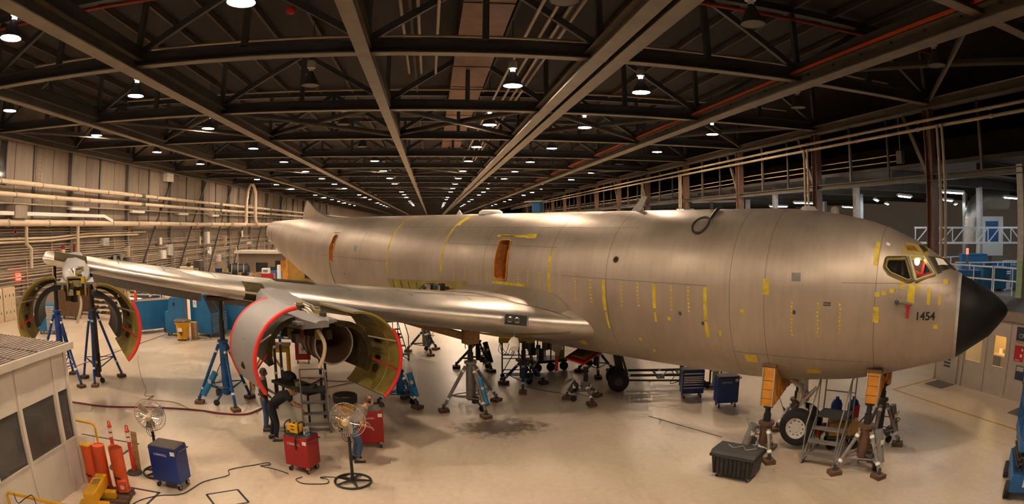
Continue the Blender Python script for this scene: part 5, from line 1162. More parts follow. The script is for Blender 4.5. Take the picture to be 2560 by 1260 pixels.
# yellow and black waste drums
t = thing('waste_drum', 'yellow drum with a black rim next to the bald worker', 'drum', (-2.40, 15.15, 0)); MB().lathe([(.0005, .12), (.24, .12), (.27, .5), (.29, .86)], 24).build('drum_body', 'yellow', t, 40); MB().lathe([(.30, .80), (.33, .82), (.34, 1.0), (.32, 1.02), (.29, 1.0), (.28, .85), (.0005, .85)], 24).build('bag_rim', 'black', t, 40); MB().lathe([(.20, .04), (.26, .05), (.26, .12)], 20).build('dolly', 'black', t); casters(t, (-.18, .18), (-.18, .18), .04)
t = thing('waste_drum', 'yellow bin with a dark lid in front of the blue cabinets', 'bin', (-12.3, 26.4, 0)); MB().lathe([(.0005, .10), (.30, .10), (.36, .80), (.42, .82), (.42, .95)], 24).build('drum_body', 'yellow', t, 40); MB().lathe([(.45, .93), (.45, .98), (.30, 1.03), (.0005, 1.05)], 24).build('lid', 'carpet', t, 40); MB().bb(-.1, .12, -.40, -.36, .48, .66).build('sticker', 'paper', t); MB().prism([(-.1, -.37, .46), (.14, -.37, .46), (.06, -.36, .25), (.02, -.36, .38)], (0, -.02, 0)).build('sticker', 'black', t); casters(t, (-.2, .2), (-.2, .2), .05)
# yellow work stand behind the near cowling
t = thing('work_stand', 'yellow steel work stand behind the open inboard cowling', 'work stand', (-5.6, 19.0, 0), R(8))
MB().bb(-.75, .75, -.35, .35, 1.48, 1.55).build('deck', 'ochre', t); 
for x in (-.68, .68):
    for y in (-.3, .3): MB().bar((x, y, 0), (x, y, 1.48), .07).build('leg', 'yellow', t)
    MB().bar((x, -.3, .4), (x * .1, -.3, 1.45), .06).build('diagonal', 'yellow', t)
for y in (-.3, .3): MB().bar((-.68, y, 1.40), (.68, y, 1.40), .07, .12).build('cross_beam', 'yellow', t)
# blue engine stand frame with lettered plates
t = thing('engine_stand', 'dark engine stand with a lettered blue rail inside the inboard cowling', 'engine stand', (-4.25, 17.95, 0), R(-4))
for x in (-.75, .75):
    for y in (-.3, .3):
        lg = MB().tube((x, y, .05), (x, y, 2.05), .045).build('post', 'dark_grey', t)
        for z in (.9, 1.75): MB().tube((x, y, z - .04), (x, y, z + .04), .055, n=10).build('reflector_band', 'reflector', lg)
        MB().box(x, y, .03, .16, .16, .06).build('foot', 'black', t)
for y in (-.3, .3): MB().bar((-.8, y, 2.08), (.8, y, 2.08), .08, .10).build('top_rail', 'dark_grey', t)
pl = MB().bb(-.80, .50, -.40, -.34, 2.02, 2.32).build('blue_rail', 'blue_jack', t)
for x, z, w_, h_ in ((-.55, 2.24, .28, .05), (-.56, 2.14, .14, .07), (-.30, 2.13, .13, .15), (.02, 2.26, .20, .10), (.30, 2.28, .30, .09), (-.76, 2.14, .06, .10)): MB().bb(x - w_ / 2, x + w_ / 2, -.407, -.40, z - h_ / 2, z + h_ / 2).build('notice_plate', 'paper', pl)
text('number', '8', .12, 'black', pl, (-.30, -.409, 2.13), (PI / 2, 0, 0), .001)
for k in range(12): MB().box(rnd.uniform(-.7, .6), rnd.uniform(-.25, .25), 2.22 + rnd.uniform(0, .4), rnd.uniform(.15, .4), rnd.uniform(.1, .3), rnd.uniform(.1, .3), rnd.random()).build('engine_part', ('steel_dark', 'brown_duct', 'dark_grey', 'black')[k % 4], t)
t = thing('parts_bench', 'low black parts bench heaped with gear beside the stairs', 'bench', (-4.0, 16.45, 0), R(-42))
MB().bb(-.95, .95, -.35, .35, .82, .90).build('bench_top', 'black', t)
for x in (-.85, .85):
    for y in (-.28, .28): MB().bar((x, y, 0), (x, y, .82), .05).build('leg', 'black', t)
MB().sphere((-.55, .05, 1.0), .26, 14, (1.2, .8, .75)).build('dark_bag', 'trouser_dark', t, 60); MB().lathe([(.0005, .9), (.09, .9), (.09, 1.0), (.0005, 1.02)], 16, (.15, -.1, 0)).build('tin', 'green_tint', t, 50)
for k in range(5): MB().box(rnd.uniform(-.2, .8), rnd.uniform(-.2, .2), .95, .2, .15, .10, rnd.random()).build('loose_part', ('black', 'dark_grey', 'brown_duct')[k % 3], t)
# ================================================================== NEAR OFFICE (left)
XO = -7.83
mat('office_white', (.60, .545, .475), .7, 0, .05, 3.); mat('office_roof', (.21, .165, .13), .7, 0, .1); mat('office_glass', (.10, .095, .09), .08, 0, .15, 2., alpha=.75)
of = thing('modular_office', 'white modular office with a ribbed brown roof and dark windows', 'office', (XO, 10.15, 0))
yN = -9.0                                                   # wall runs back to y = 10.15 - 9
wins = [(-4.6, -3.0), (-2.92, -1.92), (-1.78, -.60), (-.47, -.05)]
MB().bb(-.08, 0, yN, 0, 0, 1.10).build('wall_panel', 'office_white', of); MB().bb(-.08, 0, yN, 0, 2.17, 3.02).build('wall_panel', 'office_white', of)
edges = [yN] + [e for w_ in wins for e in w_] + [0]
for i in range(0, len(edges), 2): MB().bb(-.08, 0, edges[i], edges[i + 1], 1.10, 2.17).build('wall_panel', 'office_white', of)
for y0, y1 in wins: MB().bb(-.05, -.035, y0, y1, 1.10, 2.17).build('window_pane', 'office_glass', of)
for y in (0, -.50, -1.83, -3.15, -4.5, -5.8, -7.1): MB().bb(-.01, .025, y - .06, y + .035, 0, 3.02).build('mullion', 'office_white', of)
MB().bb(-.01, .02, yN, 0, 1.08, 1.11).build('sill', 'office_white', of)
MB().bb(-4.2, -.08, -.08, 0, 0, 3.02).build('end_wall', 'office_white', of); MB().bb(-4.2, -.08, yN, yN + .08, 0, 3.02).build('end_wall', 'office_white', of); MB().bb(-4.28, -4.2, yN, 0, 0, 3.02).build('rear_wall', 'office_white', of)
MB().bb(-4.35, .20, yN, .12, 3.02, 3.10).build('roof_slab', 'office_white', of)
for k in range(34): MB().bb(-4.3 + k * .13, -4.3 + k * .13 + .07, yN, .05, 3.10, 3.135).build('roof_rib', 'office_roof', of)
MB().bb(-4.33, .13, yN, .06, 3.098, 3.105).build('roof_sheet', 'office_roof', of)
MB().bb(-.4, .14, -1.9, -1.82, 3.105, 3.15).build('roof_strap', 'office_roof', of); MB().bb(-4.3, .14, -1.1, -1.03, 3.12, 3.15).build('roof_strap', 'office_roof', of)
MB().bb(.14, .21, yN, .13, 3.00, 3.14).build('fascia', 'office_white', of)
t = thing('office_desk', 'brown desk seen through the near office window', 'desk', (XO - 1.2, 9.2, 0)); MB().bb(-.4, .4, -.8, .8, .70, .74).build('desk_top', 'wood_dark', t); 
for x in (-.36, .36):
    for y in (-.75, .75): MB().bb(x - .03, x + .03, y - .03, y + .03, 0, .70).build('leg', 'black', t)
t = thing('office_locker', 'tall brown cupboard behind the near office window', 'cupboard', (XO - 2.1, 9.75, 0)); MB().bb(-.3, .3, -.12, .2, 0, 1.95).build('body', 'wood', t); MB().bb(.3, .315, -.11, .03, .03, 1.92).build('cupboard_door', 'wood_dark', t); MB().bb(.3, .315, .05, .19, .03, 1.92).build('cupboard_door', 'wood', t)

# ================================================================== RIGHT OFFICE
XG = 17.30
og = thing('glazed_office', 'white panelled office with warm lit windows behind the nose cone', 'office', (XG, 0, 0))
ws = [(7.2, 8.4), (10.74, 11.30), (11.85, 12.60)]; yA, yB = 4.0, 14.14
mat('office_grey', (.40, .345, .30), .7, 0, .05, 3.)
MB().bb(0, .08, yA, yB, 0, .96).build('wall_panel', 'office_grey', og); MB().bb(0, .08, yA, yB, 1.97, 2.5).build('wall_panel', 'office_grey', og)
ee = [yA] + [e for w_ in ws for e in w_] + [yB]
for i in range(0, len(ee), 2): MB().bb(0, .08, ee[i], ee[i + 1], .96, 1.97).build('wall_panel', 'office_grey', og)
for y in (4.0, 5.3, 6.6, 7.9, 9.2, 10.6, 11.65, 12.72, 14.1): MB().bb(-.025, .01, y - .04, y + .04, 0, 2.5).build('mullion', 'office_grey', og)
mat('pane_clear', (.8, .8, .8), .05, 0, 0, alpha=.12)
for y0, y1 in ws: MB().bb(.03, .04, y0, y1, .96, 1.97).build('window_pane', 'pane_clear', og)
MB().bb(-.12, 3.4, yA, yB + .1, 2.5, 2.82).build('roof_band', 'office_roof', og)
MB().bb(.08, 3.3, yB - .08, yB, 0, 2.5).build('end_wall', 'office_grey', og); MB().bb(.08, 3.3, yA, yA + .08, 0, 2.5).build('end_wall', 'office_grey', og); MB().bb(3.2, 3.3, yA, yB, 0, 2.5).build('rear_wall', 'warm_room', og); MB().bb(.08, 3.2, yA + .1, yB - .1, 2.40, 2.48).build('inner_ceiling', 'warm_room', og)
for y in (8.0, 11.0, 12.6): MB().bb(1.2, 2.4, y - .3, y + .3, 2.36, 2.40).build('ceiling_panel_lamp', 'room_lamp', og)
d = thing('office_door', 'pale door with printed notices beside the right office windows', 'door', (XG, 13.4, 0)); MB().bb(-.035, -.005, -.48, .48, 0, 2.05).build('door_leaf', 'office_grey', d); MB().tube((-.06, .38, 1.0), (-.03, .38, 1.0), .03).build('door_knob', 'galv', d)
for k in range(5): MB().bb(-.04, -.035, -.12, .22, .55 + k * .12, .62 + k * .12).build('notice', 'dark_grey', d)
MB().bb(-.05, -.035, -.2, .3, 1.25, 1.9).build('notice', 'paper', d)
for k, (y, h, m_, lab) in enumerate(((12.3, .76, 'wood', 'wooden counter inside the right office under the far window'), (11.0, .76, 'wood', 'wooden desk with papers inside the lit right office'))):
    t = thing('office_counter', lab, 'desk', (XG + 2.65, y, 0)); MB().bb(-.4, .4, -.55, .55, h, h + .04).build('desk_top', 'wood', t); MB().bb(-.38, .38, -.53, -.50, 0, h).build('side_panel', 'dark_grey', t); MB().bb(-.38, .38, .50, .53, 0, h).build('side_panel', 'dark_grey', t)
    MB().bb(-.2, .25, -.3, .3, h + .04, h + .07).build('paper_stack', 'paper', t)
    for q in range(4): MB().box(rnd.uniform(-.3, .3), rnd.uniform(-.45, .45), h + .13, .12, .12, .2, rnd.random()).build('desk_item', ('black', 'paper', 'dark_grey', 'ochre')[q], t)
for k, y in enumerate((10.9, 12.2)):
    t = thing('wall_shelf', 'dark shelf of binders on the back wall of the lit office' if k else 'pin board with pictures on the back wall of the lit office', 'shelf' if k else 'pin board', (XG + 3.15, y, 1.45)); MB().bb(0, .04, -.5, .5, 0, .5).build('back_panel', 'brown_duct', t)
    for q in range(4): MB().bb(-.03, 0, -.42 + q * .22, -.42 + q * .22 + .16, .08, .4).build('binder', ('black', 'paper', 'ochre', 'dark_grey')[q], t)
tag(MB().bb(XG + .15, XG + 3.15, 9.0, 13.9, .002, .012).build('office_carpet', 'carpet'), 'dark carpet on the floor of the lit office', 'carpet')
tag(MB().bb(XG - .018, XG - .008, 9.35, 10.30, 1.91, 2.37).build('notice_board', 'poster_navy'), 'navy poster with pale lettering on the right office wall', 'poster')
nb = bpy.data.objects['notice_board']; text('lettering', 'CREDO', .2, 'grey_light', nb, (XG - .02, 9.85, 2.08), (PI / 2, 0, R(-90)), .001); MB().bb(XG - .02, XG - .018, 9.35, 10.30, 1.88, 1.93).build('yellow_strip', 'ochre', nb)
tag(MB().bb(XG - .018, XG - .008, 9.90, 10.31, 1.28, 1.78).build('safety_poster', 'poster_red'), 'dark red poster below the navy one on the right office wall', 'poster')
sp = bpy.data.objects['safety_poster']; MB().bb(XG - .022, XG - .018, 9.93, 10.0, 1.62, 1.7).build('picture', 'paper', sp); MB().bb(XG - .022, XG - .018, 9.95, 10.05, 1.42, 1.52).build('picture', 'paper', sp); MB().bb(XG - .022, XG - .018, 10.05, 10.25, 1.31, 1.33).build('caption', 'paper', sp)
tag(MB().bb(XG - .018, XG - .008, 9.75, 10.15, .70, 1.15).build('photo_print', 'poster_navy'), 'grey photo print lowest on the right office wall', 'poster')
MB().bb(XG - .022, XG - .018, 9.8, 10.12, .98, 1.13).build('picture', 'grey_light', bpy.data.objects['photo_print'])
for x0, x1, y0, y1, lab in ((16.42, 17.22, 12.92, 13.80, 'dark floor mat outside the right office door'), (16.0, 16.75, 8.6, 9.45, 'dark floor mat by the right office wall near the blue lift')):
    tag(MB().bb(x0, x1, y0, y1, 0, .015).build('floor_mat', 'carpet'), lab, 'mat')
tag(MB().bb(15.9, 16.2, 8.55, 8.95, .016, 1.0).build('black_bin', 'black', bevel=.02), 'black bin standing on the mat near the blue lift', 'bin')
MB().bb(15.88, 16.22, 8.53, 8.97, 1.0, 1.04).build('bin_lid', 'black', bpy.data.objects['black_bin'])

# blue scissor lift at the lower right corner
t = thing('scissor_lift', 'blue scissor lift with white number labels at the edge of the floor', 'scissor lift', (11.95, 5.95, 0), R(36))
MB().bb(-1.1, .55, -.6, .6, .22, .62).build('chassis', 'blue_jack', t, bevel=.02)
for x in (-.85, .3):
    for y in (-.62, .62): MB().tube((x, y - .06, .19), (x, y + .06, .19), .19, n=16).build('wheel', 'black_rubber', t)
for k in range(3):
    for y in (-.45, .45):
        MB().bar((-.95, y, .66 + k * .14), (.45, y, .76 + k * .14), .07, .05).build('scissor_arm', 'dark_grey', t); MB().bar((-.95, y + .06, .76 + k * .14), (.45, y + .06, .66 + k * .14), .07, .05).build('scissor_arm', 'dark_grey', t)
MB().bb(-1.1, .55, -.6, .6, 1.10, 1.36).build('platform', 'blue_jack', t, bevel=.02)
for x in (-1.08, -.55, 0, .53):
    for y in (-.58, .58): MB().bar((x, y, 1.36), (x, y, 2.4), .045).build('rail_post', 'blue_jack', t)
for z in (1.85, 2.4):
    for y in (-.58, .58): MB().bar((-1.08, y, z), (.53, y, z), .045).build('guard_rail', 'blue_jack', t)
    for x in (-1.08, .53): MB().bar((x, -.58, z), (x, .58, z), .045).build('guard_rail', 'blue_jack', t)
MB().bb(-1.106, -1.10, -.2, .35, 1.20, 1.30).build('number_plate', 'paper', t); text('number', '3-4024', .09, 'black', t, (-1.108, .075, 1.25), (PI / 2, 0, R(-90)), .001); MB().bb(-1.106, -1.1, -.1, .3, .36, .58).build('number_plate', 'paper', t); text('number', 'LC-004', .08, 'black', t, (-1.108, .1, .5), (PI / 2, 0, R(-90)), .001)

# ================================================================== RIGHT COLUMN ROW AND LOW BAY
for k, y in enumerate(TR):
    if y < 5 or y > 130: continue
    t = thing('steel_column', 'dark steel column with a slanting knee brace carrying the edge crane beam', 'column', (XR, y, 0), 0, 'dark steel columns along the edge crane beam')
    hb = MB(); hb.bb(-.20, .20, -.22, -.18, 0, 10.6); hb.bb(-.20, .20, .18, .22, 0, 10.6); hb.bb(-.02, .02, -.18, .18, 0, 10.6); hb.build('shaft', 'column_red' if 'column_red' in MATS else mat('column_red', (.16, .085, .055), .6, 0, .2), t)
    MB().bar((.02, .25, 7.7), (.02, 1.7, 10.5), .16, .2).build('knee_brace', 'steel_beam', t)
    MB().bar((.02, 3.0, 7.7), (.02, 3.0, 10.55), .10).build('hanger_post', 'steel_dark', t); MB().bar((.02, 6.0, 7.7), (.02, 6.0, 10.55), .12).build('hanger_post', 'steel_beam', t)
eb = thing('edge_beam', 'long steel beam joining the dark columns above the low bay', 'beam', (XR, 0, 7.45)); hbeam(MB(), (0, .5, 0), (0, 200, 0), .26, .28).build('beam', 'steel_beam', eb)
for dz, lab in ((0, 'upper of the two cream pipes slung along the column row'), (-.34, 'lower of the two cream pipes slung along the column row')):
    t = thing('column_pipe', lab, 'pipe', (XR - .35, 0, 10.06 + dz)); MB().tube((0, .5, 0), (0, 150, 0), .075, n=10).build('pipe_run', 'conduit', t, 50)
    for k in range(1, 14): MB().tube((0, k * 4.5, 0), (0, k * 4.5 + .12, 0), .10, n=10).build('coupling', 'conduit', t, 50)
    for k in range(1, 8): MB().bb(0, .35, 8.55 + 9.07 * k - .02, 8.55 + 9.07 * k + .02, -.02, .02).build('bracket', 'collar', t)
for j, (y, z0) in enumerate(((16.4, 0), (26.9, 0), (44.8, 0), (53.9, 0))):
    for dx in (0, .16):
        t = thing('drop_pipe', 'pale vertical pipe dropping from the column row pipes to the floor', 'pipe', (XR - .5 - dx * .3, y + dx * 1.6, 0), 0, 'pale drop pipes by the columns'); MB().tube((0, 0, 0), (0, 0, 9.75), .065, n=10).build('pipe_run', 'conduit', t, 50); MB().tube((0, 0, 7.1), (0, 0, 7.25), .085, n=10).build('coupling', 'collar', t, 50)
for z, r in ((8.85, .03), (8.55, .03)):
    tag(MB().path([(XR + .25, 20, z), (XR + .25, 34, z), (XR + .25, 60, z - .3), (XR + .25, 110, z - .3)], r, 6).build('cable_conduit', 'conduit', None, 50), 'thin conduit sagging between the dark columns' if z > 8.7 else 'lower thin conduit strung between the dark columns', 'conduit')
t = thing('switch_box', 'small dark switch box hung between two dark columns', 'electrical box', (XR + .2, 19.9, 8.4)); MB().bb(-.12, .12, -.2, .2, 0, .6).build('enclosure', 'steel_dark', t, bevel=.02); MB().tube((0, 0, .6), (0, 0, 2.2), .02).build('conduit_stub', 'conduit', t)
# low ceiling of the neighbouring bay
cl_ = struct(MB().bb(XR + 1.6, XF, Y0, Y1, 8.3, 8.5).build('ceiling_low_bay', 'steel_dark'))
for k, y in enumerate([4 + 6.0 * i for i in range(16)]):
    t = thing('low_bay_beam', 'tan roof beam crossing the low bay behind the columns', 'beam', (XR + 1.6, y, 7.75), 0, 'tan roof beams of the low bay'); hbeam(MB(), (0, 0, 0), (XF - XR - 1.8, 0, 0), .28, .5).build('beam', 'steel_beam', t)
FL = [(23.2, 18.2), (24.0, 22.5), (26, 27), (24.5, 33), (30, 24), (31, 31), (27, 40), (33, 38), (36, 28), (23.4, 13.4), (28, 15.5), (29, 50), (24, 52), (36, 47), (38, 20), (30.5, 19), (26, 62), (33, 60)]
for k, (x, y) in enumerate(FL):
    t = thing('fluorescent_light', 'lit fluorescent light hanging in the low bay behind the columns', 'ceiling light', (x, y, 7.05), R(20 * (k % 3)), 'fluorescent lights of the low bay'); MB().prism([(-.9, -.16, 0), (-.9, .16, 0), (-.9, .08, .12), (-.9, -.08, .12)], (1.8, 0, 0)).build('reflector', 'white_paint', t); MB().tube((-.85, 0, -.02), (.85, 0, -.02), .035, n=8).build('tube', 'tube_lit', t)
    for sx in (-.6, .6): MB().tube((sx, 0, .12), (sx, 0, 1.25), .008, n=5).build('hanger_wire', 'steel_dark', t)
for k, (x, y) in enumerate(((20.86, 12.43), (24.2, 27), (31, 22), (30, 33), (36, 27), (27, 45), (36, 45), (24, 36), (41, 22))):
    t = thing('bay_column', 'pale square column standing inside the low bay', 'column', (x, y, 0), 0, 'pale columns inside the low bay') if k else thing('bay_column', 'near grey column with green light painted on its lower half beside the white gantry', 'column', (x, y, 0)); MB().bb(-.16, .16, -.16, .16, 0, 7.8).build('shaft', 'grey_light', t); MB().bb(-.25, .25, -.25, .25, 0, .04).build('base_plate', 'grey', t)
    if k == 0: MB().bb(-.18, -.162, -.15, .15, .3, 4.2).build('painted_green_light', 'green_tint', t)  # green sheet added on the shaft, painting the green light on its lower part
# white gantry truss, panel box with blue window
t = thing('white_gantry', 'white lattice gantry bridge in the low bay', 'gantry', (30.0, 20.2, 4.55), R(-40))
for z in (0, .85):
    for y in (-.25, .25): MB().bar((-5.2, y, z), (5.2, y, z), .10).build('chord', 'cool_white', t)
for k in range(14):
    x = -5.2 + k * .8; MB().bar((x, -.25, 0), (x, -.25, .85), .06).build('post', 'cool_white', t)
    if k < 13: MB().bar((x, -.25, .0 if k < 7 else .85), (x + .8, -.25, .85 if k < 7 else 0), .06).build('lattice', 'cool_white', t)
for x in (-5.0, 5.0):
    for y in (-.25, .25): MB().bar((x, y, -4.55), (x, y, 0), .12).build('leg', 'cool_white', t)
t = thing('control_cabin', 'white cabin with a blue window behind the gantry', 'cabin', (34.5, 23.5, 0), R(-42)); MB().bb(-.9, .9, -.6, .6, 3.6, 6.1).build('body', 'cool_white', t); MB().bb(-.5, .5, -.62, -.6, 4.4, 5.8).build('window', 'blue_jack', t); MB().bb(-.15, .15, -.15, .15, 0, 3.6).build('mast', 'grey', t)
t = thing('duct_elbow', 'curved galvanised duct elbow at the low bay roof', 'duct', (36, 24.5, 5.9), R(-40)); MB().path(arc((0, 0, 0), 1.4, PI, PI / 2, 8, 'XZ') + [(1.5, 0, 1.4)], .75, 16).build('duct_run', 'galv', t, 50); MB().tube((-1.4, 0, -1.6), (-1.4, 0, .05), .75, n=16).build('duct_drop', 'galv', t, 50)
bwm = mat('bay_wall', (.26, .225, .19), .8, 0, .06)
struct(MB().bb(46, 46.2, 0, 110, 0, 8.3).build('wall_low_bay', 'bay_wall'))
struct(MB().bb(21.2, 46, 108, 108.3, 0, 8.3).build('wall_low_bay_end', 'bay_wall'))
# storage mezzanine behind the office: crates and railings
mz = thing('mezzanine', 'storage mezzanine behind the glazed office carrying blue crates', 'mezzanine', (0, 0, 0)); MB().bb(21.1, 29, 7.5, 21, 2.62, 2.82).build('deck', 'grey', mz)
for x in (21.3, 25, 28.6):
    for y in (8, 14.5, 20.6): MB().bb(x - .12, x + .12, y - .12, y + .12, 0, 2.62).build('post', 'steel_dark', mz)
for k, (x, y, sx, sy, sz, rz) in enumerate(((25.6, 18.6, 1.5, 1.0, 1.25, -45), (26.9, 17.6, 1.3, 1.0, .85, -40), (24.6, 17.0, 1.0, .8, .75, -30), (22.2, 14.9, 1.2, .9, .95, -40), (23.6, 13.7, 1.5, .9, 1.0, -35), (22.6, 12.4, 1.3, .9, .95, -30), (21.9, 16.2, 1.0, .9, .75, -50), (24.6, 12.2, 1.4, .9, 1.1, -30))):
    t = thing('blue_crate', 'blue steel crate on the storage mezzanine', 'crate', (x, y, 2.82), R(rz), 'blue crates on the mezzanine'); MB().bb(-sx / 2, sx / 2, -sy / 2, sy / 2, .10, sz).build('crate_body', 'blue_cab', t, bevel=.02); MB().bb(-sx / 2 - .02, sx / 2 + .02, -sy / 2 - .02, sy / 2 + .02, sz, sz + .05).build('lid', 'blue_jack', t)
    for a_ in (-1, 1): MB().bb(a_ * sx * .35 - .06, a_ * sx * .35 + .06, -sy / 2, sy / 2, 0, .10).build('skid', 'wood_dark', t)
for k, (x, y, L_, rz) in enumerate(((21.15, 17.5, 6.6, 90), (21.15, 11.0, 6.2, 90), (24.0, 15.8, 4.6, -40), (26.8, 15.0, 4.0, -40), (24.8, 20.6, 7.4, 0))):
    t = thing('white_railing', 'white pipe railing on the storage mezzanine', 'railing', (x, y, 2.82), R(rz), 'white railings on the mezzanine')
    for z in (.55, 1.05): MB().tube((-L_ / 2, 0, z), (L_ / 2, 0, z), .032).build('rail', 'cool_white', t)
    for q in range(7): MB().tube((-L_ / 2 + q * L_ / 6, 0, 0), (-L_ / 2 + q * L_ / 6, 0, 1.05), .03).build('post', 'cool_white', t)
for k, (x, y) in enumerate(((23.6, 11.0), (26.2, 13.2))):
    t = thing('white_bench', 'white table with papers on the storage mezzanine' if k else 'white table near the mezzanine edge', 'table', (x, y, 2.82), R(-35)); MB().bb(-.9, .9, -.4, .4, .82, .88).build('table_top', 'cool_white', t)
    for sx in (-.8, .8):
        for sy in (-.33, .33): MB().bb(sx - .03, sx + .03, sy - .03, sy + .03, 0, .82).build('leg', 'cool_white', t)
for k, (x, y, w_, h_) in enumerate(((33, 22.5, 5, 2.4), (37, 29, 6, 2.4))):
    t = thing('bay_partition', 'low white partition in the low bay' if k == 0 else 'longer white partition deeper in the low bay', 'partition', (x, y, 0), R(-42)); MB().bb(-w_ / 2, w_ / 2, -.05, .05, 0, h_).build('panel', 'cool_white', t); MB().bb(-w_ / 2, w_ / 2, -.07, .07, h_, h_ + .08).build('cap_rail', 'grey_light', t)
tag(MB().bb(21.62, 21.70, 16.05, 16.15, 4.3, 4.55).build('warning_lamp', 'red_lamp'), 'small red warning lamp beside the pale column', 'lamp'); MB().bb(21.62, 21.70, 16.06, 16.14, 2.82, 4.3).build('lamp_post', 'grey', bpy.data.objects['warning_lamp'])

# ================================================================== BLUE CABINETS AND CLUTTER ON THE FAR LEFT
t = thing('steel_cabinet', 'long blue steel cabinet on casters behind the outer cowling', 'cabinet', (-14.95, 28.0, 0), R(50)); MB().bb(-1.05, 1.05, -.42, .42, .22, 1.68).build('body', 'blue_cab', t, bevel=.015); casters(t, (-.9, .9), (-.32, .32), .11); MB().bb(-1.07, 1.07, -.44, .44, 1.68, 1.71).build('top', 'grey', t)
t = thing('steel_cabinet', 'blue tool cabinet with slanted back behind the yellow bin', 'cabinet', (-13.2, 27.6, 0), R(8)); MB().prism([(-.55, -.35, .15), (.55, -.35, .15), (.55, -.35, 1.95), (-.25, -.35, 1.95), (-.38, -.35, 1.25), (-.55, -.35, 1.22)], (0, .7, 0)).build('body', 'blue_cab', t, bevel=.015); MB().bb(-.05, .05, -.37, -.35, 1.55, 1.7).build('lock', 'black', t); casters(t, (-.42, .42), (-.26, .26), .075)
t = thing('workstation', 'blue tool workstation with slanted screens and many drawers', 'workstation', (-11.35, 27.95, 0), R(-22))
MB().prism([(-.95, -.55, .18), (.55, -.55, .18), (.55, -.55, 1.25), (-.05, -.55, 2.12), (-.95, -.55, 2.12)], (0, 1.3, 0)).build('body', 'blue_cab', t, bevel=.015)
for y0 in (-.50, .12):
    c = MB().add([(.555, y0, 1.28), (.555, y0 + .55, 1.28), (.005, y0 + .55, 2.08), (.005, y0, 2.08)], [(0, 1, 2, 3)]).build('screen_panel', 'glass_dark', t)
    for k in range(11): 
        dr = MB().bb(.55, .575, y0, y0 + .55, .24 + k * .09, .24 + k * .09 + .078).build('drawer', 'blue_cab', t); MB().bb(.575, .59, y0 + .03, y0 + .52, .24 + k * .09 + .055, .24 + k * .09 + .072).build('drawer_pull', 'galv', dr)
MB().bb(-.72, -.45, -.556, -.55, 1.45, 1.85).build('number_card', 'paper', t); text('number', '8', .22, 'orange_cone', t, (-.585, -.56, 1.65), (PI / 2, 0, 0), .001); MB().bb(-.82, -.55, -.556, -.55, 2.0, 2.05).build('badge', 'paper', t); casters(t, (-.75, .35), (-.42, .6), .09)
t = thing('steel_cabinet', 'tall blue cabinet with a brown patch, right behind the blue jack ram', 'cabinet', (-10.3, 29.4, 0), R(5)); MB().prism([(-.9, -.35, .12), (.95, -.35, .12), (.95, -.35, 1.5), (.75, -.35, 2.15), (-.9, -.35, 2.15)], (0, .7, 0)).build('body', 'blue_cab', t, bevel=.015); MB().bb(-.55, -.35, -.356, -.35, 1.5, 1.9).build('patch', 'brown_duct', t); casters(t, (-.75, .8), (-.25, .25), .06)
t = thing('storage_case', 'dark case on small wheels beside the long blue cabinet', 'case', (-14.6, 30.2, 0), R(-20)); MB().bb(-.5, .5, -.3, .3, .14, .62).build('body', 'wood_dark', t, bevel=.02); MB().bb(-.52, .52, -.32, .32, .62, .70).build('lid', 'carpet', t, bevel=.02); casters(t, (-.4, .4), (-.22, .22), .065)
tag(MB().bb(-12.0, -11.7, 26.75, 26.95, 0, .85).build('cardboard_sheet', 'wood'), 'brown cardboard sheet propped behind the yellow bin', 'cardboard')
tag(MB().bb(-15.6, -15.45, 27.2, 27.35, 1.715, 2.15).build('orange_bottle', 'orange_cone', bevel=.03), 'orange bottle standing on the long blue cabinet', 'bottle')
MB().bb(-15.55, -15.5, 27.25, 27.3, 2.15, 2.22).build('bottle_cap', 'paper', bpy.data.objects['orange_bottle'])
# blue drawer chest inside the outer cowling, steel racks
t = thing('drawer_chest', 'blue drawer chest with pale drawers below the outer cowling', 'tool chest', (-20.4, 25.2, 0), R(20)); MB().bb(-.55, .55, -.35, .35, .16, 1.55).build('body', 'blue_cab', t, bevel=.015); casters(t, (-.42, .42), (-.26, .26), .08)
for k in range(11): 
    dr = MB().bb(.02, .53, -.365, -.35, .22 + k * .115, .22 + k * .115 + .10).build('drawer', 'grey_light', t); MB().bb(.05, .5, -.375, -.365, .22 + k * .115 + .08, .22 + k * .115 + .095).build('drawer_pull', 'galv', dr)
for k, (x, y) in enumerate(((-19.6, 30.8), (-17.2, 31.6))):
    t = thing('parts_rack', 'tan steel parts rack with loaded shelves behind the outer engine' if k == 0 else 'second tan parts rack with loaded shelves, closer to the long blue cabinet', 'rack', (x, y, 0), R(8))
    for sx in (-1.1, 1.1):
        for sy in (-.35, .35): MB().bar((sx, sy, .0), (sx, sy, 1.75), .06).build('post', 'beige', t)
    for z in (.3, .6, .9, 1.2, 1.5):
        sh = MB().bb(-1.1, 1.1, -.35, .35, z, z + .04).build('shelf', 'beige', t)
        for q in range(5): MB().box(-.9 + q * .45, rnd.uniform(-.1, .1), z + .10, .3, .4, .12, 0).build('stored_part', ('wood_dark', 'dark_grey', 'brown_duct')[q % 3], sh)
for k, (x, y) in enumerate(((-22.3, 30.0), (-22.4, 32.2))):
    t = thing('wood_cabinet', 'brown wheeled cabinet by the parts racks' if k else 'brown wheeled cabinet with vertical slats by the wall', 'cabinet', (x, y, 0), R(5)); MB().bb(-.8, .8, -.4, .4, .2, 1.8).build('body', 'wood_dark', t, bevel=.02); casters(t, (-.65, .65), (-.3, .3), .10)
    for q in range(6): MB().bb(-.72 + q * .26, -.72 + q * .26 + .05, -.42, -.4, .3, 1.7).build('slat', 'brown_duct', t)
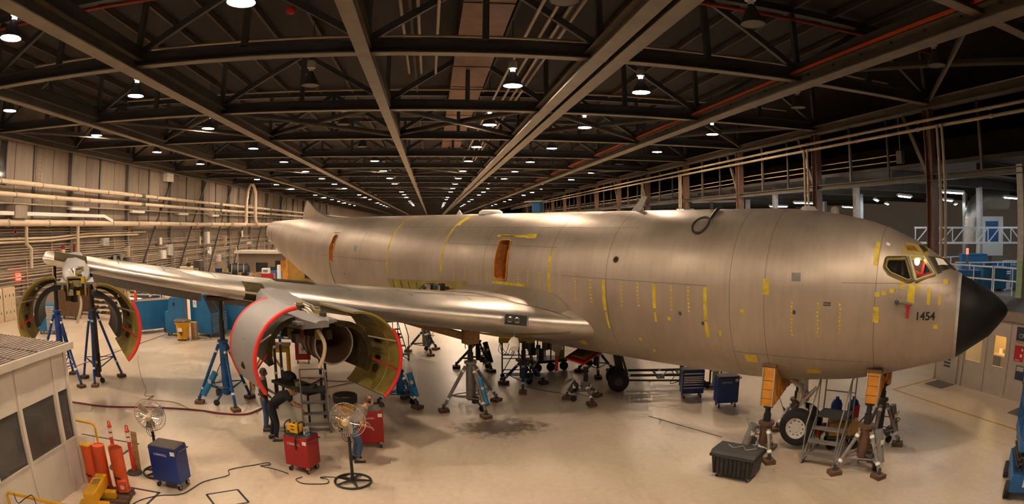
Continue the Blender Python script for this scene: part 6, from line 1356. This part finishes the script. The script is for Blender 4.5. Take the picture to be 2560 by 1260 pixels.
t = thing('white_drum', 'white horizontal drum on a rack inside the outer cowling', 'drum', (-17.4, 29.9, 0), R(0)); MB().tube((-.8, 0, 1.25), (.8, 0, 1.25), .26, n=18).build('drum_body', 'cool_white', t, 40)
for x in (-.6, .6): MB().bar((x, 0, 0), (x, 0, 1.0), .1).build('drum_stand', 'beige', t)
# floor equipment behind the wing
for k, (x, y, sx, sy, sz, m_, lab, cat) in enumerate(((-18.5, 49, 1.6, .8, 1.5, 'dark_grey', 'dark machine tool housing by the far wall', 'machine'), (-16.6, 50, 1.4, .7, 1.1, 'steel_dark', 'low dark workbench cluttered with parts by the far wall', 'workbench'), (-13.5, 49.5, 1.0, .7, 1.7, 'blue_cab', 'teal cabinet standing near the small shed', 'cabinet'), (-21.0, 46.5, 1.2, .5, 2.1, 'beige', 'beige tool locker beside a slanting wall brace', 'locker'), (-22.6, 40.8, 1.2, .12, 2.3, 'blue_cab', 'tilted blue panel rack against the far wall', 'panel rack'), (-21.3, 41.0, .9, .12, 2.3, 'blue', 'dark blue panel leaning beside the tilted blue rack', 'panel'))):
    t = thing(cat.replace(' ', '_'), lab, cat, (x, y, 0), R(6 * k)); MB().bb(-sx / 2, sx / 2, -sy / 2, sy / 2, .1, sz).build('body', m_, t, bevel=.03); MB().bb(-sx / 2 + .05, sx / 2 - .05, -sy / 2 + .05, sy / 2 - .05, 0, .1).build('base', 'black', t)
    for q in range(4 if k in (0, 1) else 1): MB().box(rnd.uniform(-.4, .4) * sx, 0, sz + .16, .35, .3, .32, rnd.random()).build('top_item', ('black', 'chromate', 'galv', 'blue')[q % 4], t)
sh = thing('small_shed', 'low shed with a pale flat roof and an orange door behind the tail', 'shed', (-15.5, 55, 0), R(4)); MB().bb(-3.4, 2.6, 0, 2.5, 0, 2.9).build('shed_walls', 'wall_panel', sh); MB().bb(-3.6, 3.2, -1.0, 2.7, 2.9, 3.12).build('shed_roof', 'office_white', sh); MB().bb(.9, 1.7, -.05, 0, 0, 2.2).build('door_leaf', 'orange_bracket', sh); MB().bb(.35, .9, -.04, 0, 0, 2.2).build('door_opening', 'black', sh); MB().bb(2.0, 2.15, -.9, -.75, 0, 2.9).build('roof_post', 'beige', sh); MB().bb(-1.6, -.4, -.06, 0, 1.1, 2.0).build('window_pane', 'glass_dark', sh)
t = thing('stair_rail', 'yellow stair railing in front of the small shed', 'railing', (-15.6, 49.8, 0), R(15))
for k in range(5): MB().bar((-1.6 + k * .8, 0, 0), (-1.6 + k * .8, 0, .9 + k * .22), .06).build('post', 'yellow', t)
MB().bar((-1.6, 0, .9), (1.6, 0, 1.78), .06).build('rail', 'yellow', t)
for k in range(6):
    x, y = -13.6 + (k % 3) * 1.15, 45.4 + (k // 3) * 1.1; tag(MB().box(x, y, .3 + .12 * (k % 2), .85, .7, .6 + .24 * (k % 2), rnd.random() * .5).build('parts_carton', 'wood', bevel=.02), 'tan carton of parts stacked on the floor under the tail', 'carton', 'tan cartons under the tail'); MB().box(x, y, .62 + .24 * (k % 2), .3, .5, .02, 0).build('carton_flap', 'beige', bpy.data.objects['parts_carton' if k == 0 else 'parts_carton.%03d' % k])
t = thing('red_tool_chest', 'red tool chest topped with white boxes below the tail end', 'tool chest', (-12.6, 43.6, 0), R(5)); MB().bb(-.6, .6, -.35, .35, .15, 1.25).build('body', 'red_cart', t, bevel=.02); MB().bb(-.5, .5, -.3, .3, 1.25, 1.9).build('top_chest', 'red_cart', t, bevel=.02); casters(t, (-.45, .45), (-.25, .25), .075)
for k in range(3): MB().bb(-.55, .55, -.37, -.35, .4 + .28 * k, .42 + .28 * k).build('drawer_pull', 'galv', t)
tag(MB().bb(-13.05, -12.45, 43.35, 43.8, 1.91, 2.3).build('white_box', 'cool_white', bevel=.02), 'white box standing on the red tool chest', 'box'); MB().bb(-12.95, -12.55, 43.345, 43.35, 2.0, 2.2).build('box_label', 'grey', bpy.data.objects['white_box'])
t = thing('wrapped_post', 'tall white plastic wrapped post under the tail', 'post', (-11.55, 43.0, 0)); MB().path(smooth_path([(0, 0, .12), (.05, 0, .6), (-.03, 0, 1.1), (.02, 0, 1.7), (0, 0, 2.6)], 4), [.28, .26, .22, .2, .19, .2, .2, .19, .18, .18, .18, .17, .17, .16, .16, .15, .14], 10).build('wrapping', 'cool_white', t, 60); MB().lathe([(.3, 0), (.3, .12)], 14).build('base', 'galv', t)
t = thing('yellow_partition', 'ochre board partition with a window below the tail', 'partition', (-9.7, 43.4, 0), R(4)); MB().bb(-1.25, 1.6, -.05, .05, 1.15, 3.0).build('board', 'ochre', t); MB().bb(-1.35, -1.22, -.07, .07, 0, 3.05).build('post', 'orange_bracket', t); MB().bb(1.55, 1.65, -.07, .07, 0, 3.05).build('post', 'orange_bracket', t); MB().bb(.1, .9, -.08, -.05, 1.6, 2.3).build('window_pane', 'glass_dark', t)
for k in range(3):
    t = thing('teal_drawer_unit', 'teal drawer unit below the ochre partition', 'drawer unit', (-10.5 + k * .95, 42.8, 0), R(4), 'teal drawer units below the ochre partition'); MB().bb(-.45, .45, -.3, .3, 0, 1.05).build('body', 'blue_cab', t)
    for q in range(3): MB().bb(-.42, .42, -.32, -.3, .1 + q * .32, .36 + q * .32).build('drawer', 'blue_jack' if q % 2 else 'cool_white', t)
# wing-top tools
for k, (t_, s_, lab) in enumerate(((19.4, 12.3, 'black tool bundle lying on the outer wing'), (15.6, 3.2, 'silver tool rack lying on the inner wing'))):
    p = Vector((NOSE[0], NOSE[1], 0)) + Matrix.Rotation(PHI, 3, 'Z') @ Vector((-(w_le(s_) + w_c(s_) * .42), -s_, wing_u(w_le(s_) + w_c(s_) * .42, s_) + .01))
    t = thing('tool_bundle', lab, 'tools', p, PHI + R(50))
    for q in range(7): MB().box(-.35 + q * .11, rnd.uniform(-.08, .08), .06 + .04 * (q % 2), .12, .2, .10 + .06 * (q % 3), rnd.random()).build('tool', ('black', 'dark_grey', 'galv')[(q + k) % 3], t)
    MB().path(smooth_path([(-.5, 0, .03), (-.35, .1, .15), (-.1, 0, .2), (.2, .08, .12), (.5, 0, .03)], 5), .015, 6).build('cable', 'black', t)

t = thing('stored_engine', 'dark round engine core on a low stand beside the yellow stair railing', 'engine', (-18.2, 52.6, 0), R(15)); MB().lathe([(.25, -1.1), (.62, -.9), (.75, -.3), (.62, .5), (.70, .9), (.45, 1.1)], 20, (0, 0, 1.35), 'X').build('core', 'black', t, 50)
for x in (-.6, 0, .55): MB().path([(x, .70 * math.cos(2 * PI * i / 20), 1.35 + .70 * math.sin(2 * PI * i / 20)) for i in range(20)], .04, 6, closed=True).build('flange_ring', 'galv', t)
for x in (-.7, .7): MB().bar((x, -.5, .06), (x, .5, .06), .12).build('cross_beam', 'yellow', t); MB().bar((x, 0, .1), (x, 0, .75), .14).build('support', 'yellow', t)
t = thing('fire_extinguisher_cart', 'red and white wheeled extinguisher in front of the far machines', 'extinguisher', (-19.4, 48.0, 0)); MB().lathe([(.0005, .15), (.17, .15), (.18, .9), (.12, 1.1), (.04, 1.15), (.04, 1.25)], 16).build('cylinder', 'red', t, 50); MB().lathe([(.185, .6), (.185, .85)], 16).build('label_band', 'paper', t)
for y in (-.2, .2): MB().tube((0, y - .03, .15), (0, y + .03, .15), .15, n=14).build('wheel', 'black_rubber', t)
t = thing('drill_press', 'dark pillar drill with a boxy head by the far wall', 'drill press', (-20.0, 47.0, 0), R(-20)); MB().bb(-.35, .35, -.3, .3, 0, .12).build('base', 'dark_grey', t); MB().tube((0, .1, .12), (0, .1, 2.3), .09).build('pillar', 'steel_dark', t, 50); MB().bb(-.35, .45, -.35, .25, 2.0, 2.6).build('head', 'dark_grey', t, bevel=.04); MB().bb(-.3, .3, -.35, .1, 1.05, 1.15).build('table', 'steel_dark', t)
for k, (x, y, m_) in enumerate(((-14.9, 48.4, 'galv'), (-14.2, 48.0, 'dark_grey'), (-15.8, 48.2, 'mid_grey'))):
    t = thing('parts_bin', ('silver', 'dark', 'grey')[k] + ' parts bin heaped with metal pieces near the stair railing', 'bin', (x, y, 0), R(12 * k)); MB().bb(-.4, .4, -.3, .3, .05, .6).build('bin_body', m_, t, bevel=.02)
    for q in range(6): MB().box(rnd.uniform(-.3, .3), rnd.uniform(-.2, .2), .66, .2, .14, .16, rnd.random()).build('metal_piece', ('galv', 'steel_dark', 'chrome')[q % 3], t)
t = thing('warning_beacon', 'small red beacon fixed under the first roof truss', 'beacon', (-4.65, 17.40, 12.2)); MB().lathe([(.02, .22), (.14, .20), (.16, .05), (.10, -.02), (.0005, -.06)], 16).build('dome', 'red', t, 50); MB().bar((0, 0, .2), (0, .25, .26), .05).build('mount', 'dark_grey', t)
# ================================================================== PEOPLE
def skin_mesh(name, chains, m, parent, sub=2):
    # chains: list of [(pos, radius), ...]; the first chain starts at the root, later ones start at an existing position
    vs = []; rs = []; es = []; idx = {}
    for ch in chains:
        prev = None
        for p, r in ch:
            key = tuple(round(c, 4) for c in p)
            if key not in idx: idx[key] = len(vs); vs.append(p); rs.append(r)
            i = idx[key]
            if prev is not None and prev != i: es.append((prev, i))
            prev = i
    me = bpy.data.meshes.new(name); me.from_pydata(vs, es, []); me.materials.append(M(m))
    o = bpy.data.objects.new(name, me); C.objects.link(o); o.parent = parent
    sk = o.modifiers.new('skin', 'SKIN'); sk.use_smooth_shade = True
    if not me.skin_vertices: me.attributes.new  # layer is created by the modifier stack below
    bm = bmesh.new(); bm.from_mesh(me); ly = bm.verts.layers.skin.verify()
    for v, r in zip(bm.verts, rs):
        rr = r if isinstance(r, tuple) else (r, r); v[ly].radius = rr
    bm.verts.ensure_lookup_table(); bm.verts[0][ly].use_root = True
    bm.to_mesh(me); bm.free()
    ss = o.modifiers.new('subsurf', 'SUBSURF'); ss.levels = sub; ss.render_levels = sub
    return o
def V(*a): return Vector(a)
def person(label, loc, rz, J, skin, hair, shirt, trouser, shoe, bald=False, glasses=False, sleeves=True, muffs=False):
    t = thing('person', label, 'person', (*loc, 0), rz)
    P = {k: Vector(v) for k, v in J.items()}
    lerp = lambda a, b, u: tuple(P[a].lerp(P[b], u))
    T = lambda k: tuple(P[k])
    body = [[(T('pelvis'), .085), (T('waist'), .09), (T('chest'), (.14, .11)), (T('neck'), .062), (T('skull'), .085)]]
    for s in 'lr':
        body.append([(T('chest'), (.14, .11)), (T('sho_' + s), .06), (lerp('sho_' + s, 'elb_' + s, .5), .052), (T('elb_' + s), .042), (lerp('elb_' + s, 'wri_' + s, .4), .040), (T('wri_' + s), .028)])
        body.append([(T('pelvis'), .085), (T('hip_' + s), .07), (lerp('hip_' + s, 'kne_' + s, .5), .062), (T('kne_' + s), .050), (lerp('kne_' + s, 'ank_' + s, .35), .048), (T('ank_' + s), .034), (T('toe_' + s), .026)])
    skin_mesh('body', body, skin, t)
    # head: shaped cranium with face
    up = (P['crown'] - P['skull']).normalized(); fw = P['face'].normalized(); fw = (fw - up * fw.dot(up)).normalized(); rt = fw.cross(up)
    ctr = P['skull'] + up * .07
    def hp(x, y, z): return ctr + rt * x + fw * y + up * z
    rows = []
    n = 16
    for i in range(11):
        th = PI * i / 10; z = .125 * math.cos(th); rr = max(math.sin(th), .02); row = []
        for j in range(n):
            a_ = 2 * PI * j / n; x = .078 * rr * math.cos(a_); y = .098 * rr * math.sin(a_)
            if z < 0: x *= 1 + z * 1.8; y = y * (1 + z * .7) + (-z) * .10
            row.append(hp(x, y, z))
        rows.append(row)
    hd = MB().grid(rows, cv=True).build('head', skin, t, 80)
    MB().path([hp(0, .092, .02), hp(0, .118, -.025), hp(0, .100, -.04)], [.010, .017, .010], 8).build('nose', skin, hd, 80)
    for s in (-1, 1):
        MB().sphere(hp(s * .030, .083, .015), .012, 8).build('eye', 'paper', hd); MB().sphere(hp(s * .030, .092, .015), .006, 6).build('pupil', 'black', hd)
        MB().path([hp(s * .078, .0, .03), hp(s * .092, -.015, .01), hp(s * .084, -.005, -.03)], .011, 6).build('ear', skin, hd, 80)
        if glasses: MB().path([hp(s * .030 + .026 * math.cos(2 * PI * i / 10), .102, .015 + .018 * math.sin(2 * PI * i / 10)) for i in range(10)], .004, 5, closed=True).build('spectacles', 'black', hd); MB().path([hp(s * .055, .10, .018), hp(s * .088, .0, .022)], .004, 5).build('spectacles_arm', 'black', hd)
    MB().path([hp(-.025, .100, -.062), hp(0, .106, -.065), hp(.025, .100, -.062)], .006, 6).build('mouth', 'red_pipe', hd)
    hr = []
    for i in range(7):
        th = (PI * .56 * i / 6) if not bald else (PI * (.30 + .28 * i / 6)); z = .132 * math.cos(th); rr = max(math.sin(th), .02)
        hr.append([hp(.084 * rr * math.cos(2 * PI * j / 20), .104 * rr * math.sin(2 * PI * j / 20) - .006 - (.018 if bald else 0), z + (.035 if math.sin(2 * PI * j / 20) > .35 and not bald else 0) * (i / 6)) for j in range(20)])
    if not bald: MB().grid(hr, cv=True).build('hair', hair, t, 80)
    else:
        MB().grid([[r[j] for j in list(range(9, 20)) + [0, 1]] for r in hr]).build('hair', hair, t, 80)
    if muffs:
        for s in (-1, 1): MB().tube(hp(s * .085, 0, .0), hp(s * .115, 0, .0), .035, n=12).build('ear_muff', 'black', hd)
        MB().path([hp(.1, 0, .03), hp(.07, 0, .11), hp(0, 0, .14), hp(-.07, 0, .11), hp(-.1, 0, .03)], .008, 6).build('muff_band', 'black', hd)
    # clothes
    sh = [[(lerp('pelvis', 'waist', .3), .150), (T('waist'), .145), (T('chest'), (.185, .150)), (lerp('chest', 'neck', .6), .10)]]
    for s in 'lr': sh.append([(T('chest'), (.185, .150)), (T('sho_' + s), .090), (lerp('sho_' + s, 'elb_' + s, .45), .072), (lerp('sho_' + s, 'elb_' + s, .62), .064)])
    skin_mesh('shirt', sh, shirt, t)
    tr = [[(lerp('pelvis', 'waist', .45), .145), (T('pelvis'), .155)]]
    for s in 'lr': tr.append([(T('pelvis'), .155), (T('hip_' + s), .112), (lerp('hip_' + s, 'kne_' + s, .5), .098), (T('kne_' + s), .078), (lerp('kne_' + s, 'ank_' + s, .4), .074), (lerp('kne_' + s, 'ank_' + s, .95), .066)])
    skin_mesh('trousers', tr, trouser, t)
    MB().path([tuple(P['pelvis'].lerp(P['waist'], .42) + rt * .148 * math.cos(2 * PI * i / 16) + fw * .148 * math.sin(2 * PI * i / 16)) for i in range(16)], .016, 6, closed=True).build('belt', 'black', t)
    for s in 'lr':
        a_ = P['ank_' + s]; b_ = P['toe_' + s]; d = (b_ - a_); d.z = 0; d.normalize(); q = Vector((-d.y, d.x, 0)); bz = min(a_.z, b_.z) - .055
        rows = []
        for u, w_, h_ in ((-.085, .034, .09), (-.05, .044, .11), (.02, .046, .10), (.09, .050, .075), (.15, .046, .06), (.185, .030, .045)):
            c = Vector((a_.x, a_.y, bz)) + d * u; rows.append([c - q * w_, c - q * w_ * .9 + V(0, 0, h_ * .7), c + V(0, 0, h_), c + q * w_ * .9 + V(0, 0, h_ * .7), c + q * w_])
        b = MB().grid(rows, cv=True); b.f.append((0, 1, 2, 3, 4)); b.f.append(tuple(25 + k for k in range(5))); b.build('shoe', shoe, t, 60)
    # hands with five fingers
    for s in 'lr':
        w_ = P['wri_' + s]; d = (P['wri_' + s] - P['elb_' + s]).normalized(); side = d.cross(V(0, 0, 1)); side = side.normalized() if side.length > .1 else rt; pn = side.cross(d).normalized(); sg = 1 if s == 'l' else -1
        palm = w_ + d * .07; ch = [[(tuple(w_), .028), (tuple(palm), (.040, .022)), (tuple(palm + d * .02), (.040, .020))]]
        hand = skin_mesh('hand', ch, skin, t, 2)
        for k, (o_, L_) in enumerate(((-.030, .060), (-.010, .075), (.010, .080), (.029, .068))):
            b0 = palm + d * .025 + side * o_; skin_mesh('finger', [[(tuple(b0), .0095), (tuple(b0 + d * L_ * .5 - pn * .010), .009), (tuple(b0 + d * L_ * .8 - pn * .035), .008), (tuple(b0 + d * L_ * .85 - pn * .055), .0075)]], skin, hand, 1)
        b0 = palm - d * .03 - side * sg * .03; skin_mesh('thumb', [[(tuple(b0), .011), (tuple(b0 - side * sg * .025 + d * .03), .0105), (tuple(b0 - side * sg * .03 + d * .055 - pn * .02), .009)]], skin, hand, 1)
    return t
# standing man behind the cowling (local +y is the direction he faces)
stand = dict(pelvis=(0, 0, .95), waist=(0, 0, 1.10), chest=(0, .01, 1.36), neck=(0, .02, 1.50), skull=(0, .03, 1.56), crown=(0, .05, 1.76), face=(.2, 1, -.25), sho_l=(-.19, 0, 1.42), sho_r=(.19, 0, 1.42), elb_l=(-.24, .05, 1.14), elb_r=(.25, .03, 1.14), wri_l=(-.16, .26, 1.02), wri_r=(.22, .22, .98),
             hip_l=(-.10, 0, .90), hip_r=(.10, 0, .90), kne_l=(-.11, .03, .50), kne_r=(.11, .02, .50), ank_l=(-.12, -.01, .085), ank_r=(.12, -.02, .085), toe_l=(-.13, .14, .055), toe_r=(.14, .14, .055))
person('dark haired worker in spectacles, grey shirt and jeans standing behind the cowling', (-4.62, 14.85), R(-75), stand, 'skin_dark', 'hair', 'shirt_grey', 'jeans', 'black', glasses=True)
bend = dict(pelvis=(0, -.12, .92), waist=(0, .02, 1.04), chest=(0, .27, 1.16), neck=(0, .42, 1.22), skull=(0, .47, 1.25), crown=(0, .60, 1.36), face=(0, .5, -.8), sho_l=(-.19, .30, 1.22), sho_r=(.19, .30, 1.22), elb_l=(-.24, .42, .98), elb_r=(.24, .46, .98), wri_l=(-.10, .62, .90), wri_r=(.16, .64, .86),
            hip_l=(-.10, -.12, .88), hip_r=(.10, -.12, .88), kne_l=(-.12, -.06, .48), kne_r=(.12, -.02, .48), ank_l=(-.13, -.15, .085), ank_r=(.13, -.10, .085), toe_l=(-.14, .0, .055), toe_r=(.15, .05, .055))
person('worker in black clothes bending over the parts bench', (-4.12, 14.18), R(-62), bend, 'skin', 'hair_brown', 'shirt_black', 'trouser_dark', 'black')
lean = dict(pelvis=(0, -.10, .90), waist=(0, .0, 1.04), chest=(0, .16, 1.24), neck=(0, .27, 1.37), skull=(0, .31, 1.41), crown=(0, .40, 1.57), face=(.1, 1, -.6), sho_l=(-.19, .16, 1.29), sho_r=(.19, .16, 1.29), elb_l=(-.28, .06, 1.02), elb_r=(.28, .06, 1.02), wri_l=(-.20, .27, .90), wri_r=(.19, .27, .90),
            hip_l=(-.10, -.10, .86), hip_r=(.10, -.10, .86), kne_l=(-.11, .02, .47), kne_r=(.12, .04, .47), ank_l=(-.12, -.08, .085), ank_r=(.13, -.05, .085), toe_l=(-.14, .08, .055), toe_r=(.15, .11, .055))
person('balding worker in jeans and ear muffs leaning behind the pedestal fan', (-1.84, 12.98), R(-70), lean, 'skin', 'hair_brown', 'shirt_taupe', 'jeans', 'black', bald=True, muffs=True)
